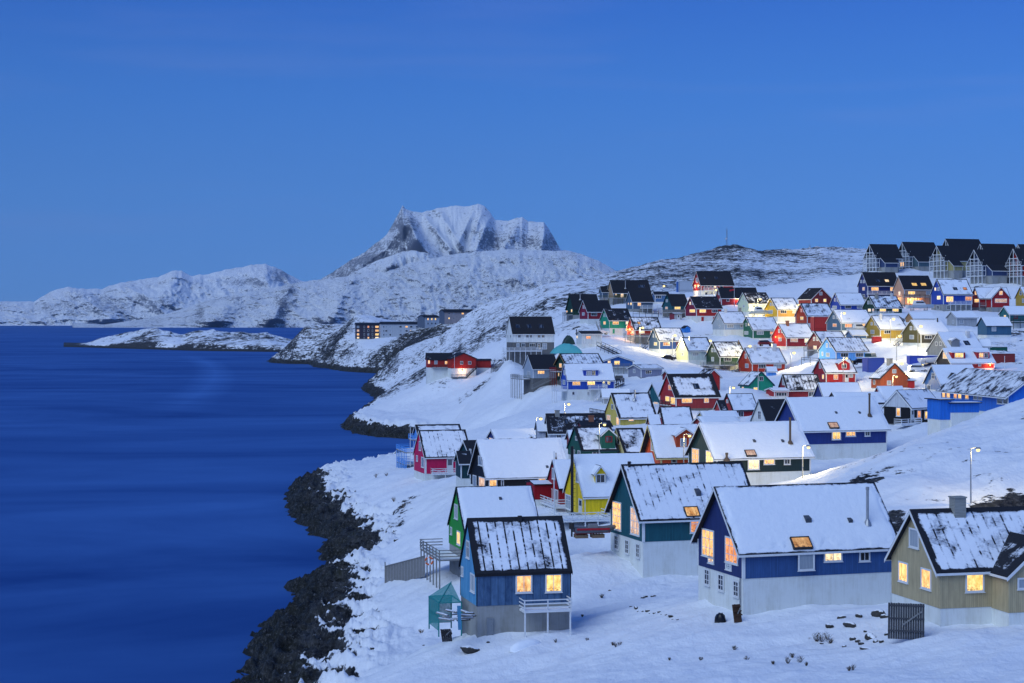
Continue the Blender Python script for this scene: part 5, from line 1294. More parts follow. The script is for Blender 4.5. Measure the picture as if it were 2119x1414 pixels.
frame(1020, 640, 5.886)
h = H('big white three storey house with black roof and three roof windows', 240, 165, 748, 290, 95, 405, 535, 500, 'white', roof=(.04, 0, .1), ov=.15, fcol='d', matw=m_wall('painted_boards_bright_white', (.74, .76, .74)), trimw=.05)
h.wins((303, 340, 312, 350, 'd'), (402, 438, 312, 350, 'd'), (447, 478, 312, 350, 'd'), (542, 583, 312, 350, 'd'), (592, 630, 312, 350, 'd'), (180, 190, 310, 350, 'd'), (210, 225, 310, 350, 'd'))
for a in (275, 415, 562): h.sky(a, a + 62, 182, 238)
h.wins((285, 325, 412, 462, 'g'), (345, 395, 412, 462, 'd'), (440, 520, 412, 462, 'd'), (540, 580, 412, 490, 'd'), (600, 660, 412, 490, 'g')); h.deck(130, 600, 510, 1.8, rail='w', face='P')
h = H('pale grey blue house on stilts with a bare black roof by the shore slope', 490, 372, 800, 725, 560, 842, 960, 440, 'lightgrey', roof=(.05, 0, .1), ov=.2, fcol='d', matw=m_wall('painted_boards_silver_blue', (.32, .38, .46)), fdepth=2)
h.wins((538, 635, 745, 792, 'l'), (415, 455, 750, 822, 'g')); h.deck(215, 340, 845, 2.4, face='Q', rail='g'); h.stairs(700, 860, 470, 970, mat='g')
h = H('tall dark green gable with amber window behind the cobalt blue house', 905, 765, 1335, 680, 545, 880, 950, 432, 'forest', roof=(.78, .5, .3), fcol='d', ov=.5, trim='tan')
h.wins((808, 842, 655, 715, 'l'), (795, 812, 770, 820, 'y')); h.deck(690, 770, 760, 1.8, face='Q', rail='darkred')
h = H('cobalt blue house with a blue shed dormer and white stilted decks', 908, 832, 1482, 855, 668, 978, 1142, 402, 'blue', roof=(.97, .05, .25), ov=.2, matw=m_wall('painted_boards_cobalt', (.020, .075, .42)), fcol='w')
h.wins((862, 882, 738, 805, 'g'), (850, 885, 858, 920, 'g'), (960, 1072, 868, 930, 'l'), (1142, 1250, 868, 930, 'y'), (1390, 1430, 872, 922, 'd'), (962, 998, 1003, 1048, 'd'), (1145, 1182, 1003, 1048, 'g')); h.door(1330, 1370, 868, 950, 'white', face='P')
h.dormer(1105, 1280, 742, 812, col='blue', wins=[(1135, 1200, 748, 808, 'g'), (1203, 1250, 748, 808, 'd')]); h.deck(1180, 1390, 975, 1.5, rail='w'); h.deck(715, 770, 990, 2.6, face='Q', rail='w'); h.stairs(1380, 975, 1220, 1120, dp=1.6, mat='w')
h = H('wide low blue house with a shallow gable and lit windows', 1335, 1300, 1708, 635, 572, 700, 795, 455, 'medblue', kind='R', th=10, roof=(.97, 0, .05), fcol='w', matw=m_wall('painted_boards_bright_blue', (.03, .12, .38)))
h.wins((1396, 1436, 625, 665, 'w'), (1472, 1550, 625, 682, 'y')); h.deck(1450, 1670, 712, 1.2, rail='g')
h = H('lavender grey single storey house with snow roof beside the road', 1805, 1645, 2062, 725, 678, 835, 858, 440, 'lavender', roof=(.82, 0, .15), fcol='d', th=24); h.wins((1855, 1935, 738, 792, 'd'), (1708, 1738, 728, 778, 'g'))

h = H('low pale shed with a broad snow roof left of the mustard yellow house', 1345, 1325, 1660, 1070, 975, 1150, 1165, 378, 'lightgrey', roof=(1, 0, 0), name='wooden_shed', cat='shed')
frame(1150, 540, 7.063)
h = H('small crimson and grey shed under the terrace of the dark teal house', 1735, 1665, 1845, 775, 765, 878, 885, 572, 'lightgrey', roof=(.9, 0, 0), name='wooden_shed', cat='shed', matq=m_wall('painted_boards_wine', (.22, .016, .028)), trim='n'); h.door(1775, 1812, 785, 872, 'white', face='P')
frame(1650, 460, 4.518)
h = H('low snow roofed shed peeping out behind the light sky blue house', 520, 455, 650, 1055, 1012, 1085, 1095, 472, 'steel', roof=(1, 0, 0), name='wooden_shed', cat='shed')
h = H('small pale outbuilding at the right end of the grey house with the huge snow roof', 1720, 1700, 1800, 1148, 1100, 1200, 1215, 436, 'paleblue', roof=(1, 0, 0), name='outbuilding', cat='outbuilding')
# ------------------------------------------------------------------ balcony blocks on the skyline, far apartment blocks, shore house
def lattice(h, o=1.3, low=None, lit=0.2):
    """white timber balcony grid standing before the left gable"""
    B, zb, ze, zr = h.B, h.zb, h.ze, h.zr
    zt = lambda b: ze + (zr - ze) * (1 - abs(b - B / 2) / (B / 2))
    levels = [zb, zb + (ze - zb) * .5, ze, ze + (zr - ze) * .42]
    for k in range(5):
        b = .08 + (B - .16) * k / 4; m = MB(); m.bar((-o, b, -1.5), (-o, b, zt(b) - .15), .20); h.put(m, 'balcony_post', m_white())
    for i, z in enumerate(levels):
        b0, b1 = (0, B) if i < 3 else (B / 2 - B / 2 * .58, B / 2 + B / 2 * .58)
        m = MB(); m.box(-o - .06, -.02, b0, b1, z - .22, z); fl = h.put(m, 'balcony_floor', m_white())
        if i < 3:
            r = MB(); r.bar((-o, b0, z + .95), (-o, b1, z + .95), .10)
            n = 14
            for k in range(n + 1): r.bar((-o, b0 + (b1 - b0) * k / n, z), (-o, b0 + (b1 - b0) * k / n, z + .95), .05)
            h.put(r, 'railing', m_white(), parent=fl)
    for i in range(3):
        z = levels[i]
        for (a, b) in ((.12, .42), (.58, .88)):
            if i == 2 and False: continue
            kind = random.choice('ly') if random.random() < lit else random.choice('ddg')
            h.window(lambda s, oo, zz: (-oo, s, zz), B * a, B * b, z + .15, z + 2.1 if i < 2 else z + 1.9, kind)
def block(label, n, gx, rx, ey, ay, by, fy, D, wall, wing=None, lit=.2, **k):
    h = House(label, n, gx, rx, ey, ay, by, fy, D, wall, roof=(.02, .0, .1), fcol='g', ov=1.45, eo=.25, cat='apartment house', name='balcony_house', group='tall balcony houses on the skyline', trimw=.12, **k)
    lattice(h, lit=lit)
    if wing:
        wn, wrx, wey = wing
        w = House(None, wn, wn - 55, wrx, wey, ey - 2, by, fy, D - 2.8, wall, parent=h, roof=(.02, 0, .1), fcol='g', Bm=5.6, ov=.3, th=math.degrees(h.th), trimw=.1, matw=k.get('matw'))
    return h
frame(1700, 480, 8.836)
block('leftmost blue balcony house on the skyline', 1058, 828, 1420, 478, 230, 645, 745, 640, 'blue', (1162, 1400, 560), .0, matw=m_wall('painted_boards_dusk_blue', (.035, .06, .15)))
block('balcony house on the skyline with one brightly lit upper room, second from the left', 1662, 1408, 2120, 445, 190, 632, 695, 650, 'steel', (1775, 2010, 540), .35, matw=m_wall('painted_boards_grey_teal', (.07, .13, .17)))
frame(1900, 480, 8.836)
block('yellow walled balcony house in the middle of the skyline row', 540, 268, 990, 522, 258, 705, 868, 625, 'yellow', (655, 812, 615), .0, matw=m_wall('painted_boards_pale_yellow', (.32, .29, .13)))
block('black roofed house rising highest behind the yellow balcony house', 690, 430, 1180, 390, 132, 560, 700, 660, 'lightgrey')
block('blue balcony house on grey columns right of the yellow one', 1235, 942, 1680, 607, 328, 800, 968, 600, 'blue', (1355, 1630, 705), .12, matw=m_wall('painted_boards_dusk_blue', (.035, .06, .15)))
block('black roofed house behind the right blue balcony house', 1335, 1060, 1830, 490, 222, 660, 780, 645, 'lightgrey')
block('dark red balcony house cut by the right edge of the picture', 1950, 1665, 2420, 602, 310, 808, 968, 592, 'red', None, .0)
block('white gable tip behind the dark red balcony house at the edge', 2020, 1750, 2500, 480, 232, 660, 780, 640, 'lightgrey')

frame(540, 600, 4.075)
AG = 'apartment blocks across the bay'
def far_block(label, n, gx, rx, ey, ay, by, fy, D, wall, cols, rows, lits, th=14, **k):
    h = House(label, n, gx, rx, ey, ay, by, fy, D, wall, roof=(.02, 0, 0), trim='n', fcol='w', fdepth=8, cat='apartment block', name='apartment_block', group=AG, th=th, ov=.5, eo=.5, **k)
    i = 0
    for y0, y1 in rows:
        for x0, x1 in cols:
            h.win(x0, x1, y0, y1, lits[i % len(lits)], mull=(0, 0)); i += 1
    return h
far_block('darkest apartment block, leftmost across the bay with many lit windows', 803, 794, 1000, 294, 278, 415, 425, 1400, 'black', ((808, 830), (865, 877), (897, 914), (934, 946), (962, 995)), ((302, 322), (334, 354), (366, 386), (396, 412)), 'gdodlpdddlldgdywdldw', th=6, matw=m_wall('painted_boards_dark_plum', (.045, .04, .06)))
far_block('long pale apartment block, second from the left across the bay', 1010, 1003, 1322, 290, 270, 402, 415, 1385, 'lightgrey', ((1030, 1042), (1046, 1068), (1082, 1098), (1165, 1190), (1216, 1240), (1255, 1280), (1305, 1322)), ((303, 320), (338, 354), (370, 388)), 'dggdlddddggdyddgdddgdo', th=6, matw=m_wall('painted_boards_pale_render', (.40, .43, .47)))
far_block('grey and white apartment block on the rise, third across the bay', 1382, 1320, 1508, 232, 214, 325, 335, 1300, 'white', ((1402, 1415), (1434, 1447), (1465, 1478)), ((238, 256), (275, 292)), 'lyyddd', matq=m_wall('painted_boards_blue_grey', (.10, .13, .19)))
far_block('pinkish apartment block half behind the rocky slope, rightmost across the bay', 1548, 1503, 1800, 188, 165, 290, 300, 1230, 'salmon', ((1580, 1592), (1622, 1630), (1690, 1712)), ((192, 208), (232, 248)), 'dglydd', matw=m_wall('painted_boards_pale_pink', (.40, .34, .33)), matq=m_wall('painted_boards_blue_grey', (.10, .13, .19)))

h = House('long red house on a white base standing alone on the snowy shore slope', 1605, 1585, 1815, 580, 533, 663, 745, 634, 'red', kind='R', Bm=9, roof=(.25, 0, .1), trim='d', fcol='w', trimw=0, matw=m_wall('painted_boards_warm_red', (.36, .022, .018)), group='gabled wooden houses of the town')
h.wins((1678, 1706, 600, 630, 'd'), (1745, 1775, 600, 630, 'd'))
w1 = House(None, 1402, 1394, 1612, 590, 535, 655, 735, 640, 'red', parent=h, roof=(.2, 0, .1), trim='n', fcol='w', Bm=8, th=6, matw=m_wall('painted_boards_warm_red', (.36, .022, .018)))
w1.wins((1408, 1426, 590, 625, 'l'), (1460, 1490, 592, 628, 'g'), (1548, 1590, 598, 628, 'l'), face='P'); w1.deck(1440, 1600, 655, 1.2, rail='d', stilt=False)
w2 = House(None, 1816, 1812, 1940, 597, 585, 658, 730, 640, 'red', parent=h, roof=(.3, 0, .1), trim='n', fcol='w', Bm=6, th=6, matw=m_wall('painted_boards_warm_red', (.36, .022, .018)))
h.stairs(1815, 660, 1730, 740, mat='d'); h.deck(1610, 1740, 735, 2.0, rail='g'); SHOREHOUSE = h

rbf_fit()
# ------------------------------------------------------------------ lamps
def point_light(name, loc, power, col, parent=None, size=.12):
    l = bpy.data.lights.new(name, 'POINT'); l.energy = power; l.color = col; l.shadow_soft_size = size
    o = bpy.data.objects.new(name, l); o.location = loc; COL.objects.link(o)
    if parent is not None: o.parent = parent
    return o
LAMPG = 'lit street lamps on tall poles'
_lampmesh = {}
def street_lamp(label, px, py, D, power=700, lit=True, arm=None, col=(1.0, .80, .36)):
    hd = at(px, py, D); arm = arm if arm is not None else .75
    bx, by = hd.x - arm, hd.y; gz = zground(bx, by)
    Hh = hd.z - gz
    if Hh < 3.2: print('LAMP low', label, round(Hh, 1))
    if Hh > 9: print('LAMP high', label, round(Hh, 1))
    r = empty('street_lamp', (bx, by, gz)); tag(r, label, 'street lamp', LAMPG)
    m = MB(); m.tube([(0, 0, -.3), (0, 0, Hh * .45), (0, 0, Hh + .12)], [.085, .07, .05], 8); m.build('pole', m_metal(), r, smooth=True)
    m = MB(); m.tube([(0, 0, Hh + .10), (arm * .5, 0, Hh + .17), (arm, 0, Hh + .16)], .035, 6); m.build('arm', m_metal(), r)
    m = MB(); m.hexa([(arm - .28, -.13, Hh + .04), (arm + .30, -.13, Hh + .04), (arm + .30, .13, Hh + .04), (arm - .28, .13, Hh + .04), (arm - .22, -.09, Hh + .22), (arm + .22, -.09, Hh + .20), (arm + .22, .09, Hh + .20), (arm - .22, .09, Hh + .22)])
    hdob = m.build('lamp_head', m_metal(), r)
    m = MB(); n = 10; rr = .42 if D > 400 else .30 if D > 300 else .22
    for i in range(5):
        a0, a1 = -math.pi / 2 + math.pi * i / 5, -math.pi / 2 + math.pi * (i + 1) / 5
        for k in range(n):
            t0, t1 = 2 * math.pi * k / n, 2 * math.pi * (k + 1) / n
            f = lambda a, t: (arm + rr * math.cos(a) * math.cos(t), rr * math.cos(a) * math.sin(t), Hh - .10 + rr * .75 * math.sin(a))
            m.face([f(a0, t0), f(a0, t1), f(a1, t1), f(a1, t0)])
    m.build('bulb', m_emit('street_lamp_glow', (1.0, .78, .32), 1.9) if lit else m_plain('unlit_globe', (.6, .62, .65)), hdob, smooth=True)
    if lit: point_light('lamp_light', (arm, 0, Hh - .55), power * (3.0 if D > 340 else 1.6), col, r)
    return r
for lb, px, py, D, pw in [
    ('street lamp in open snow above the pale grey white house', 1177, 836, 332, 700), ('street lamp at the left gable of the pale grey white house', 1119, 866, 306, 450),
    ('street lamp before the dark green dormered house', 1251, 878, 258, 550), ('street lamp touching the dormer of the rust red house', 1427, 901, 234, 700),
    ('street lamp at the right end of the dark green black house', 1673, 925, 231, 1100), ('street lamp on the snowy knoll behind the olive house', 2024, 930, 189, 420),
    ('street lamp above the small dark red speckled house', 1518, 802, 362, 1100), ('street lamp on the open snow between the emerald house and the sky blue one', 1643, 730, 448, 900),
    ('street lamp between the cream white and bottle green houses', 1470, 705, 496, 1500), ('street lamp before the roof of the blue and slate house', 1397, 694, 492, 1500),
    ('street lamp at the left of the orange red house', 1552, 716, 478, 1000), ('street lamp before the roof of the red balcony house', 1330, 678, 505, 1300),
    ('street lamp right of the tall red house with white base', 1482, 600, 598, 900), ('street lamp before the lime white house', 1573, 619, 560, 1200),
    ('street lamp at the right end of the golden yellow house', 1653, 631, 546, 900), ('street lamp before the slate blue house', 1747, 648, 492, 1000),
    ('street lamp before the ochre yellow house', 1849, 660, 464, 900), ('street lamp before the moss green house', 1906, 675, 446, 900),
    ('street lamp with a greenish glow at the left foot of the moss green house', 1862, 695, 432, 650), ('street lamp at the right gable of the orange brown house', 1855, 779, 376, 900),
    ('street lamp standing on the road behind the orange brown house', 1866, 752, 404, 800), ('street lamp in front of the red cottage dormer', 1752, 741, 393, 600)]:
    street_lamp(lb, px, py, D, pw)
street_lamp('distant pale street lamp left of the tall red house, on open snow', 1374, 592, 640, 120, True, .5, (.9, .95, 1))

def porch(h, x, y, power, col=(1.0, .50, .15), face=None, out=.35, D=None):
    xm = P2(x, 0)[0]; face = face or ('P' if xm > h.P.x / h.D * F + CX else 'Q')
    p = h.onP(x, y, -out) if face == 'P' else h.onQ(x, y, -out)
    m = MB(); m.tube([(p.x, p.y, p.z - .14), (p.x, p.y, p.z + .14)], .13, 8); m.hexa([tuple(p + Vector((a * .16, b * .16, c))) for c in (.14, .2) for a, b in ((-1, -1), (1, -1), (1, 1), (-1, 1))])
    o = h.put(m, 'porch_lamp', m_emit('porch_lamp_glow', (1.0, .50, .14), 3.5))
    q = h.T(p + (Vector((0, -.3, 0)) if face == 'P' else Vector((-.3, 0, 0))))
    point_light('porch_light', q, power, col, h.root)
def hs(key): return next(v for k, v in HOUSES.items() if key in k)
frame(1650, 460, 4.518); porch(hs('salmon'), 1068, 725, 420); porch(hs('salmon'), 943, 715, 160); porch(hs('salmon'), 1135, 722, 120)
frame(1400, 540, 7.063); porch(hs('wine red house with an orange'), 1448, 1115, 260, (1, .38, .10)); porch(hs('tall red house'), 272, 360, 220); porch(hs('tall red house'), 275, 455, 140, (1, .75, .4)); porch(hs('crimson house with bare black roof and a white'), 885, 565, 300, (1, .5, .25))
frame(1150, 540, 7.063); porch(hs('red house with a long wooden balcony'), 1042, 1005, 420, (1, .6, .25)); porch(hs('red house with a long wooden balcony'), 1100, 1060, 200, (1, .6, .25), face='Q')
frame(1650, 640, 4.518); porch(hs('red lodge'), 1802, 525, 170, (1, .35, .12))
frame(540, 600, 4.075); porch(SHOREHOUSE, 1700, 682, 300, (1, .55, .25))

# ------------------------------------------------------------------ vehicles
def car(label, px, py, D, head, col, length=4.3, kind='car', snow=True, cat='car', name='parked_car'):
    p = at(px, py, D); r = empty(name, (p.x, p.y, p.z), math.radians(head)); tag(r, label, cat, 'vehicles parked among the houses')
    L = length / 2; W = .86
    prof = {'car': [(-L, .45), (-L, .85), (-L * .92, 1.0), (-L * .62, 1.05), (-L * .38, 1.45), (L * .25, 1.47), (L * .52, 1.02), (L * .93, .88), (L, .7), (L, .42)],
            'suv': [(-L, .5), (-L, 1.0), (-L * .92, 1.22), (-L * .80, 1.62), (L * .15, 1.68), (L * .46, 1.15), (L * .92, 1.0), (L, .8), (L, .45)],
            'pickup': [(-L, .5), (-L, 1.05), (-L * .15, 1.05), (-L * .10, 1.65), (L * .35, 1.67), (L * .52, 1.12), (L * .95, 1.02), (L, .8), (L, .5)],
            'van': [(-L, .45), (-L, 1.9), (-L * .9, 2.0), (L * .45, 2.0), (L * .75, 1.2), (L, 1.0), (L, .45)]}[kind]
    m = MB()
    mid = [(x, z) for x, z in prof]
    for s in (-1, 1):
        pts = [(x, s * (W - (.12 if z > 1.1 else 0)), z) for x, z in mid]; m.face(pts if s < 0 else pts[::-1])
    n = len(mid)
    for i in range(n):
        (x0, z0), (x1, z1) = mid[i], mid[(i + 1) % n]
        w0 = W - (.12 if z0 > 1.1 else 0); w1 = W - (.12 if z1 > 1.1 else 0)
        m.face([(x0, -w0, z0), (x0, w0, z0), (x1, w1, z1), (x1, -w1, z1)])
    m.build('body', m_plain('car_paint_%.2f' % sum(col), col, .3, .0, .08), r)
    top = max(z for x, z in prof); xs = [x for x, z in prof if z > top - .12]; a, b = min(xs), max(xs)
    for s in (-1, 1):
        g = MB(); zlo = top - .5; y = s * (W - .10)
        g.face([(a - .28 * (kind != 'pickup'), y + s * .05, zlo), (b + .45, y + s * .05, zlo), (b + .02, y, top - .09), (a + .02, y, top - .09)]); g.build('side_window', m_glass(), r)
    g = MB(); g.face([(b + .05, -W + .22, top - .07), (b + .05, W - .22, top - .07), (b + .53, W - .16, top - .50), (b + .53, -W + .16, top - .50)]); g.xf(lambda v: v + Vector((.03, 0, .03))); g.build('windscreen', m_glass(), r)
    for x in (-L * .62, L * .62):
        for s in (-1, 1):
            w = MB(); w.tube([(x, s * (W - .2), .33), (x, s * (W + .02), .33)], .33, 14); wo = w.build('wheel', m_plain('tyre_rubber', (.012, .012, .014), .8), r)
            w = MB(); w.tube([(x, s * (W - .05), .33), (x, s * (W + .03), .33)], .19, 10); w.build('rim', m_metal(), wo)
    for s in (-1, 1):
        g = MB(); g.box(L - .04, L + .015, s * .6 - .16, s * .6 + .16, .66, .80); g.build('headlight', m_plain('headlight_glass', (.5, .52, .55), .2), r)
    if snow:
        s_ = MB(); s_.box(a - .05, b + .05, -W + .14, W - .14, top + .003, top + .11); s_.box(b + .6, L * .88, -W + .1, W - .1, prof[-4][1] + .0, prof[-4][1] + .16) if kind != 'van' else None
        s_.build('snow_cover', m_snow(), r)
    return r
def fp(fr, x, y):
    frame(*fr); return P2(x, y)
R1, R2, R3, R4, R5, R6 = (1650, 460, 4.518), (1150, 540, 7.063), (1400, 540, 7.063), (1650, 640, 4.518), (1340, 680, 5.886), (1020, 640, 5.886)
N1, N2, N3, N4, N5, N6 = (800, 840, 5.05), (1080, 820, 5.439), (1340, 800, 3.924), (860, 980, 3.93), (1240, 940, 3.311), (1700, 880, 3.074)
car('clean white car parked on the snowy road before the blue container', *fp(R4, 1128, 592), 405, 8, (.62, .64, .68), 4.4, 'suv', False)
car('black car under snow parked before the light sky blue house', *fp(R4, 597, 520), 425, 6, (.012, .013, .018), 4.4, 'car')
car('dark green van nosed against the right end of the light sky blue house', *fp(R4, 690, 490), 436, 60, (.02, .05, .05), 4.4, 'van')
car('black car half under snow left of the cream white house', *fp(R5, 245, 392), 486, 10, (.012, .013, .018), 4.4, 'car')
car('dark pickup parked at the right end of the cobalt blue house', *fp(R6, 1533, 895), 425, 75, (.03, .035, .05), 4.6, 'pickup')
car('white car beside the base of the bright green house', *fp(R2, 668, 1080), 536, 10, (.55, .56, .6), 4.2, 'car', False)
car('dark red car under snow left of the wine red house', *fp(R3, 1308, 1250), 492, 5, (.08, .01, .015), 4.2, 'suv')
car('dark blue car tucked against the blue container', *fp(R4, 1245, 560), 418, 12, (.02, .03, .09), 4.0, 'car')
car('grey car under snow in the gap above the ochre yellow house', *fp(R4, 940, 120), 520, 12, (.2, .21, .24), 4.2, 'car')

def boat(label, px, py, D, head, L, hullcol, cabin=True, rise=.5):
    p = at(px, py, D); r = empty('motor_boat', (p.x, p.y, p.z), math.radians(head)); tag(r, label, 'boat', 'boats laid up on the snow')
    m = MB(); n = 10; rows = []
    for i in range(n + 1):
        t = i / n; x = -L / 2 + L * t; w = L * .17 * (1 - max(0, (t - .55) / .45) ** 2.2) + .02; sh = 1.0 + .35 * t * t; keel = rise + .30 * max(0, t - .7) * 3
        rows.append([(x, -w, rise + sh), (x, -w * .86, rise + sh * .45), (x, 0, keel), (x, w * .86, rise + sh * .45), (x, w, rise + sh)])
    for i in range(n):
        for k in range(4): m.face([rows[i][k], rows[i + 1][k], rows[i + 1][k + 1], rows[i][k + 1]])
        m.face([rows[i][0], rows[i][4], rows[i + 1][4], rows[i + 1][0]])
    m.face(rows[0]); m.build('hull', m_plain('hull_%.2f' % sum(hullcol), hullcol, .35, 0, .1), r)
    if cabin:
        z = rise + 1.1; c = MB(); w = L * .12
        c.hexa([(-L * .25, -w, z), (L * .18, -w, z), (L * .18, w, z), (-L * .25, w, z), (-L * .22, -w * .85, z + 1.15), (L * .06, -w * .85, z + 1.15), (L * .06, w * .85, z + 1.15), (-L * .22, w * .85, z + 1.15)])
        co = c.build('cabin', m_white(), r)
        for s in (-1, 1):
            g = MB(); y = s * (w * .93); g.face([(-L * .20, y + s * .03, z + .5), (L * .11, y + s * .03, z + .5), (L * .07, y - s * .02, z + .95), (-L * .2, y - s * .02, z + .95)]); g.build('cabin_window', m_glass(), co)
        s_ = MB(); s_.box(-L * .22, L * .06, -w * .8, w * .8, z + 1.155, z + 1.26); s_.build('snow_cover', m_snow(), r)
    for i, x in enumerate((-L * .3, L * .2)):
        k = MB(); k.bar((x, -L * .16, .1), (x, L * .16, .1), .25, .25); k.bar((x, -L * .14, .1), (x, -L * .14, rise + .55), .12); k.bar((x, L * .14, .1), (x, L * .14, rise + .55), .12); k.build('cradle', m_grey_wood(), r)
    return r
boat('white cabin cruiser standing on land before the salmon pink house', *fp(R1, 1150, 825), 528, 10, 8.2, (.52, .56, .60))
boat('white cabin boat laid up left of the ochre yellow house', *fp(R1, 580, 1048), 478, 15, 6.4, (.50, .54, .58))
boat('small white boat under lamp light before the lime white house', *fp(R3, 1215, 808), 556, 8, 6.2, (.55, .57, .52))
boat('white boat hull tucked behind the red lodge', *fp(R4, 1235, 520), 416, 20, 5.2, (.55, .58, .65), False)

def rib():
    x, y = 1228, 1112; D = 187; p = at(x, y, D); r = empty('inflatable_boat', (p.x, p.y, p.z), math.radians(10)); tag(r, 'grey and red inflatable boat on pallets below the yellow house deck', 'boat')
    for s in (-1, 1):
        m = MB(); m.tube([(-2.0, s * .62, .75), (1.2, s * .62, .80), (1.9, s * .35, .95), (2.2, 0, 1.05)], [.27, .27, .24, .18], 12); m.build('tube', m_plain('grey_boat_rubber', (.10, .11, .13), .5), r, smooth=True)
    m = MB(); m.hexa([(-1.9, -.45, .35), (1.7, -.2, .45), (1.7, .2, .45), (-1.9, .45, .35), (-1.9, -.5, .8), (1.9, -.3, .9), (1.9, .3, .9), (-1.9, .5, .8)]); m.build('hull', m_plain('red_boat_hull', (.32, .015, .02), .4), r)
    m = MB(); m.box(-1.9, 1.5, -.935, -.90, .82, 1.02); m.build('side_stripe', m_plain('red_stripe', (.36, .012, .02), .5), r)
    m = MB(); m.box(-.5, .4, -.3, .3, .8, 1.35); m.build('console', m_plain('console_grey', (.25, .26, .28), .5), r)
    m = MB(); m.box(-2.5, -2.05, -.2, .2, .9, 1.5); m.bar((-2.25, 0, .1), (-2.25, 0, .9), .16); m.build('outboard_motor', m_dark_wood(), r)
    for xx in (-1.3, .4):
        m = MB()
        for k in range(5): m.bar((xx - .6 + .3 * k, -.55, .30), (xx - .6 + .3 * k, .55, .30), .16, .03)
        for yy in (-.5, 0, .5): m.bar((xx - .65, yy, .12), (xx + .65, yy, .12), .1, .3)
        m.build('pallet', m_plain('pallet_wood', (.20, .14, .09), .8), r)
rib()

# ------------------------------------------------------------------ containers, sheds, tarpaulins
def container(label, x, y, D, w, d, hh, col, head=10, name='shipping_container', cat='container', snow=.12, grp=None):
    p = at(x, y, D); r = empty(name, (p.x, p.y, p.z), math.radians(head)); tag(r, label, cat, grp)
    m = MB(); n = int(w / .25)
    for k in range(n):
        a = -w / 2 + w * k / n; b = a + w / n; o = .04 if k % 2 else 0
        m.box(a, b, o, d, -.6, hh)
    m.build('walls', m_plain(name + '_paint_%.3f' % sum(col), col, .5, 0, .15), r)
    f = MB()
    for sx in (-w / 2, w / 2):
        f.bar((sx, -.03, -.6), (sx, -.03, hh), .12)
    f.bar((-w / 2, -.03, hh), (w / 2, -.03, hh), .12); f.bar((-w / 2, -.03, .06), (w / 2, -.03, .06), .12); f.build('frame', m_plain(name + '_frame_%.3f' % sum(col), tuple(c * .7 for c in col), .5), r)
    dr = MB(); dr.box(-w / 2 - .03, -w / 2 + .0, .15, d / 2 - .02, .1, hh - .12); dr.box(-w / 2 - .03, -w / 2, d / 2 + .02, d - .15, .1, hh - .12); dr.build('door', m_plain(name + '_paint_%.3f' % sum(col), col, .5, 0, .15), r)
    s = MB(); s.box(-w / 2 - .03, w / 2 + .03, .02, d, hh + .062, hh + .06 + snow); s.build('snow_cover', m_snow(), r)
    return r
CG = 'containers and skips among the houses'
container('blue shipping container by the road behind the white car', *fp(R4, 1182, 540), 424, 6.6, 2.4, 2.5, (.035, .07, .42), 6, grp=CG)
container('brown red shipping container right of the red lodge', *fp(R4, 1920, 556), 425, 5.8, 2.4, 3.4, (.22, .03, .03), 8, grp=CG)
container('dark green container under snow above the red lodge', *fp(R4, 1865, 445), 446, 5.2, 2.4, 2.3, (.01, .10, .07), 8, grp=CG)
container('bright red skip at the right end of the rust red house', *fp(R1, 228, 998), 528, 4.6, 3.0, 3.4, (.50, .04, .03), 12, name='skip', cat='skip', grp=CG)
container('white site cabin beside the tall red house at the hill foot', *fp(R3, 168, 432), 655, 6.4, 2.5, 3.2, (.42, .46, .52), 5, name='site_cabin', cat='cabin', grp=CG)
container('blue cupboard like cabin left of the white site cabin', *fp(R3, 45, 432), 656, 1.6, 2.2, 3.1, (.05, .16, .50), 5, name='site_cabin', cat='cabin', grp=CG)
container('blue shed wall behind the orange brown house', *fp(R4, 735, 605), 418, 4.0, 3.0, 3.6, (.03, .07, .35), 14, name='tool_shed', cat='shed')
container('red box under snow before the ochre yellow house', *fp(R1, 747, 1118), 466, 2.2, 1.2, 1.3, (.35, .02, .03), 10, name='storage_box', cat='box')
frame(*R2)
h = House('little bright blue playhouse on the snow beside a bare bush', 1885, 1860, 1968, 985, 952, 1050, 1056, 538, 'skyblue', roof=(.1, 0, 0), kind='R', trim='n', th=20, cat='playhouse', name='playhouse', group=None, Bm=2.4, ov=.1, eo=.1, trimw=0, matw=m_wall('painted_boards_play_blue', (.03, .20, .62)))
frame(*R6)
def tarp(label, x, y, D, w, hh, d, col):
    p = at(*P2(x, y), D); nr, nc = 16, 34
    U, V = np.meshgrid(np.linspace(-1, 1, nc), np.linspace(-1, 1, nr)); 
    z = hh * np.clip(1 - np.abs(U) ** 3.0, 0, 1) ** .7 * np.clip(1 - np.abs(V) ** 2.6, 0, 1) ** .8 * (1 + .18 * fbm(U * 2.0, V * 1.4, 3, 5)) * (1 - .22 * np.abs(U - .1))
    z = z + fbm(U * 5, V * 3, 4, 9, True) * .14
    X = U * w / 2; Y = V * d / 2 + d / 2
    me_o = grid_object('tarpaulin_cover', X, Y, z, m_plain('tarpaulin_%.2f' % sum(col), col, .45, 0, .2)); me_o.location = (p.x, p.y, p.z - .1); me_o.rotation_euler = (0, 0, .12)
    tag(me_o, label, 'tarpaulin'); return me_o
tarp('turquoise tarpaulin draped over a heap right of the big white house', 912, 540, 478, 8.2, 2.6, 5, (.10, .42, .42))
tarp('dark green tarpaulin heap behind the turquoise one', 930, 430, 515, 3.6, 2.6, 3, (.012, .04, .04))

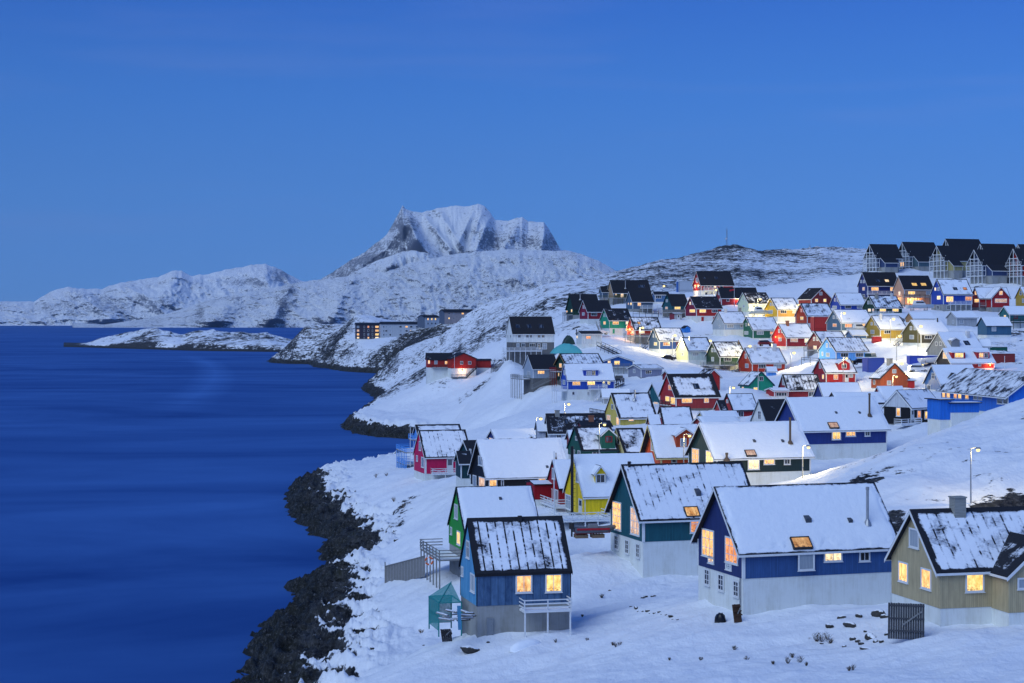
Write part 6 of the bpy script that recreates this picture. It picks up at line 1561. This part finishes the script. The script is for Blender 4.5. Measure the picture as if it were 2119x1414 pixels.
# ------------------------------------------------------------------ poles, masts, fences
def flagpole(label, px, pt, pb, D, flag=False):
    t = at(px, pt, D); b = at(px, pb, D); r = empty('flagpole', (b.x, b.y, b.z)); tag(r, label, 'flagpole', 'white flagpoles')
    m = MB(); H_ = t.z - b.z; m.tube([(0, 0, -.6), (0, 0, H_)], [.07, .045], 8); m.build('pole', m_white(), r, smooth=True)
    m = MB(); m.tube([(0, 0, H_), (0, 0, H_ + .1)], [.08, .05], 8); m.build('finial', m_white(), r)
    if flag:
        f = MB(); 
        for k in range(6):
            f.face([(-.02 - .25 * k, .1 * math.sin(k), H_ - .15 - .05 * k), (-.02 - .25 * (k + 1), .1 * math.sin(k + 1), H_ - .2 - .05 * k), (-.02 - .25 * (k + 1), .1 * math.sin(k + 1), H_ - .7 - .05 * k), (-.02 - .25 * k, .1 * math.sin(k), H_ - .65 - .05 * k)])
        f.build('flag', m_plain('red_flag_cloth', (.45, .02, .03), .8), r)
flagpole('white flagpole before the left gable of the magenta house', 849, 882, 958, 305)
flagpole('white flagpole before the deep red gabled house', 1146.5, 936, 1082, 212)
flagpole('white flagpole before the emerald green house', 1569, 762, 815, 398)
flagpole('flagpole with a small red flag before the crimson house', 1519.5, 597, 633, 584, True)
flagpole('white flagpole before the long red shore house', 940.5, 736, 773, 628)
flagpole('white flagpole right of the red lodge', 2079, 738, 764, 400)

def mast(label, px, pt, pb, D, w=.8):
    t = at(px, pt, D); b = at(px, pb, D); r = empty('radio_mast', (b.x, b.y, b.z)); tag(r, label, 'radio mast', 'radio masts on the hill')
    H_ = t.z - b.z; m = MB()
    for k in range(3):
        a = 2 * math.pi * k / 3; m.bar((w * .5 * math.cos(a), w * .5 * math.sin(a), -1.5), (w * .2 * math.cos(a), w * .2 * math.sin(a), H_ * .85), .10)
    for i in range(9):
        z = H_ * .85 * i / 9; s = w * (.5 - .3 * i / 9); s2 = w * (.5 - .3 * (i + 1) / 9); z2 = H_ * .85 * (i + 1) / 9
        for k in range(3):
            a = 2 * math.pi * k / 3; b_ = 2 * math.pi * (k + 1) / 3; m.bar((s * math.cos(a), s * math.sin(a), z), (s2 * math.cos(b_), s2 * math.sin(b_), z2), .06)
    m.build('lattice_tower', m_metal(), r)
    m = MB(); m.bar((0, 0, H_ * .8), (0, 0, H_), .09); m.build('antenna', m_metal(), r)
    m = MB(); m.tube([(-.4, -.3, H_ * .45), (-.4, -.55, H_ * .45)], [.5, .5], 10); m.build('dish', m_white(), r)
mast('tall thin radio mast on the top of the rocky hill', 1504, 469, 515, 1000, 1.4)
mast('short pale mast on the right hump of the rocky hill', 1676, 505, 520, 1090, .9)

def fence(label, pts, hh=1.1, kind='d', gap=2.0, rails=2, D=None):
    W_ = [at(x, y, d) for x, y, d in pts]; r = empty('fence', W_[0]); tag(r, label, 'fence'); I = W_[0]
    mat = m_dark_wood() if kind == 'd' else m_grey_wood() if kind == 'g' else m_white()
    rl = MB()
    for a, b in zip(W_, W_[1:]):
        n = max(1, int((b - a).length / gap))
        for k in range(n + (b is W_[-1])):
            p = a.lerp(b, k / n) - I; m = MB(); m.bar(p + Vector((0, 0, -.8)), p + Vector((0, 0, hh)), .11); m.build('post', mat, r)
        for j in range(rails):
            z = hh - .08 - j * hh / rails; rl.bar(a - I + Vector((0, 0, z)), b - I + Vector((0, 0, z)), .05, .10)
    rl.build('rails', mat, r)
frame(*R6)
def q(fr, x, y, D): frame(*fr); a = P2(x, y); return (a[0], a[1], D)
fence('dark walkway fence running from the long red shore house towards the big white house', [(1016, 768, 622), q(R6, 0, 738, 615), q(R6, 130, 690, 570), q(R6, 440, 690, 540)], 1.2, 'd', 2.2, 3)
fence('dark fence on the snow left of the mustard yellow house', [q(R6, 1180, 1275, 372), q(R6, 1360, 1310, 360)], 1.2, 'd', 1.1, 2)
fence('white fence under the street lamp left of the emerald house', [q(R5, 1060, 575, 470), q(R5, 1110, 520, 476)], 1.0, 'd', 1.5, 2)
fence('dark fence below the slate blue house and teal house', [q(R2, 1130, 800, 590), q(R2, 1500, 800, 584)], 1.3, 'd', 2.4, 2)
fence('thin fence along the slope under the big white house', [q(R6, 130, 640, 545), q(R6, 440, 640, 520)], 1.2, 'd', 2.0, 2)

def screen_wall():
    a = at(797, 1198, 212); b = at(880, 1178, 200); r = empty('plank_windbreak', a); tag(r, 'low grey plank windbreak in the snow left of the stilted deck', 'windbreak')
    v = (b - a); z0, z1 = -.8, 1.45
    m = MB(); n = 14
    for k in range(n):
        p = v * (k / n); q_ = v * ((k + .97) / n); m.hexa([p + Vector((0, 0, z0)), q_ + Vector((0, 0, z0)), q_ + Vector((0, .04, z0)), p + Vector((0, .04, z0)), p + Vector((0, 0, z1)), q_ + Vector((0, 0, z1)), q_ + Vector((0, .04, z1)), p + Vector((0, .04, z1))])
    m.build('planks', m_grey_wood(), r)
    m = MB(); m.bar(Vector((0, -.03, z1)), v + Vector((0, -.03, z1)), .08, .1); m.build('top_rail', m_grey_wood(), r)
    m = MB(); m.bar((0, -.05, -.8), (0, -.05, z1 + .5), .12); m.build('post', m_grey_wood(), r)
screen_wall()

def net_house():
    p = at(908, 1306, 158.5); r = empty('net_shelter', p, math.radians(14)); tag(r, 'turquoise net covered lean-to frame at the left wall of the weathered blue house', 'net shelter')
    mt = m_plain('turquoise_pole', (.02, .22, .22), .6); W_, Dp, h0, h1 = 2.0, 4.2, 2.4, 3.6
    P = [(0, 0), (W_, 0), (W_, Dp), (0, Dp)]
    for i, (x, y) in enumerate(P):
        m = MB(); m.bar((x, y, -.5), (x, y, h0 if x == 0 else h0), .10); m.build('pole', mt, r)
    m = MB(); m.bar((0, 0, h0), (W_, 0, h0), .08); m.bar((0, Dp, h0), (W_, Dp, h0), .08); m.bar((0, 0, h0), (0, Dp, h0), .08); m.bar((W_, 0, h0), (W_, Dp, h0), .08)
    m.bar((0, 0, h0), (W_, Dp, h1), .08); m.bar((0, 0, 1.2), (0, Dp, 1.2), .06); m.build('frame', mt, r)
    t = NT('turquoise_net'); tr = t.n('ShaderNodeBsdfTransparent'); d = t.pbsdf((.02, .24, .24), .8); uv = t.n('ShaderNodeTexCoord')
    nz = t.noise((uv, 3), 3.0, 4); f = t.math('MULTIPLY_ADD', nz, .6, .5, clamp=True); mx = t.n('ShaderNodeMixShader', ins={0: f, 1: tr, 2: d}); net = t.out(mx)
    for q_ in ([(0, 0, 0), (0, Dp, 0), (0, Dp, h0), (0, 0, h0)], [(0, 0, h0), (W_, 0, h0), (W_, Dp, h1), (0, Dp, h0)], [(W_ * .0, Dp, 0), (W_, Dp, 0), (W_, Dp, h0), (0, Dp, h0)]):
        m = MB(); m.face([(a - .03, b, c) for a, b, c in q_]); m.build('netting', net, r)
net_house()

def timber_heap():
    random.seed(5); p = at(950, 1290, 154.0); r = empty('timber_heap', p); tag(r, 'heap of boards and scrap under snow at the corner of the weathered blue house', 'timber heap')
    for k in range(16):
        a = random.uniform(-.5, .5); c = Vector((random.uniform(-1.5, 1.0), random.uniform(-.3, 1.0), .15 + .055 * k)); l = random.uniform(.3, .6)
        d = Vector((math.cos(a), math.sin(a), random.uniform(-.25, .15))) * l
        m = MB(); m.bar(c - d, c + d, random.uniform(.15, .35), .07); o = m.build('board', m_grey_wood() if k % 3 else m_dark_wood(), r)
        s = MB(); s.bar(c - d * .9 + Vector((0, 0, .07)), c + d * .8 + Vector((0, 0, .07)), .18, .06); s.build('snow_cover', m_snow(), o)
    m = MB(); m.bar((.1, -.9, -.4), (.0, -.85, 1.6), .3, .1); m.build('blue_board', m_plain('worn_blue_board', (.05, .2, .35), .7), r)
timber_heap()
def crate(label, px, py, D, w, hh, tilt, head, mat, name='plank_screen', cat='plank screen'):
    p = at(px, py, D); r = empty(name, p, math.radians(head)); tag(r, label, cat)
    m = MB(); n = max(4, int(w / .17))
    for k in range(n):
        a = -w / 2 + w * k / n; b = a + w / n - .015
        m.hexa([(a, 0, -.4), (b, 0, -.4), (b, .04, -.4), (a, .04, -.4), (a, tilt, hh + random.uniform(-.05, .05)), (b, tilt, hh), (b, tilt + .04, hh), (a, tilt + .04, hh)])
    m.build('planks', mat, r)
    for z in (.2, hh * .5, hh - .15):
        m = MB(); t = tilt * z / hh; m.bar((-w / 2, t - .05, z), (w / 2, t - .05, z), .06, .12); m.build('cross_batten', mat, r)
    m = MB(); m.bar((-w * .1, .25 * tilt - .1, hh * .30), (w * .42, .8 * tilt - .1, hh * .75), .05, .10); m.build('loose_batten', m_grey_wood(), r)
    return r
crate('big dark plank panel standing in the snow left of the olive house corner', 1875, 1312, 133.0, 2.6, 2.1, .7, -14, m_plain('dark_tarred_planks', (.045, .048, .058), .8, 0, .4))
crate('brown wooden pallet leaning on the corner of the big blue house base', 1528, 1278, 148.2, .75, 1.0, .35, 25, m_plain('brown_pallet_wood', (.07, .035, .02), .8), 'leaning_pallet', 'pallet')
crate('small dark pallet lying before the timber heap', 926, 1318, 152.5, .9, .55, .5, 20, m_dark_wood(), 'leaning_pallet', 'pallet')

def life_ring():
    p = at(888, 1161, 184.0); m = MB(); n = 20
    pts = [(.36 * math.cos(2 * math.pi * k / n), 0, .36 * math.sin(2 * math.pi * k / n)) for k in range(n + 1)]
    m.tube(pts, .09, 8, False); t = NT('orange_white_ring'); tc = t.n('ShaderNodeTexCoord'); sx = t.n('ShaderNodeSeparateXYZ', ins={0: (tc, 3)})
    an = t.math('FRACT', t.math('MULTIPLY', t.math('ARCTAN2', (sx, 0), (sx, 2)), 4 / (2 * math.pi))); f = t.math('GREATER_THAN', an, .7)
    mat = t.out(t.pbsdf(t.mix(f, (.62, .13, .04, 1), (.65, .66, .68, 1)), .5)); o = m.build('life_ring', mat, smooth=True); o.location = p
    tag(o, 'orange life ring with white bands hanging on the stilted deck', 'life ring')
life_ring()

# black pipe in front of the bright yellow house
frame(*N2)
h = hs('bright yellow'); b = h.M @ h.onQ(566, 1285, -.7); top = h.M @ h.onQ(566, 565, -.7)
r = empty('stove_pipe_mast', b); tag(r, 'thick black chimney mast with rungs before the yellow gable', 'chimney mast')
m = MB(); m.tube([(0, 0, -1), (0, 0, top.z - b.z)], .17, 12); m.build('pipe', m_plain('black_pipe', (.008, .008, .012), .5), r, smooth=True)
for k in range(11):
    m = MB(); z = .6 + k * .5; m.bar((.15, -.05, z), (.38, -.05, z), .04); m.build('rung', m_dark_wood(), r)

# ------------------------------------------------------------------ boulders, bags, dry bushes
@cached
def m_boulder():
    t = NT('snow_capped_rock'); geo = t.n('ShaderNodeNewGeometry'); sn = t.n('ShaderNodeSeparateXYZ', ins={0: (geo, 'Normal')}); n = t.noise((geo, 'Position'), 3, 5)
    f = t.math('MULTIPLY', t.math('SUBTRACT', t.math('ADD', (sn, 2), t.math('MULTIPLY', n, .6)), 1.0), 9, clamp=True)
    c = t.mix(n, (.012, .012, .014, 1), (.07, .065, .06, 1)); return t.out(t.pbsdf(t.mix(f, c, (.82, .85, .90, 1)), .8, n, .5, .05))
def boulder(px, py, D, r, label, flat=.6, mat=None, name='boulder', cat='rock', grp='dark rocks poking out of the snow'):
    p = at(px, py, D); nu, nv = 14, 9
    th = np.linspace(0, 2 * np.pi, nu + 1); ph = np.linspace(-np.pi / 2, np.pi / 2, nv); P_, T_ = np.meshgrid(ph, th, indexing='ij')
    x, y, z = np.cos(P_) * np.cos(T_), np.cos(P_) * np.sin(T_), np.sin(P_)
    s = px * .37 + py
    k = 1 + .55 * fbm(x * 1.3 + z + s, y * 1.3 - z + s, 4, 3, True); k[:, -1] = k[:, 0]; k[0, :] = k[0, 0]; k[-1, :] = k[-1, 0]
    st = 1 + .5 * math.sin(s)
    o = grid_object(name, x * k * r * st, y * k * r * .8, z * k * r * flat, mat or m_boulder()); o.location = (p.x, p.y, zground(p.x, p.y) + r * flat * .25); o.rotation_euler = (0, .3 * math.sin(s * 3), s)
    tag(o, label, cat, grp); return o
RB = 'one of the scattered dark rocks between the big blue house and the olive house'
for px, py, D, r in [(1716, 1266, 143, .30), (1741, 1256, 145, .24), (1758, 1268, 142, .36), (1777, 1250, 145, .30), (1830, 1256, 143, .34), (1765, 1292, 139, .26), (1775, 1301, 138, .22), (1803, 1295, 138, .42), (1812, 1310, 136, .2), (1782, 1318, 136, .22), (1824, 1322, 135, .2), (1747, 1315, 137, .15), (1700, 1300, 139, .12), (1790, 1283, 140, .14), (1835, 1300, 137, .18)]:
    boulder(px, py, D, r, RB)
for k in range(14): boulder(1296 + k * 8 + (k % 3) * 2, 1247 + k * 3.1 + (k % 4), 164 - k * .9, .07 + .05 * (k % 3), 'one of a line of small stones across the snow before the big blue house', grp='line of small stones in the snow')
boulder(1817, 1248, 144.5, .62, 'largest dark rock, capped with snow, between the big blue house and the olive house')
boulder(1795, 1336, 134, .40, 'flat dark slab of rock low in the snow before the plank panel', .3)
RC = 'one of the small dark stones showing through the open snow'
for px, py, D, r in [(1336, 1226, 170, .22), (1352, 1230, 169, .18), (1330, 1232, 168, .14), (765, 1295, 186, .3), (770, 1390, 172, .2), (757, 1330, 180, .22), (933, 1206, 180, .12), (877, 1306, 170, .1), (820, 1110, 245, .35), (745, 1075, 285, .5), (765, 1090, 270, .4), (795, 1065, 285, .35), (1010, 1290, 155, .15), (730, 1205, 212, .2), (1262, 1190, 174, .16)]:
    boulder(px, py, D, r, RC, grp='small stones on the shore slope')
boulder(1491, 1262, 149.0, .50, 'full black refuse sack beside the base of the big blue house', .95, m_plain('black_plastic', (.008, .008, .012), .3), 'refuse_sack', 'sack', None)
boulder(975, 1330, 153.5, .62, 'snow heaped tub at the foot of the weathered blue house', .5, m_boulder(), 'snowy_tub', 'tub', None)
def dinghy():
    p = at(1088, 1300, 152.6); nr, nc = 14, 26
    U, V = np.meshgrid(np.linspace(-1, 1, nc), np.linspace(-1, 1, nr)); w = np.clip(1 - np.abs(U) ** 2.5, 0, 1)
    z = .75 * np.clip(w ** .5, 0, 1) * np.clip(1 - np.abs(V) ** 2.4, 0, 1) ** .6
    o = grid_object('upturned_dinghy', U * 1.5, V * .6 * np.sqrt(w + .02), z - .15 + fbm(U * 3, V * 3, 3, 2) * .06, m_snow()); o.location = (p.x, p.y, zground(p.x, p.y)); o.rotation_euler = (.1, -.1, .5)
    tag(o, 'upturned dinghy buried in snow under the white porch of the weathered blue house', 'dinghy')
dinghy()
def bush(px, py, D, r, label, n=26, grp='dry bushes and weeds in the snow', col=(.06, .045, .035)):
    p = at(px, py, D); gz = zground(p.x, p.y); m = MB(); rnd = random.Random(int(px * 7 + py))
    for k in range(n):
        a = rnd.uniform(0, 6.28); t = rnd.uniform(.15, 1.0); l = r * rnd.uniform(.6, 1.2)
        d = Vector((math.cos(a) * t, math.sin(a) * t, rnd.uniform(.5, 1.0))).normalized()
        q_ = d * l; m.bar((0, 0, -.1), q_ * .6, .013); e = q_ * .6
        for j in range(3):
            e2 = e + Vector((rnd.uniform(-.4, .4), rnd.uniform(-.4, .4), rnd.uniform(.1, .5))) * l * .6; m.bar(e, e2, .009)
    o = m.build('dry_bush', m_plain('dry_twigs', col, .9), None); o.location = (p.x, p.y, gz); tag(o, label, 'bush', grp)
for px, py, D, r in [(1690, 1292, 140, .8), (1718, 1300, 139, .5), (1268, 1318, 148, .35), (1640, 1330, 133, .4), (1757, 1370, 126, .35), (1520, 1325, 140, .4), (1245, 1222, 172, .45), (1600, 1350, 130, .3), (1205, 1240, 165, .3), (1668, 1350, 130, .3), (1385, 1360, 138, .25)]:
    bush(px, py, D, r, 'one of the thin dry weeds sticking out of the foreground snow')
for px, py, D, r in [(925, 1215, 176, .4), (872, 1250, 178, .5), (778, 990, 335, .9), (800, 985, 332, .8), (815, 1040, 300, .9), (835, 1050, 290, .9), (1010, 1165, 186, .4)]:
    bush(px, py, D, r, 'one of the brown dry bushes on the left slope above the shore', grp='dry bushes on the left slope', col=(.13, .08, .045))
for px, py, D, r in [(1700, 1294, 139.5, .9), (1712, 1288, 140, .7), (1655, 1332, 132, .6), (1275, 1322, 147, .5), (1283, 1318, 147.5, .4), (1630, 1340, 131, .55), (1765, 1362, 127, .5), (1545, 1342, 134, .4), (1450, 1352, 136, .35), (1150, 1345, 153, .35), (1215, 1325, 152, .4)]:
    bush(px, py, D, r, 'one of the thin dry weeds sticking out of the foreground snow', 18)
bush(1438, 682, 503, 1.5, 'bare bush beside the little blue playhouse', 40, None)
for k in range(9): bush(955 + k * 12, 858 - k * 2.5 + (k % 3) * 3, 545 + k * 2, .9, 'one of the low brown bushes in a line across the open snow slope', 18, 'bushes on the open slope', (.12, .08, .06))
if VERB:
    for k, h in HOUSES.items():
        for a, b in ((0, 0), (h.A, 0), (h.A, h.B), (0, h.B)):
            p = h.M @ Vector((a, b, 0)); dz = zground(p.x, p.y) - p.z
            if abs(dz) > 1.3: print('GROUND', k[:45], 'D', round(h.D), 'corner', (round(a), round(b)), round(dz, 1))
    for a in OPEN:
        p = at(*a); dz = zground(p.x, p.y) - p.z
        if abs(dz) > 2: print('OPEN', a, round(p.z, 1), round(dz, 1))

def free_stairs(label, a, b, wid=1.3):
    """open wooden flight on the snow from a down to b, each (column, row, distance)"""
    A = at(*a); B = at(*b); r = empty('outdoor_staircase', B); tag(r, label, 'staircase'); A = A - B; B = Vector((0, 0, 0)); mt = m_dark_wood()
    d = (A - B); side = Vector((-d.y, d.x, 0)).normalized() * wid; n = max(6, int(abs(d.z) / .2))
    for k, o in enumerate((Vector((0, 0, 0)), side)):
        m = MB(); m.bar(B + o, A + o, .07, .28); m.build('stringer', mt, r)
        m = MB(); m.bar(B + o + Vector((0, 0, 1)), A + o + Vector((0, 0, 1)), .05, .09)
        for t in (0, .2, .4, .6, .8, 1): m.bar(B.lerp(A, t) + o - Vector((0, 0, 1.2)), B.lerp(A, t) + o + Vector((0, 0, 1)), .08)
        m.build('handrail', mt, r)
    m = MB()
    for k in range(n):
        p = B.lerp(A, (k + .5) / n); m.bar(p, p + side, .3, .05)
    m.build('treads', mt, r)
free_stairs('dark open wooden stairs on the lit slope right of the white flat roofed house', q(R2, 668, 1238, 494), q(R2, 955, 1372, 478))
free_stairs('short wooden steps down the snow bank between the lavender house and the cobalt one', q(R6, 1600, 905, 428), q(R6, 1480, 960, 408))
fence('low grey retaining fence along the road under the bottle green house', [q(R5, 700, 540, 470), q(R5, 1040, 545, 462)], .8, 'g', 2.2, 2)
fence('grey fence posts on the bank left of the grey house with the huge snow roof', [q(R1, 1130, 1290, 436), q(R1, 1215, 1290, 432)], 1.2, 'g', 1.2, 3)
fence('dark railing on the slope below the dark red stilted house', [q(R1, 40, 1300, 440), q(R1, 200, 1310, 436)], 1.0, 'd', 1.8, 2)
build_ground(); build_sea(); build_mountains(); build_haze()
